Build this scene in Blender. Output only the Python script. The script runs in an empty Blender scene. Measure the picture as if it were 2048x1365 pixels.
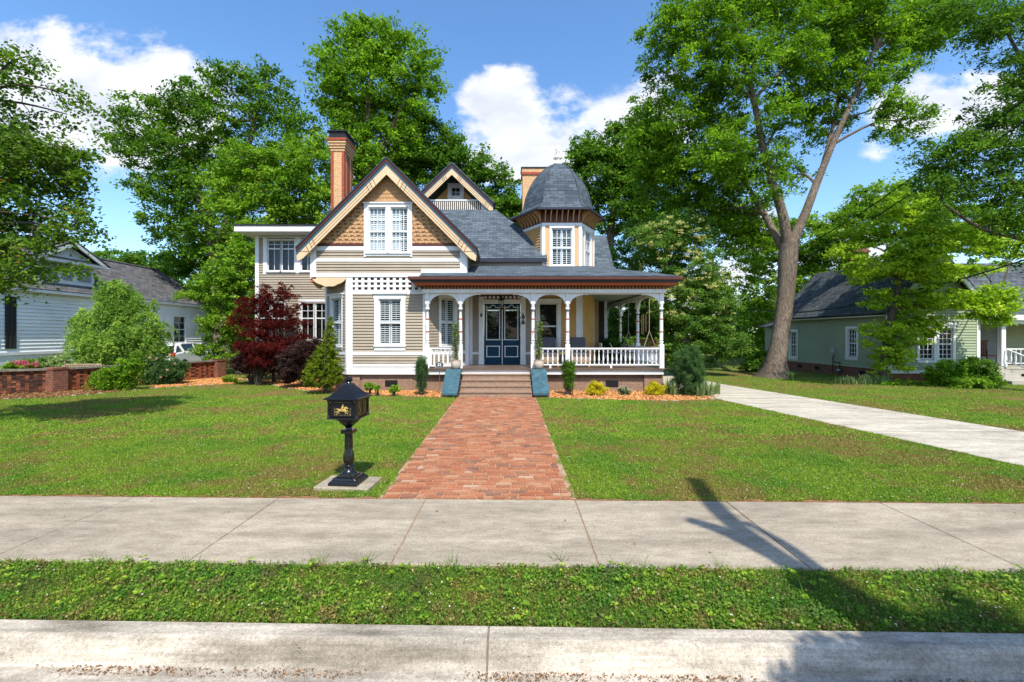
import bpy, math, random
import numpy as np
from mathutils import Vector
random.seed(7); RNG = np.random.default_rng(7)
PI = math.pi
sc = bpy.context.scene
COL = sc.collection
# ------------------------------------------------------------------ camera
F = 910.2; CXP = 1008.0; CYP = 670.0; CH = 1.95
cd = bpy.data.cameras.new('camera'); cam = bpy.data.objects.new('camera', cd); COL.objects.link(cam)
cd.sensor_width = 36; cd.lens = 16; cam.location = (0, 0, CH); cam.rotation_euler = (math.radians(90), 0, 0)
cd.shift_x = (1024 - CXP) / 2048; cd.shift_y = -(682.5 - CYP) / 2048
cd.clip_start = 0.05; cd.clip_end = 3000
sc.camera = cam
# ------------------------------------------------------------------ light
SUNV = Vector((0.15, -0.68, 1.0)).normalized()
sd = bpy.data.lights.new('sun', 'SUN'); sd.energy = 5.0; sd.angle = math.radians(0.53); sd.color = (1.0, 0.93, 0.81)
sun = bpy.data.objects.new('sun', sd); COL.objects.link(sun); sun.location = (5, -20, 30)
sun.rotation_euler = SUNV.to_track_quat('Z', 'Y').to_euler()
sc.view_settings.view_transform = 'Standard'; sc.view_settings.look = 'None'
sc.view_settings.exposure = 0.32; sc.view_settings.gamma = 1
sc.render.engine = 'CYCLES'
try:
    sc.cycles.max_bounces = 8; sc.cycles.transparent_max_bounces = 12; sc.cycles.diffuse_bounces = 4
    sc.cycles.use_denoising = True
except Exception: pass
W = bpy.data.worlds.new("World"); sc.world = W; W.use_nodes = True
nt = W.node_tree; N = nt.nodes; L = nt.links
for n in list(N): N.remove(n)
wo = N.new('ShaderNodeOutputWorld'); bg = N.new('ShaderNodeBackground'); bg.inputs[1].default_value = 0.12
sky = N.new('ShaderNodeTexSky'); sky.sky_type = 'NISHITA'; sky.sun_disc = False
sky.sun_elevation = math.asin(SUNV.z); sky.sun_rotation = math.atan2(SUNV.x, SUNV.y)
sky.altitude = 100; sky.air_density = 1.0; sky.dust_density = 0.7; sky.ozone_density = 2.5
def wmath(op, a, b=None, c=None):
    m = N.new('ShaderNodeMath'); m.operation = op
    for i, v in enumerate((a, b, c)):
        if v is None: continue
        if isinstance(v, (int, float)): m.inputs[i].default_value = v
        else: L.new(v, m.inputs[i])
    return m.outputs[0]
tc = N.new('ShaderNodeTexCoord'); sep = N.new('ShaderNodeSeparateXYZ'); L.new(tc.outputs['Generated'], sep.inputs[0])
ay = wmath('MAXIMUM', wmath('ABSOLUTE', sep.outputs[1]), 0.08)
az = wmath('DIVIDE', sep.outputs[0], ay); el = wmath('DIVIDE', sep.outputs[2], ay)
cv = N.new('ShaderNodeCombineXYZ'); L.new(az, cv.inputs[0]); L.new(wmath('MULTIPLY', el, 1.6), cv.inputs[1])
n1 = N.new('ShaderNodeTexNoise'); n1.inputs['Scale'].default_value = 4.2; n1.inputs['Detail'].default_value = 9; n1.inputs['Roughness'].default_value = 0.62
L.new(cv.outputs[0], n1.inputs['Vector'])
# clouds of the day: centre azimuth, centre height, half widths (tangents of angles), density
CL = [(-.95, .53, .36, .15, 1.5), (-.82, .50, .24, .16, 1.6), (-.98, .44, .26, .07, .75), (.0, .47, .11, .12, 1.3), (.05, .38, .18, .07, 1.2), (.17, .53, .13, .04, .55),
      (.25, .45, .16, .09, 1.25), (.12, .40, .13, .06, .6), (.33, .56, .06, .02, .4), (1.0, .50, .18, .08, 1.3), (.86, .51, .07, .03, .5), (.86, .28, .12, .035, .8),
      (.72, .20, .13, .06, .9), (.62, .24, .10, .06, .6), (.5, .09, .16, .10, .9), (.84, .41, .06, .025, .4), (-.35, .34, .25, .03, .3), (-1.6, .35, .4, .15, .9), (1.7, .4, .4, .12, .9),
      (1.2, .12, .4, .05, .7), (-.8, .38, .08, .02, .3)]
acc = None
for (cx, cy, rx, ry, dn) in CL:
    dx = wmath('MULTIPLY', wmath('SUBTRACT', az, cx), 1 / rx); dy = wmath('MULTIPLY', wmath('SUBTRACT', el, cy), 1 / ry)
    v = wmath('MULTIPLY', wmath('SUBTRACT', 1.25, wmath('ADD', wmath('MULTIPLY', dx, dx), wmath('MULTIPLY', dy, dy))), dn)
    acc = v if acc is None else wmath('MAXIMUM', acc, v)
acc = wmath('MAXIMUM', acc, -0.9)
cn = wmath('ADD', wmath('MULTIPLY', acc, 0.55), wmath('MULTIPLY', wmath('SUBTRACT', n1.outputs[0], 0.5), 3.8))
rp = N.new('ShaderNodeMapRange'); rp.interpolation_type = 'SMOOTHSTEP'; L.new(cn, rp.inputs[0])
rp.inputs[1].default_value = -0.02; rp.inputs[2].default_value = 0.62
n2 = N.new('ShaderNodeTexNoise'); n2.inputs['Scale'].default_value = 7; n2.inputs['Detail'].default_value = 6; L.new(cv.outputs[0], n2.inputs['Vector'])
cr = N.new('ShaderNodeValToRGB'); L.new(n2.outputs[0], cr.inputs[0])
cr.color_ramp.elements[0].position = .3; cr.color_ramp.elements[0].color = (5.2, 5.6, 6.6, 1)
cr.color_ramp.elements[1].position = .62; cr.color_ramp.elements[1].color = (7.6, 7.7, 7.9, 1)
hs = N.new('ShaderNodeHueSaturation'); hs.inputs['Saturation'].default_value = 1.17; hs.inputs['Value'].default_value = 1.85; L.new(sky.outputs[0], hs.inputs['Color'])
mx = N.new('ShaderNodeMixRGB'); L.new(wmath('MULTIPLY', rp.outputs[0], .96), mx.inputs[0]); L.new(hs.outputs[0], mx.inputs[1]); L.new(cr.outputs[0], mx.inputs[2])
L.new(mx.outputs[0], bg.inputs[0]); L.new(bg.outputs[0], wo.inputs[0])

# ------------------------------------------------------------------ materials
MAT = {}
def ramp(nt, src, stops):
    r = nt.nodes.new('ShaderNodeValToRGB'); nt.links.new(src, r.inputs[0]); e = r.color_ramp.elements
    while len(e) < len(stops): e.new(.5)
    for k, (p, c) in enumerate(stops): e[k].position = p; e[k].color = (*c, 1)
    return r.outputs[0]
def noise(nt, scale, detail=4, rough=.6, coord='Position', stretch=None):
    t = nt.nodes.new('ShaderNodeTexNoise'); t.inputs['Scale'].default_value = scale; t.inputs['Detail'].default_value = detail; t.inputs['Roughness'].default_value = rough
    g = nt.nodes.new('ShaderNodeNewGeometry') if coord == 'Position' else nt.nodes.new('ShaderNodeUVMap')
    src = g.outputs['Position'] if coord == 'Position' else g.outputs[0]
    if stretch:
        mp = nt.nodes.new('ShaderNodeMapping'); mp.inputs['Scale'].default_value = stretch; nt.links.new(src, mp.inputs[0]); src = mp.outputs[0]
    nt.links.new(src, t.inputs['Vector']); return t.outputs[0]
def mul(nt, a, b, f=1, mode='MULTIPLY'):
    m = nt.nodes.new('ShaderNodeMixRGB'); m.blend_type = mode
    for i, v in ((0, f), (1, a), (2, b)):
        if hasattr(v, 'links') or hasattr(v, 'is_linked'): nt.links.new(v, m.inputs[i])
        elif isinstance(v, (int, float)): m.inputs[i].default_value = v
        else: m.inputs[i].default_value = (*v, 1)
    return m.outputs[0]
def base(name):
    m = bpy.data.materials.new(name); m.use_nodes = True; MAT[name] = m
    nt = m.node_tree; return m, nt, nt.nodes['Principled BSDF']
def bump(nt, p, h, s=.3, d=.01):
    b = nt.nodes.new('ShaderNodeBump'); b.inputs['Strength'].default_value = s; b.inputs['Distance'].default_value = d
    nt.links.new(h, b.inputs['Height']); nt.links.new(b.outputs[0], p.inputs['Normal'])
def plain(name, c, rough=.55, var=.12, scale=3.0, fine=60, bs=.15, metal=0, spec=.25):
    m, nt, p = base(name)
    a = noise(nt, scale, 6); b = noise(nt, fine, 2)
    lo = tuple(v * (1 - var) for v in c); hi = tuple(min(1, v * (1 + var)) for v in c)
    col = ramp(nt, a, [(.3, lo), (.7, hi)])
    col = mul(nt, col, ramp(nt, b, [(.3, (1 - var * .6,) * 3), (.7, (1, 1, 1))]))
    nt.links.new(col, p.inputs['Base Color']); p.inputs['Roughness'].default_value = rough
    p.inputs['Metallic'].default_value = metal; p.inputs['Specular IOR Level'].default_value = spec
    bump(nt, p, b, bs, .004); return m
def leafmat(name, stops, transl=.42, rough=.55, tint=1.0):
    m, nt, p = base(name)
    at = nt.nodes.new('ShaderNodeAttribute'); at.attribute_name = 'rnd'
    col = ramp(nt, at.outputs['Fac'], stops)
    nt.links.new(col, p.inputs['Base Color']); p.inputs['Roughness'].default_value = rough; p.inputs['Specular IOR Level'].default_value = .13
    tr = nt.nodes.new('ShaderNodeBsdfTranslucent'); nt.links.new(mul(nt, col, (1.15, 1.25, .55)), tr.inputs[0])
    mxs = nt.nodes.new('ShaderNodeMixShader'); mxs.inputs[0].default_value = transl
    nt.links.new(p.outputs[0], mxs.inputs[1]); nt.links.new(tr.outputs[0], mxs.inputs[2])
    nt.links.new(mxs.outputs[0], nt.nodes['Material Output'].inputs[0]); return m
def brickmat(name, c1, c2, mortar, bw=.2, bh=.068, ms=.008, rough=.8, bs=.4, uv=True, dirt=.3):
    m, nt, p = base(name)
    t = nt.nodes.new('ShaderNodeTexBrick'); u = nt.nodes.new('ShaderNodeUVMap'); nt.links.new(u.outputs[0], t.inputs['Vector'])
    t.inputs['Color1'].default_value = (*c1, 1); t.inputs['Color2'].default_value = (*c2, 1); t.inputs['Mortar'].default_value = (*mortar, 1)
    t.inputs['Scale'].default_value = 1; t.inputs['Brick Width'].default_value = bw; t.inputs['Row Height'].default_value = bh; t.inputs['Mortar Size'].default_value = ms
    t.inputs['Mortar Smooth'].default_value = .2; t.inputs['Bias'].default_value = 0
    nz = noise(nt, 9, 6, .7)
    col = mul(nt, t.outputs[0], ramp(nt, nz, [(.3, (1 - dirt,) * 3), (.7, (1.08, 1.06, 1.04))]))
    nt.links.new(col, p.inputs['Base Color']); p.inputs['Roughness'].default_value = rough
    inv = nt.nodes.new('ShaderNodeMath'); inv.operation = 'SUBTRACT'; inv.inputs[0].default_value = 1; nt.links.new(t.outputs['Fac'], inv.inputs[1])
    bump(nt, p, inv.outputs[0], bs, .008); return m
white = plain('white_paint', (.76, .77, .775), .5, .09, 1.6)
taupe = plain('taupe_paint', (.35, .295, .225), .6, .12, 1.1)
cream = plain('cream_paint', (.68, .50, .31), .5, .07)
brown_trim = plain('brown_trim', (.105, .035, .025), .5)
navy = plain('navy_trim', (.035, .04, .06), .4)
teal_trim = plain('teal_trim', (.045, .12, .165), .45)
rust = plain('rust_trim', (.42, .10, .04), .45)
dentil_c = plain('dentil_paint', (.45, .20, .06), .5)
ochre = plain('ochre_paint', (.60, .35, .13), .6, .1, 2)
peach = plain('peach_paint', (.66, .41, .21), .5, .07)
bracket_c = plain('bracket_paint', (.52, .29, .13), .5)
soil_m = plain('red_soil', (.30, .15, .085), .95, .35, 9, 50, .6, 0, .1)
stucco = plain('ochre_stucco', (.62, .37, .13), .85, .08, 2, 40, .5)
slot_c = plain('shingle_slot', (.19, .095, .045), .8)
tan_shingle = plain('tan_shingle', (.48, .28, .135), .7, .14, 5)
door_teal = plain('door_paint', (.010, .048, .085), .5, .1, spec=.12)
slab_teal = plain('slab_paint', (.05, .12, .155), .6, .38, 5, 22)
step_brown = brickmat('step_brick', (.36, .245, .17), (.30, .20, .14), (.22, .15, .11), .2, .075, .006, .8, .35)
found_brick = brickmat('foundation_brick', (.33, .215, .15), (.28, .18, .125), (.20, .13, .09), .2, .075, .006, .8, .4)
chim_cream = brickmat('chimney_cream_brick', (.72, .44, .22), (.66, .40, .20), (.50, .31, .16), .2, .075, .008)
chim_red = brickmat('chimney_red_brick', (.44, .085, .035), (.37, .07, .03), (.2, .05, .03), .2, .075, .008)
red_brick = brickmat('red_brick', (.33, .10, .05), (.22, .07, .04), (.25, .17, .12), .2, .075, .010, .85, .6, dirt=.55)
dark_metal = plain('dark_metal', (.02, .02, .022), .45)
ceil_blue = plain('ceiling_paint', (.38, .50, .46), .6, .05)
deck_paint = plain('deck_paint', (.13, .095, .075), .4, .15)
louver = plain('louver_paint', (.72, .74, .76), .5, .04)
interior = plain('dark_room', (.012, .012, .013), .9)
curtain = plain('curtain', (.10, .12, .13), .9, .3, 5)
grey_siding = plain('green_paint', (.30, .36, .235), .6, .07, 1.5)
wsiding = plain('white_siding', (.87, .89, .90), .6, .08, 1.2)
char = plain('charcoal_paint', (.03, .03, .03), .6)
pot_c = plain('pot_clay', (.55, .46, .38), .7, .15, 8)
wicker = plain('wicker', (.36, .26, .16), .8, .3, 25, 90, .8)
cushion = plain('cushion', (.10, .10, .11), .9, .15)
wood = plain('stained_wood', (.16, .06, .03), .5, .3, 8)
teak = plain('teak_wood', (.38, .28, .18), .7, .3, 8)
copper = plain('copper_tube', (.55, .26, .15), .4, .1, metal=.3)
rope = plain('rope', (.42, .36, .26), .9)
gold = plain('gold_leaf', (.75, .55, .18), .35, .15, metal=.4)
black_iron = plain('black_gloss', (.008, .008, .009), .22, .1, spec=.7)
sign_slate = plain('sign_slate', (.05, .07, .08), .4)
finial_w = plain('finial_stone', (.80, .80, .77), .6, .1, 8)
sash_w = plain('sash_paint', (.72, .74, .77), .4, .04)
bark_grey = None
m, nt, p = base('tree_bark')
a = noise(nt, 7, 8, .7, stretch=(3.2, 3.2, .7)); b = noise(nt, 1.2, 3)
nt.links.new(mul(nt, ramp(nt, a, [(.30, (.045, .033, .024)), (.47, (.19, .15, .115)), (.7, (.37, .31, .26))]), ramp(nt, b, [(.3, (.7, .68, .66)), (.7, (1.15, 1.1, 1.05))])), p.inputs['Base Color'])
p.inputs['Roughness'].default_value = .9; bump(nt, p, a, 1.0, .09); bark = m
m, nt, p = base('dark_bark')
a = noise(nt, 6, 8, .7, stretch=(3, 3, .7))
nt.links.new(ramp(nt, a, [(.3, (.03, .022, .016)), (.7, (.13, .10, .08))]), p.inputs['Base Color']); p.inputs['Roughness'].default_value = .9; bump(nt, p, a, .8, .05); bark2 = m
# glass: see-through with real reflections
m, nt, p = base('window_glass')
tr = nt.nodes.new('ShaderNodeBsdfTransparent'); tr.inputs[0].default_value = (.86, .90, .90, 1)
gl = nt.nodes.new('ShaderNodeBsdfGlossy'); gl.inputs['Roughness'].default_value = .03
fr = nt.nodes.new('ShaderNodeLayerWeight'); fr.inputs[0].default_value = .5; fp = nt.nodes.new('ShaderNodeMath'); fp.operation = 'POWER'; nt.links.new(fr.outputs['Facing'], fp.inputs[0]); fp.inputs[1].default_value = 4.5
gnz = noise(nt, 1.7, 2); bb = nt.nodes.new('ShaderNodeBump'); bb.inputs['Strength'].default_value = .05; bb.inputs['Distance'].default_value = .03; nt.links.new(gnz, bb.inputs['Height']); nt.links.new(bb.outputs[0], gl.inputs['Normal'])
ms = nt.nodes.new('ShaderNodeMixShader'); ad = nt.nodes.new('ShaderNodeMath'); ad.operation = 'MULTIPLY_ADD'; ad.inputs[1].default_value = .8; ad.inputs[2].default_value = .03
nt.links.new(fp.outputs[0], ad.inputs[0]); nt.links.new(ad.outputs[0], ms.inputs[0]); nt.links.new(tr.outputs[0], ms.inputs[1]); nt.links.new(gl.outputs[0], ms.inputs[2]); nt.links.new(ms.outputs[0], nt.nodes['Material Output'].inputs[0])
glass = m
# roof shingles
def shingle(name, c, bw=.30, bh=.14, ms=.012):
    m, nt, p = base(name)
    t = nt.nodes.new('ShaderNodeTexBrick'); u = nt.nodes.new('ShaderNodeUVMap'); nt.links.new(u.outputs[0], t.inputs['Vector'])
    t.inputs['Color1'].default_value = (*[v * .72 for v in c], 1); t.inputs['Color2'].default_value = (*[v * 1.35 for v in c], 1); t.inputs['Mortar'].default_value = (*[v * .42 for v in c], 1)
    t.inputs['Scale'].default_value = 1; t.inputs['Brick Width'].default_value = bw; t.inputs['Row Height'].default_value = bh; t.inputs['Mortar Size'].default_value = ms; t.inputs['Mortar Smooth'].default_value = .6
    nz = noise(nt, 2.3, 6, .65); nf = noise(nt, 70, 2)
    col = mul(nt, mul(nt, t.outputs[0], ramp(nt, nz, [(.3, (.75, .75, .76)), (.7, (1.2, 1.2, 1.2))])), ramp(nt, nf, [(.3, (.75,) * 3), (.7, (1.15,) * 3)]))
    nt.links.new(col, p.inputs['Base Color']); p.inputs['Roughness'].default_value = .9; p.inputs['Specular IOR Level'].default_value = .15
    bump(nt, p, nf, .4, .01); return m
shin = shingle('slate_shingle', (.088, .112, .135)); shin_w = shingle('grey_shingle', (.115, .115, .12)); shin_g = shingle('dark_shingle', (.085, .10, .11), .3, .16, .02)
# concrete
def concrete(name, c, stain=(.5, .48, .44), sx=.35):
    m, nt, p = base(name)
    f = noise(nt, 190, 3, .8); g = noise(nt, 42, 4, .75); bgn = noise(nt, 1.6, 6, .65, stretch=(sx, 1.8, 1)); md = noise(nt, 7, 6, .7, stretch=(.6, 1.4, 1)); sp = noise(nt, 55, 2, .5)
    col = ramp(nt, bgn, [(.36, tuple(v * .74 for v in c)), (.60, tuple(v * 1.10 for v in c))])
    col = mul(nt, col, ramp(nt, md, [(.33, (.76, .75, .73)), (.62, (1.06, 1.06, 1.06))]))
    col = mul(nt, col, ramp(nt, g, [(.33, (.74,) * 3), (.64, (1.14,) * 3)]))
    col = mul(nt, col, ramp(nt, f, [(.30, (.45,) * 3), (.5, (1.0,) * 3), (.72, (1.3,) * 3)]))
    col = mul(nt, col, ramp(nt, sp, [(.26, (.45, .42, .38)), (.31, (1, 1, 1))]))
    nt.links.new(col, p.inputs['Base Color']); p.inputs['Roughness'].default_value = .85; p.inputs['Specular IOR Level'].default_value = .15; bump(nt, p, f, .5, .004); return m
conc = concrete('sidewalk_concrete', (.40, .345, .262)); conc_l = concrete('driveway_concrete', (.54, .495, .405))
m = concrete('kerb_concrete', (.47, .42, .345)); nt = m.node_tree; p = nt.nodes['Principled BSDF']
src = p.inputs['Base Color'].links[0].from_socket
st = noise(nt, 1.1, 5, .55, stretch=(.6, 3.2, 5)); st2 = noise(nt, 5, 5, .7, stretch=(.25, 5, 8))
nt.links.new(mul(nt, mul(nt, src, ramp(nt, st, [(.38, (.66, .65, .63)), (.47, (1.0, 1.0, 1.0)), (.6, (1.18, 1.18, 1.18))])), ramp(nt, st2, [(.35, (.82, .81, .79)), (.6, (1.06,) * 3)])), p.inputs['Base Color']); kerb_m = m
m, nt, p = base('asphalt'); a = noise(nt, 160, 3); nt.links.new(ramp(nt, a, [(.3, (.035,) * 3), (.7, (.09, .088, .085))]), p.inputs['Base Color']); p.inputs['Roughness'].default_value = .9; bump(nt, p, a, .6, .01); asphalt = m
# lawn soil + turf colour patches (dry and lush areas of the lawn itself)
def turfnodes(nt):
    a = noise(nt, .55, 5, .6); b = noise(nt, 2.6, 5, .65)
    return a, b
m, nt, p = base('lawn_ground'); a, b = turfnodes(nt); f = noise(nt, 60, 4, .8)
c = ramp(nt, a, [(.36, (.11, .17, .022)), (.5, (.15, .18, .035)), (.62, (.22, .16, .06))])
c = mul(nt, c, ramp(nt, b, [(.3, (.75, .85, .7)), (.7, (1.2, 1.1, 1.1))])); c = mul(nt, c, ramp(nt, f, [(.3, (.45, .45, .45)), (.7, (1.3, 1.3, 1.3))]))
nt.links.new(c, p.inputs['Base Color']); p.inputs['Roughness'].default_value = .95; p.inputs['Specular IOR Level'].default_value = .1; bump(nt, p, f, .8, .03); lawn_m = m
m, nt, p = base('grass_blade'); a, b = turfnodes(nt)
at = nt.nodes.new('ShaderNodeAttribute'); at.attribute_name = 'rnd'
green = ramp(nt, at.outputs['Fac'], [(0, (.09, .185, .014)), (.5, (.185, .32, .024)), (.88, (.31, .44, .045)), (1.0, (.47, .44, .14))])
dry = ramp(nt, at.outputs['Fac'], [(0, (.13, .12, .025)), (.5, (.26, .21, .06)), (1.0, (.42, .27, .12))])
ma = nt.nodes.new('ShaderNodeMath'); ma.operation = 'ADD'; nt.links.new(a, ma.inputs[0]); mb_ = nt.nodes.new('ShaderNodeMath'); mb_.operation = 'MULTIPLY'; nt.links.new(b, mb_.inputs[0]); mb_.inputs[1].default_value = .8; nt.links.new(mb_.outputs[0], ma.inputs[1])
fac = nt.nodes.new('ShaderNodeMapRange'); nt.links.new(ma.outputs[0], fac.inputs[0]); fac.inputs[1].default_value = .87; fac.inputs[2].default_value = 1.02
fac.inputs[3].default_value = .0; fac.inputs[4].default_value = .82
lush = mul(nt, green, (.55, .80, .85)); lf = ramp(nt, noise(nt, .9, 4, .6), [(.40, (1, 1, 1)), (.52, (0, 0, 0))]); green = mul(nt, green, lush, mul(nt, lf, (.75,) * 3), 'MIX')
c = mul(nt, green, dry, fac.outputs[0], 'MIX')
nt.links.new(c, p.inputs['Base Color']); p.inputs['Roughness'].default_value = .6; p.inputs['Specular IOR Level'].default_value = .1
tr = nt.nodes.new('ShaderNodeBsdfTranslucent'); nt.links.new(c, tr.inputs[0]); mxs = nt.nodes.new('ShaderNodeMixShader'); mxs.inputs[0].default_value = .3
nt.links.new(p.outputs[0], mxs.inputs[1]); nt.links.new(tr.outputs[0], mxs.inputs[2]); nt.links.new(mxs.outputs[0], nt.nodes['Material Output'].inputs[0]); grass_m = m
def rndmat(name, stops, rough=.85, extra=True):
    m, nt, p = base(name); at = nt.nodes.new('ShaderNodeAttribute'); at.attribute_name = 'rnd'
    c = ramp(nt, at.outputs['Fac'], stops); f = noise(nt, 45, 5, .75)
    if extra: c = mul(nt, c, ramp(nt, f, [(.3, (.62, .6, .58)), (.7, (1.2, 1.18, 1.15))]))
    nt.links.new(c, p.inputs['Base Color']); p.inputs['Roughness'].default_value = rough; p.inputs['Specular IOR Level'].default_value = .12; bump(nt, p, f, .5, .008); return m
paver_m = rndmat('old_brick', [(0, (.17, .10, .075)), (.06, (.22, .115, .085)), (.2, (.29, .115, .065)), (.6, (.375, .14, .075)), (.85, (.42, .185, .10)), (.975, (.43, .23, .14)), (.996, (.48, .35, .26))])
nt = paver_m.node_tree; p = nt.nodes['Principled BSDF']; src = p.inputs['Base Color'].links[0].from_socket
nt.links.new(mul(nt, src, (.44, .25, .14), mul(nt, ramp(nt, noise(nt, 2.2, 6, .75), [(.42, (0, 0, 0)), (.66, (.75, .75, .75))]), ramp(nt, noise(nt, 38, 4, .8), [(.4, (.15,) * 3), (.6, (1,) * 3)])), 'MIX'), p.inputs['Base Color'])
mulch_m = rndmat('mulch_chip', [(0, (.30, .10, .03)), (.4, (.66, .29, .09)), (1, (.85, .50, .22))])
jointm = plain('joint_dirt', (.22, .18, .14), .95, .3, 12, 50, .5, 0, .1)
sand_m = plain('joint_sand', (.40, .26, .165), .95, .3, 12, 50, .5)
litter_m = rndmat('leaf_litter', [(0, (.10, .05, .025)), (.5, (.28, .14, .06)), (1, (.46, .28, .13))])
clover_m = leafmat('weed_leaf', [(0, (.05, .12, .012)), (.5, (.11, .23, .02)), (.88, (.20, .32, .035)), (.96, (.28, .36, .06)), (1, (.36, .26, .12))], .3)
nt = clover_m.node_tree; p = nt.nodes['Principled BSDF']; src = p.inputs['Base Color'].links[0].from_socket
at = nt.nodes.new('ShaderNodeAttribute'); at.attribute_name = 'rnd'
dry = ramp(nt, at.outputs['Fac'], [(0, (.07, .06, .015)), (.5, (.16, .12, .04)), (1, (.34, .24, .11))])
c = mul(nt, src, dry, ramp(nt, noise(nt, 5.5, 6, .7), [(.50, (0, 0, 0)), (.60, (.9, .9, .9))]), 'MIX'); c = mul(nt, c, ramp(nt, noise(nt, 2.0, 4, .6), [(.38, (.55, .75, .8)), (.62, (1.25, 1.15, 1.0))]))
nt.links.new(c, p.inputs['Base Color'])
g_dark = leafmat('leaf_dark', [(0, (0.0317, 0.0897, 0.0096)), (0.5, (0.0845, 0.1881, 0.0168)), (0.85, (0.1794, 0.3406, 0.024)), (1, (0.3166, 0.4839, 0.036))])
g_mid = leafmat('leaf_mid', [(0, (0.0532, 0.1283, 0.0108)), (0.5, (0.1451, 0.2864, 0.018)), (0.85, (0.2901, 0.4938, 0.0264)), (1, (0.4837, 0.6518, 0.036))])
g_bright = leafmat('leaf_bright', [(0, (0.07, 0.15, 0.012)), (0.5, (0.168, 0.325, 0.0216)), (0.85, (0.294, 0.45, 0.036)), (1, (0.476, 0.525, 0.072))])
g_maple = leafmat('leaf_maple', [(0, (0.0448, 0.093, 0.0144)), (0.6, (0.1271, 0.2431, 0.024)), (0.9, (0.2242, 0.3432, 0.036)), (0.96, (0.4485, 0.2431, 0.06)), (1, (0.4485, 0.0572, 0.036))])
g_priv = leafmat('leaf_privet', [(0, (.05, .12, .02)), (.5, (.12, .25, .035)), (.9, (.25, .38, .07)), (.975, (.34, .44, .10)), (1, (.75, .72, .36))])
g_priv_fl = leafmat('leaf_privet_blossom', [(0, (0.375, 0.4, 0.12)), (1, (0.775, 0.725, 0.336))])
g_dog = leafmat('leaf_dogwood', [(0, (0.1147, 0.221, 0.0158)), (0.5, (0.306, 0.4761, 0.0264)), (0.85, (0.5356, 0.6801, 0.0528)), (1, (0.8032, 0.7821, 0.1056))])
g_hem = leafmat('leaf_hemlock', [(0, (0.0859, 0.1818, 0.033)), (0.5, (0.2234, 0.3802, 0.0594)), (1, (0.4641, 0.6117, 0.1188))])
g_red = leafmat('leaf_red', [(0, (0.0396, 0.0053, 0.0054)), (0.5, (0.103, 0.0106, 0.0095)), (1, (0.2138, 0.0264, 0.0203))])
g_purple = leafmat('leaf_purple', [(0, (.018, .010, .011)), (.5, (.055, .026, .026)), (.9, (.13, .065, .06)), (1, (.16, .15, .06))])
g_arb = leafmat('leaf_arborvitae', [(0, (.05, .09, .008)), (.5, (.15, .23, .012)), (1, (.33, .36, .03))])
g_yel = leafmat('leaf_yellow', [(0, (.35, .34, .01)), (.5, (.62, .55, .02)), (1, (.80, .70, .05))])
g_blue = leafmat('leaf_bluegreen', [(0, (.03, .08, .025)), (.5, (.075, .16, .05)), (1, (.15, .26, .09))])
g_iris = leafmat('leaf_iris', [(0, (.10, .17, .06)), (.5, (.20, .29, .11)), (1, (.36, .42, .18))])
fl_pink = leafmat('petal_pink', [(0, (.55, .04, .20)), (1, (.80, .18, .38))]); fl_white = leafmat('petal_white', [(0, (.6, .6, .5)), (1, (.85, .83, .75))])
car_w = plain('car_paint', (.75, .76, .78), .2, .02, spec=.7); tyre = plain('tyre', (.02, .02, .02), .8); tail = plain('tail_lens', (.5, .01, .01), .25)
dglass = plain('dark_glass', (.012, .014, .016), .08, .05, bs=0, spec=.8)
wire_m = plain('wire_black', (.012, .012, .013), .6)
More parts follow.
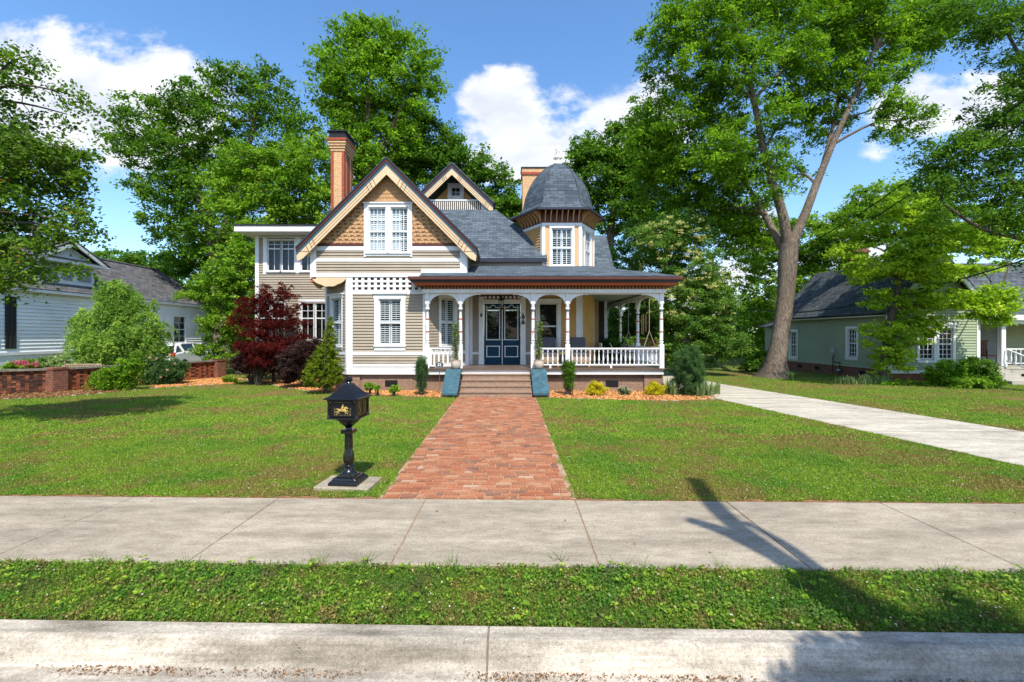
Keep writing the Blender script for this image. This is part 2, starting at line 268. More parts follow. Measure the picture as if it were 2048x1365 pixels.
# ------------------------------------------------------------------ helpers
def px(x, y, Y): return Vector(((x - CXP) * Y / F, Y, CH + (CYP - y) * Y / F))
def X_(x, Y): return (x - CXP) * Y / F
def Z_(y, Y): return CH + (CYP - y) * Y / F
WL = {}
def tag(o, label=None, cat=None, group=None, kind=None):
    if label: o['label'] = label
    if cat: o['category'] = cat
    if group: o['group'] = group
    if kind: o['kind'] = kind
    return o
def thing(name, label, cat, loc, group=None, parent=None):
    o = bpy.data.objects.new(name, None); COL.objects.link(o); o.location = loc; o.empty_display_size = .2
    WL[o.name] = Vector(loc); tag(o, label, cat, group); return o
def tofloat(V): return np.asarray([tuple(v) for v in V] if not isinstance(V, np.ndarray) else V, dtype=np.float64).reshape(-1, 3)
def make(name, V, LI, LS, mat, parent=None, smooth=False, rnd=None, origin=None, tagd=None, uv=True):
    """V verts n*3, LI loop vertex indices, LS polygon sizes"""
    V = tofloat(V); LI = np.asarray(LI, dtype=np.int32); LS = np.asarray(LS, dtype=np.int32)
    if origin is None:
        lo = V.min(0); hi = V.max(0); origin = Vector(((lo[0] + hi[0]) / 2, (lo[1] + hi[1]) / 2, lo[2]))
    origin = Vector(origin)
    me = bpy.data.meshes.new(name)
    st = np.concatenate([[0], np.cumsum(LS)[:-1]]).astype(np.int32)
    me.vertices.add(len(V)); me.vertices.foreach_set('co', (V - np.array(origin)).astype(np.float32).ravel())
    me.loops.add(len(LI)); me.loops.foreach_set('vertex_index', LI)
    me.polygons.add(len(LS)); me.polygons.foreach_set('loop_start', st); me.polygons.foreach_set('loop_total', LS)
    if uv:
        a = V[LI[st]]; b = V[LI[st + 1]]; c = V[LI[st + 2]]
        n = np.cross(b - a, c - a); ln = np.linalg.norm(n, axis=1, keepdims=True); ln[ln == 0] = 1; n = n / ln
        u = np.stack([-n[:, 1], n[:, 0], np.zeros(len(n))], 1); lu = np.linalg.norm(u, axis=1)
        flat = lu < .02; u[flat] = (1, 0, 0); lu[flat] = 1; u = u / lu[:, None]; n[flat] = (0, 0, 1)
        v = np.cross(n, u)
        fi = np.repeat(np.arange(len(LS)), LS); P = V[LI]
        uvs = np.stack([(P * u[fi]).sum(1), (P * v[fi]).sum(1)], 1).astype(np.float32)
        l = me.uv_layers.new(name='UVMap'); l.data.foreach_set('uv', uvs.ravel())
    if rnd is not None:
        at = me.attributes.new('rnd', 'FLOAT', 'FACE'); at.data.foreach_set('value', np.asarray(rnd, dtype=np.float32))
    me.polygons.foreach_set('use_smooth', np.full(len(LS), bool(smooth)))
    me.materials.append(mat); me.update(calc_edges=True)
    o = bpy.data.objects.new(name, me); COL.objects.link(o)
    if parent is not None:
        o.parent = parent; o.location = origin - WL[parent.name]
    else: o.location = origin
    WL[o.name] = origin
    if tagd: tag(o, **tagd)
    return o
class Fr:
    """wall frame: a along the wall, b outward, z up"""
    def __init__(s, ox, oy, ux=1, uy=0):
        l = math.hypot(ux, uy); s.o = (ox, oy); s.u = (ux / l, uy / l); s.n = (s.u[1], -s.u[0])
    def __call__(s, a, b, z): return (s.o[0] + a * s.u[0] + b * s.n[0], s.o[1] + a * s.u[1] + b * s.n[1], z)
IDF = lambda a, b, z: (a, b, z)
class MB:
    def __init__(s, fr=None): s.V = []; s.L = []; s.S = []; s.R = []; s.fr = fr; s.r = 0.5
    def face(s, pts, tr=True):
        k = len(s.V); s.V += [s.fr(*p) if (s.fr and tr) else tuple(p) for p in pts]; s.L += range(k, k + len(pts)); s.S.append(len(pts)); s.R.append(s.r); return s
    def hexa(s, P):
        """8 points: bottom 4 ccw, top 4"""
        k = len(s.V); s.V += [s.fr(*p) if s.fr else tuple(p) for p in P]
        fs = [(3, 2, 1, 0), (4, 5, 6, 7), (0, 1, 5, 4), (1, 2, 6, 5), (2, 3, 7, 6), (3, 0, 4, 7)]
        fl = isinstance(s.fr, Fr)
        for f in fs: s.L += [k + i for i in (f[::-1] if fl else f)]; s.S.append(4); s.R.append(s.r)
        return s
    def box(s, a0, a1, b0, b1, z0, z1):
        return s.hexa([(a0, b0, z0), (a1, b0, z0), (a1, b1, z0), (a0, b1, z0), (a0, b0, z1), (a1, b0, z1), (a1, b1, z1), (a0, b1, z1)])
    def prism(s, poly, f0, f1):
        """poly of 2D points, f0/f1: map (p,q)->3D at each end"""
        k = len(s.V); n = len(poly)
        s.V += [(s.fr(*f0(*p)) if s.fr else tuple(f0(*p))) for p in poly] + [(s.fr(*f1(*p)) if s.fr else tuple(f1(*p))) for p in poly]
        s.L += list(range(k + n - 1, k - 1, -1)); s.S.append(n); s.R.append(s.r)
        s.L += list(range(k + n, k + 2 * n)); s.S.append(n); s.R.append(s.r)
        for i in range(n):
            j = (i + 1) % n; s.L += [k + i, k + j, k + n + j, k + n + i]; s.S.append(4); s.R.append(s.r)
        return s
    def lathe(s, prof, c, seg=12, sx=1, sy=1, rot=0):
        k = len(s.V); m = len(prof)
        for (r, z) in prof:
            for i in range(seg):
                t = 2 * PI * (i + .5) / seg + rot; p = (c[0] + r * sx * math.cos(t), c[1] + r * sy * math.sin(t), c[2] + z)
                s.V.append(s.fr(*p) if s.fr else p)
        for j in range(m - 1):
            for i in range(seg):
                i2 = (i + 1) % seg; s.L += [k + j * seg + i, k + j * seg + i2, k + (j + 1) * seg + i2, k + (j + 1) * seg + i]; s.S.append(4); s.R.append(s.r)
        s.L += [k + (m - 1) * seg + i for i in range(seg)]; s.S.append(seg); s.R.append(s.r)
        s.L += [k + i for i in range(seg - 1, -1, -1)]; s.S.append(seg); s.R.append(s.r)
        return s
    def tube(s, pts, rad, seg=8):
        pts = [Vector(s.fr(*p) if s.fr else p) for p in pts]; m = len(pts)
        if isinstance(rad, (int, float)): rad = [rad] * m
        k = len(s.V)
        for j in range(m):
            d = (pts[min(j + 1, m - 1)] - pts[max(j - 1, 0)]); d = d.normalized() if d.length > 1e-9 else Vector((0, 0, 1))
            ref = Vector((0, 1, 0)) if abs(d.y) < .9 else Vector((1, 0, 0))
            u = d.cross(ref).normalized(); v = d.cross(u)
            for i in range(seg):
                t = 2 * PI * i / seg; s.V.append(tuple(pts[j] + (u * math.cos(t) + v * math.sin(t)) * rad[j]))
        for j in range(m - 1):
            for i in range(seg):
                i2 = (i + 1) % seg; s.L += [k + j * seg + i, k + j * seg + i2, k + (j + 1) * seg + i2, k + (j + 1) * seg + i]; s.S.append(4); s.R.append(s.r)
        s.L += [k + (m - 1) * seg + i for i in range(seg)]; s.S.append(seg); s.R.append(s.r)
        s.L += [k + i for i in range(seg - 1, -1, -1)]; s.S.append(seg); s.R.append(s.r)
        return s
    def build(s, name, mat, parent=None, smooth=False, rnd=False, origin=None, **tg):
        o = make(name, s.V, s.L, s.S, mat, parent, smooth, s.R if rnd else None, origin)
        if smooth:
            try:
                o.data.set_sharp_from_angle(angle=math.radians(42))
            except Exception: pass
        tag(o, **tg); return o
def bev(o, w=.01, seg=1):
    m = o.modifiers.new('bevel', 'BEVEL'); m.width = w; m.segments = seg; m.limit_method = 'ANGLE'; return o
def siding(name, fr, lo, hi, z0, z1, mat, parent, holes=(), e=.105, lip=.032, b0=0.0, **tg):
    """clapboards; lo(z),hi(z) give the wall ends"""
    if not callable(lo): l_ = lo; lo = lambda z: l_
    if not callable(hi): h_ = hi; hi = lambda z: h_
    m = MB(fr); z = z0
    while z < z1 - 1e-4:
        t = min(z + e, z1); zm = (z + t) / 2
        seg = [(lo(z), lo(t), hi(z), hi(t))]
        for (ha, hb, hz0, hz1) in holes:
            if hz0 < zm < hz1:
                ns = []
                for (a0, a0t, a1, a1t) in seg:
                    if hb <= a0 or ha >= a1: ns.append((a0, a0t, a1, a1t)); continue
                    if ha > a0: ns.append((a0, a0t, ha, ha))
                    if hb < a1: ns.append((hb, hb, a1, a1t))
                seg = ns
        for (a0, a0t, a1, a1t) in seg:
            if a1 - a0 < .01: continue
            if a1t < a0t: a0t = a1t = (a0t + a1t) / 2
            m.face([(a0, b0 + lip, z), (a1, b0 + lip, z), (a1t, b0, t), (a0t, b0, t)])
            m.face([(a0, b0 - .02, z), (a1, b0 - .02, z), (a1, b0 + lip, z), (a0, b0 + lip, z)])
        z = t
    return m.build(name, mat, parent, **tg)
def window(fr, a0, a1, z0, z1, parent, casing=.10, meet=None, cols=0, rows=(), shutters=0, b=.035, trim=None, sill=True, back=None, head=0, leaves=1, name='window', slope=.22, gmat=None, sashw=.04, openpanel=None):
    """a0..z1 = glazed opening; the casing is the part, sash / pane / shutter its sub-parts"""
    trim = trim or white
    c = MB(fr); c.box(a0 - casing, a0, -.10, b, z0 - .03, z1 + .0); c.box(a1, a1 + casing, -.10, b, z0 - .03, z1 + .0)
    c.box(a0 - casing - head, a1 + casing + head, -.10, b + .006, z1, z1 + casing + .02)
    if head: c.box(a0 - casing - head - .02, a1 + casing + head + .02, -.02, b + .06, z1 + casing + .02, z1 + casing + .05)
    c.box(a0 - casing, a1 + casing, -.10, b + .01, z0 - .03 - casing * .9, z0 - .03)
    if sill: c.box(a0 - casing - .02, a1 + casing + .02, -.02, b + .05, z0 - .03, z0 + .012)
    w = c.build(name, trim, parent); WL[w.name] = WL[w.name]
    s = MB(fr); n = leaves; wd = (a1 - a0) / n; sw = sashw
    for i in range(n):
        l, r = a0 + i * wd, a0 + (i + 1) * wd
        s.box(l, l + sw, -.055, -.02, z0 + .012, z1); s.box(r - sw, r, -.055, -.02, z0 + .012, z1)
        s.box(l + sw, r - sw, -.055, -.02, z0 + .012, z0 + .07); s.box(l + sw, r - sw, -.055, -.02, z1 - sw, z1)
        if meet: s.box(l + sw, r - sw, -.055, -.008, meet - .025, meet + .025)
        for k in range(1, cols): x = l + sw + (wd - 2 * sw) * k / cols; s.box(x - .010, x + .010, -.050, -.025, z0 + .07, z1 - sw)
        for q in rows: s.box(l + sw, r - sw, -.048, -.027, q - .010, q + .010)
    s.build('sash', sash_w if trim is white else trim, w)
    MB(fr).face([(a0, -.045, z0), (a1, -.045, z0), (a1, -.045, z1), (a0, -.045, z1)]).build('pane', gmat or glass, w)
    k = MB(fr); k.box(a0 - .02, a1 + .02, -.30, -.28, z0 - .02, z1 + .02); k.face([(a0 - .01, -.1, z0), (a0 - .01, -.28, z0), (a0 - .01, -.28, z1), (a0 - .01, -.1, z1)]); k.face([(a1 + .01, -.1, z0), (a1 + .01, -.28, z0), (a1 + .01, -.28, z1), (a1 + .01, -.1, z1)])
    k.face([(a0, -.1, z1 + .01), (a1, -.1, z1 + .01), (a1, -.28, z1 + .01), (a0, -.28, z1 + .01)]); k.face([(a0, -.1, z0 - .01), (a1, -.1, z0 - .01), (a1, -.28, z0 - .01), (a0, -.28, z0 - .01)])
    k.build('blind' if back else 'recess', back or interior, w)
    if shutters:
        tot = n * shutters; pw = (a1 - a0) / tot
        for i in range(tot):
            m = MB(fr); l = a0 + i * pw + .008; r = l + pw - .016; st = .045
            m.box(l, l + st, -.11, -.085, z0 + .01, z1 - .01); m.box(r - st, r, -.11, -.085, z0 + .01, z1 - .01)
            zz = [z0 + .01, (meet or (z0 + z1) / 2), z1 - .01]
            for (zb, zt) in ((zz[0], zz[1]), (zz[1], zz[2])):
                m.box(l + st, r - st, -.11, -.085, zb, zb + .06); m.box(l + st, r - st, -.11, -.085, zt - .05, zt)
                q = zb + .08
                sl = slope if openpanel is None or i != openpanel else .4
                while q < zt - .07:
                    m.hexa([(l + st, -.115, q + .0), (r - st, -.115, q + .0), (r - st, -.075, q - sl * .07), (l + st, -.075, q - sl * .07), (l + st, -.115, q + .009), (r - st, -.115, q + .009), (r - st, -.075, q + .009 - sl * .07), (l + st, -.075, q + .009 - sl * .07)])
                    q += .074
                m.box((l + r) / 2 - .006, (l + r) / 2 + .006, -.074, -.066, zb + .1, zt - .1)
            m.build('shutter', louver, w)
    return w
# ------------------------------------------------------------------ foliage
def unit(n, g=None):
    g = g or RNG; d = g.normal(size=(n, 3)); return d / np.linalg.norm(d, axis=1, keepdims=True)
def leafquads(P, Nn, size, asp=.5, fold=.25, g=None, droop=0):
    """one folded leaf (quad) per point; returns V,L,S"""
    g = g or RNG; n = len(P); size = np.broadcast_to(size, (n,))[:, None]
    r = unit(n, g); r[:, 2] -= droop
    t = r - (r * Nn).sum(1, keepdims=True) * Nn; t /= np.maximum(np.linalg.norm(t, axis=1, keepdims=True), 1e-6)
    s = np.cross(Nn, t)
    a = P - t * size * .5; c = P + t * size * .5; m_ = P + t * size * .05
    b = m_ + s * size * asp * .5 + Nn * size * fold * .3; d = m_ - s * size * asp * .5 + Nn * size * fold * .3
    V = np.stack([a, b, c, d], 1).reshape(-1, 3)
    return V, np.arange(4 * n), np.full(n, 4)
AREA = [0]
def clumps(blobs, rc, g, shell=.5, kc=1.3):
    """cluster centres inside ellipsoids: (cx,cy,cz,rx,ry,rz,weight)"""
    out = []; A = 0
    for (cx, cy, cz, rx, ry, rz, w) in blobs:
        p = 1.6; S = 4 * PI * (((rx * ry) ** p + (rx * rz) ** p + (ry * rz) ** p) / 3) ** (1 / p); A += S * w
        n = max(3, int(kc * w * S / (PI * rc * rc)))
        d = unit(n, g); rr = (shell + (1 - shell) * g.random(n)) ** (1 / 1.6)
        wob = 1 + .20 * np.sin(d[:, 0] * 5 + cx) * np.cos(d[:, 1] * 4 + cz) + .13 * g.normal(size=n)
        out.append(np.array([cx, cy, cz]) + d * (rr * wob)[:, None] * np.array([rx, ry, rz]))
    return np.concatenate(out), A
def foliage(name, blobs, mat, parent, per=6, nleaf=22, rc=.45, size=.14, asp=.55, flat=.55, shell=.45, seed=1, up=.7, zmin=None, rb=.5, droop=.0, tagd=None, origin=None, cov=1.5, kc=1.3):
    g = np.random.default_rng(seed)
    C, A = clumps(blobs, rc, g, shell, kc)
    n = len(C); tot = cov * A / (size * size * asp * .5); nl = max(4, tot / n); k = g.integers(int(nl * .5), int(nl * 1.5) + 1, n); idx = np.repeat(np.arange(n), k)
    off = g.normal(size=(len(idx), 3)) * .5; off[:, 2] *= flat
    crad = rc * (.6 + .8 * g.random(n))
    P = C[idx] + off * crad[idx][:, None]
    P[:, 2] -= (off[:, 0] ** 2 + off[:, 1] ** 2) * crad[idx] * droop     # leaves hang at the edge of a spray
    if zmin is not None: kp = P[:, 2] > zmin; P = P[kp]; idx = idx[kp]
    Nn = unit(len(P), g) * .75 + np.array([0, 0, up]); Nn[:, 1] -= .18
    Nn /= np.linalg.norm(Nn, axis=1, keepdims=True)
    sz = size * (.45 + 1.15 * g.random(len(P)) ** 1.2)
    V, Li, S = leafquads(P, Nn, sz, asp, g=g)
    cr_ = g.random(n)
    rr = np.clip((1 - rb) * g.random(len(P)) + rb * cr_[idx], 0, 1)
    AREA[0] += len(P); print('LEAVES', name, parent.name if parent else '', len(P), n)
    return make(name, V, Li, S, mat, parent, rnd=rr, tagd=tagd, uv=False, origin=origin), C
def bend(p, q, k, g, n=5):
    p = Vector(p); q = Vector(q); d = q - p; o = []
    j = Vector((g.normal(), g.normal(), g.normal() * .4)) * d.length * k
    for i in range(n + 1):
        t = i / n; o.append(p + d * t + j * math.sin(PI * t) + Vector((0, 0, 1)) * d.length * .10 * math.sin(PI * t))
    return o
def woody(name, trunk, limbs, mat, parent, twigs=None, seed=3, seg=10, flare=0, tw=.03):
    """trunk: list of (x,y,z,r); limbs: list of (start, end, r0, r1); twigs: cluster centres joined to nearest limb point"""
    g = np.random.default_rng(seed); m = MB(); anchors = []
    for tr in trunk:
        pts = [Vector(t[:3]) for t in tr]; rad = [t[3] for t in tr]
        P = []; R = []
        for i in range(len(pts) - 1):
            for s_ in range(4):
                t = s_ / 4; P.append(pts[i].lerp(pts[i + 1], t)); R.append(rad[i] + (rad[i + 1] - rad[i]) * t)
        P.append(pts[-1]); R.append(rad[-1])
        # smooth polyline
        for _ in range(2):
            P = [P[0]] + [(P[i - 1] + P[i] * 2 + P[i + 1]) / 4 for i in range(1, len(P) - 1)] + [P[-1]]
        m.tube(P, R, seg)
        anchors += [(p, r) for p, r in zip(P, R)][3:]
    for (a, b, r0, r1) in limbs:
        pts = bend(a, b, .07, g, 6); m.tube(pts, [r0 + (r1 - r0) * i / 6 for i in range(7)], 7)
        anchors += [(p, r0 + (r1 - r0) * i / 6) for i, p in enumerate(pts)][2:]
    if twigs is not None and len(anchors):
        A = np.array([tuple(a[0]) for a in anchors])
        for c in twigs:
            d = np.linalg.norm(A - c, axis=1); i = int(np.argmin(d))
            if d[i] < .15 or d[i] > 7: continue
            r = min(anchors[i][1] * .6, tw); pts = bend(A[i], c, .08, g, 3); m.tube(pts, [r, r * .75, r * .5, r * .2], 4)
    o = m.build(name, mat, parent, smooth=True)
    if flare:
        me = o.data; co = np.empty(len(me.vertices) * 3, np.float32); me.vertices.foreach_get('co', co); co = co.reshape(-1, 3)
        # buttress roots and a lumpy bole
        x0 = co[co[:, 2] < co[:, 2].min() + .1].mean(0); a = np.arctan2(co[:, 1] - x0[1], co[:, 0] - x0[0]); z = co[:, 2] - co[:, 2].min()
        k = np.where(z < 2.2, np.exp(-z * 1.8), 0) * flare * (.7 + .5 * np.sin(a * 5 + .8) + .3 * np.sin(a * 3))
        co[:, 0] += np.cos(a) * k; co[:, 1] += np.sin(a) * k; me.vertices.foreach_set('co', co.ravel()); me.update()
    return o
def tree(name, label, base_, trunk, blobs, mat, barkm=None, cat='tree', group=None, per=6, nleaf=22, rc=.5, size=.15, seed=1, limbs=None, twigs=True, flare=.25, tw=.035, lrad=.10, **kw):
    T = thing(name, label, cat, base_, group)
    cr, C = foliage('crown', blobs, mat, T, rc=rc, size=size * .96, seed=seed, **kw)
    g = random.Random(seed)
    if limbs is None:
        limbs = []
        joints = [Vector(t[:3]) for tr in trunk for t in tr[1:]]
        for bl in blobs:
            c = Vector(bl[:3]); j = min(joints, key=lambda q: (q - c).length + max(0, q.z - c.z) * 2)
            limbs.append((j, c + Vector((0, 0, -.1 * bl[5])), lrad, lrad * .3))
    sel = None
    if twigs: sel = C[np.random.default_rng(seed).permutation(len(C))[:min(len(C), 160)]]
    woody('trunk', trunk, limbs, barkm or bark, T, sel, seed, flare=flare, tw=tw)
    return T
def bpx(lst, Y, dy=0, ry=None, w=1):
    """blobs from silhouette sizes: (x, y, rx, rz[, dY[, w]]) measured at distance Y"""
    out = []
    for t in lst:
        x, y, rx, rz = t[:4]; yy = Y + (t[4] if len(t) > 4 else 0); ww = t[5] if len(t) > 5 else w
        p = px(x, y, yy); k = yy / F; out.append((p.x, p.y, p.z, rx * k, (ry or (rx + rz) / 2 * k), rz * k, ww))
    return out

def strap(name, label, cat, spots, h, mat, seed, n=40, w=.028, r=.12, group=None, lean=.55):
    """clump of strap leaves: arching two-piece blades"""
    g = np.random.default_rng(seed); V = []; k = 0
    for (x, y, s_) in spots:
        for _ in range(n):
            a = g.random() * 2 * PI; b = g.random() * 2 * PI; rr = r * g.random() ** .5; p = np.array([x + rr * math.cos(a), y + rr * math.sin(a), -.02])
            hh = h * s_ * (.55 + .5 * g.random()); d = np.array([math.cos(b), math.sin(b), 0]); q = np.array([-d[1], d[0], 0]) * w * (.6 + .6 * g.random()) / 2; l = lean * hh * g.random()
            m1 = p + d * l * .35 + [0, 0, hh * .6]; t = p + d * l + [0, 0, hh * (1 - .25 * l / hh)]
            V += [p - q * .6, p + q * .6, m1 + q, m1 - q, m1 - q, m1 + q, t + q * .12, t - q * .12]
    V = np.array(V); n4 = len(V) // 4
    T = thing(name, label, cat, (sum(s[0] for s in spots) / len(spots), sum(s[1] for s in spots) / len(spots), 0), group)
    make('leaf_blades', V, np.arange(len(V)), np.full(n4, 4), mat, T, rnd=np.repeat(g.random(n4 // 2), 2), uv=False); return T
# ------------------------------------------------------------------ the victorian house
H = thing('victorian_house', 'taupe and ochre Victorian cottage with white trim, front gable, shingled turret and wraparound porch', 'house', (-1.5, 17.5, 0))
YW = 15.9; FRONT = Fr(0, YW); k_ = YW / F
def zf(y): return Z_(y, YW)
def xf(x): return X_(x, YW)
C0 = (-5.47, YW); C1 = (-2.80, YW)                      # corners of the cut-away bay
FL = Fr(-6.70, YW + 1.23, 1, -1); FR_ = Fr(-2.80, YW, 1, 1)  # slanted bay walls
LL = 1.23 * math.sqrt(2); LR = 1.40 * math.sqrt(2)
YD = 17.7; DOORW = Fr(0, YD)
XT, YT, RT = 2.25, 19.0, 1.5
def hexv(R, k): t = math.radians(180 + 60 * k); return (XT + R * math.cos(t), YT + R * math.sin(t))   # 0 left,1 front left,2 front right,3 right
# foundation
m = MB(); out = [(-6.6, 17.2), (-5.42, 16.0), (-2.85, 16.0), (-1.5, 17.3), (-1.3, 17.6), (-1.3, 20), (-6.6, 20)]
def ring(m, pts, z0, z1):
    for i in range(len(pts) - 1):
        (x0, y0), (x1, y1) = pts[i], pts[i + 1]; m.face([(x0, y0, z0), (x1, y1, z0), (x1, y1, z1), (x0, y0, z1)])
ring(m, [(-6.6, 20), (-6.6, 17.2), (-5.42, 16.0), (-2.72, 16.0)], -.1, .60)
m.box(-5.46, -5.05, 15.93, 16.1, -.1, .57)
m.box(-4.95, -3.2, 15.95, 16.05, -.1, .40)
m.build('foundation', found_brick, H)
m = MB()
m.box(-2.72, -1.42, 15.80, 16.0, -.1, .44); m.box(.93, 5.40, 15.80, 16.0, -.1, .44)
m.box(4.85, 5.5, 15.72, 16.1, -.1, .60); ring(m, [(5.42, 15.9), (5.42, 26)], -.1, .6); ring(m, [(-2.72, 15.86), (5.42, 15.86)], .3, .6)
m.build('foundation', found_brick, H)
for x in (-3.95, 3.75):
    m = MB(); m.box(x - .22, x + .22, 15.76 if x > 0 else 15.92, 15.9 if x > 0 else 16, .14, .34) if False else None
    yv = 15.78 if x > 0 else 15.93
    for q in range(4): m.box(x - .2, x + .2, yv, yv + .03, .15 + q * .05, .175 + q * .05)
    m.box(x - .22, x + .22, yv + .012, yv + .022, .13, .36); m.build('crawlspace_vent', dark_metal, H)
# lower storey, front of bay
wx0, wx1, wz0, wz1 = xf(757.5), xf(802.5), zf(692), zf(598)
siding('clapboard_wall', FRONT, -5.32, -2.80, zf(735.5) + .04, zf(710), taupe, H)
siding('clapboard_wall', FRONT, -5.32, -2.80, zf(704.5), zf(588), taupe, H, holes=[(wx0 - .02, wx1 + .02, wz0, wz1 + .02)])
m = MB(FRONT)
m.box(-5.50, -5.28, -.02, .035, .56, 3.95); m.box(-2.83, -2.68, -.02, .035, .8, 3.45)
m.box(-5.28, -2.72, -.01, .030, 1.24, 1.365); m.box(-5.28, -2.72, -.01, .028, .80, .93); m.box(-5.28, -2.72, -.01, .024, 3.37, 3.50)
m.box(-6.74, -1.31, -.02, .050, 3.96, 4.10)
m.build('trim_board', white, H)
for (fr, L_) in ((FL, LL), (FR_, LR)):
    m = MB(fr); m.box(-.01, .12, -.02, .03, .6, 3.95); m.box(L_ - .12, L_ - .002, -.02, .03, .6, 3.95); m.box(.12, L_ - .12, -.02, .025, 1.24, 1.365); m.box(.12, L_ - .12, -.02, .025, .8, .93)
    m.box(.12, L_ - .12, -.02, .022, 3.37, 3.46)
    m.build('trim_board', white, H)
    ho = (.50, 1.32) if fr is FL else (.74, 1.38)
    siding('clapboard_wall', fr, .1, L_ - .1, .93, 1.26, taupe, H); siding('clapboard_wall', fr, .1, L_ - .1, 1.36, 3.96, taupe, H, holes=[(ho[0] - .02, ho[1] + .02, 1.53, 3.29)])
    window(fr, ho[0], ho[1], 1.53, 3.27, H, casing=.10, meet=2.4, shutters=2, head=.02)
m = MB(); ring(m, [(-6.73, 20), (-6.73, 17.15), (-5.49, YW - .04), (-2.70, YW - .04)], .565, .77); m.face([(-6.73, 17.15, .77), (-5.49, YW - .04, .77), (-5.47, YW + .05, .80), (-6.7, 17.2, .80)]); m.face([(-5.49, YW - .04, .77), (-2.70, YW - .04, .77), (-2.7, YW + .05, .80), (-5.47, YW + .05, .80)])
m.build('water_table', white, H)
window(FRONT, wx0, wx1, wz0, wz1, H, casing=.15, meet=zf(646), shutters=2, head=.03)
# lattice frieze
m = MB(FRONT); x0, x1, z0, z1 = -5.28, -2.74, 3.50, 3.96
nx, nz = 12, 3; cw = (x1 - x0 + .10) / (nx); ch = (z1 - z0 + .04) / nz
for i in range(nx + 1): m.box(x0 + i * cw - .14 + .0, x0 + i * cw - .035, .0, .022, z0, z1)
for j in range(nz + 1): m.box(x0, x1, .002, .030, z0 + j * ch - .055, z0 + j * ch + .022) if 0 < j < nz + 1 and z0 + j * ch + .022 <= z1 + .01 else None
m.box(x0, x1, .002, .028, z0 - .004, z0 + .02)
m.build('lattice_frieze', white, H)
MB(FRONT).face([(x0, -.03, z0), (x1, -.03, z0), (x1, -.03, z1), (x0, -.03, z1)]).build('lattice_backing', brown_trim, H)
# scalloped boards under the overhanging corner
def scallop(fr, L_, name='scalloped_bracket'):
    pts = [(0, 3.955)]; n = 40
    for i in range(n + 1):
        t = i / n; pts.append((t * L_, 3.955 - (.04 + .30 * math.sin(PI * min(1, t * .98 + .02)) ** .8 * .9 + .02 * abs(math.sin(t * PI * 4)))))
    pts.append((L_, 3.955)); m = MB(fr); m.prism(pts, lambda p, q: (p, .01, q), lambda p, q: (p, .04, q)); return m.build(name, cream, H)
scallop(Fr(-6.68, YW), 1.18); scallop(Fr(-6.72, YW + 1.25, 0, -1), 1.2)
m = MB(); m.lathe([(.02, 0), (.06, .04), (.03, .09), (.055, .13), (.055, .2)], (-6.70, YW - .0, 3.76), 8); m.build('drop_finial', rust, H)
m = MB(); m.face([(-6.74, YW, 3.957), (-5.4, YW, 3.957), (-6.74, YW + 1.34, 3.957)]); m.build('overhang_soffit', cream, H); m = MB(); m.face([(-2.85, YW, 3.957), (-1.31, YW, 3.957), (-1.31, YW + 1.5, 3.957)]); m.build('overhang_soffit', cream, H)
# upper gable wall
uwx = (xf(737), xf(816.7)); uw = (-4.72, -3.35, 4.80, 6.40)
hz = [(uw[0] - .10, uw[1] + .1, uw[2] - .1, uw[3] + .15)]
siding('clapboard_wall', FRONT, -6.60, -1.50, 4.10, 4.50, taupe, H)
siding('clapboard_wall', FRONT, -6.60, -1.50, 4.62, 4.89, taupe, H, holes=hz)
AX = -4.03; RZ = 8.03                                                # gable apex
def gl(z): return AX - (RZ - .50 - z) * 1.0
def gr(z): return AX + (RZ - .50 - z) * 1.0
m = MB(FRONT); m.box(-6.76, -6.55, -.02, .04, 3.90, 5.05); m.box(-1.53, -1.31, -.02, .04, 4.10, 5.05)
m.box(-6.55, -1.53, -.01, .030, 4.50, 4.62); m.box(-6.55, uw[0] - .1, -.01, .034, 4.89, 5.04); m.box(uw[1] + .1, -1.53, -.01, .034, 4.89, 5.04)
m.build('trim_board', white, H)
MB(FRONT).box(-6.4, uw[0] - .1, -.01, .045, 5.05, 5.14).box(uw[1] + .1, -1.6, -.01, .045, 5.05, 5.14).build('trim_board', brown_trim, H)
SIDE = Fr(-1.31, YW, 0, 1); siding('clapboard_wall', SIDE, 0.0, 2.2, 4.05, 5.05, taupe, H); MB(SIDE).box(0, .14, -.01, .03, 4.0, 5.05).build('trim_board', white, H)
SIDEL = Fr(-6.74, 21, 0, -1); siding('clapboard_wall', SIDEL, 0, 5.08, 3.96, 5.05, taupe, H); siding('clapboard_wall', Fr(-6.70, 20, 0, -1), 0, 2.85, .8, 3.96, taupe, H)
# cut shingles of the gable
gi = []; m = MB(FRONT); g = random.Random(5); row = 0; z = 5.12; sw = .115
while z < 7.5:
    e = .135; l, r = gl(z), gr(z); x = l + (sw / 2 if row % 2 else 0) - sw
    straight = z > 6.55
    while x < r:
        a, b_ = max(x, l) + .003, min(x + sw, r) - .003
        if b_ - a > .02 and not (uw[0] - .12 < (a + b_) / 2 < uw[1] + .12 and uw[2] - .2 < z + .05 < uw[3] + .1):
            m.r = g.random(); dz = g.uniform(-.004, .004) + (0 if straight or (int(round((x - AX) / sw * 2)) // 2) % 2 else .042); c = 0 if straight else .012
            pr = .022
            m.face([(a + c, pr, z + dz), (b_ - c, pr, z + dz), (b_, pr * .85, z + dz + c * 1.1 + .001), (b_, .002, z + e + .03), (a, .002, z + e + .03), (a, pr * .85, z + dz + c * 1.1 + .001)])
            m.face([(a + c, -.005, z + dz), (b_ - c, -.005, z + dz), (b_ - c, pr, z + dz), (a + c, pr, z + dz)])
            if dz > .03: gi.append(len(m.S)); m.face([(a - .002, .0235, z + .004), (b_ + .002, .0235, z + .004), (b_ + .002, .010, z + .05), (a - .002, .010, z + .05)])
        x += sw
    z += e; row += 1
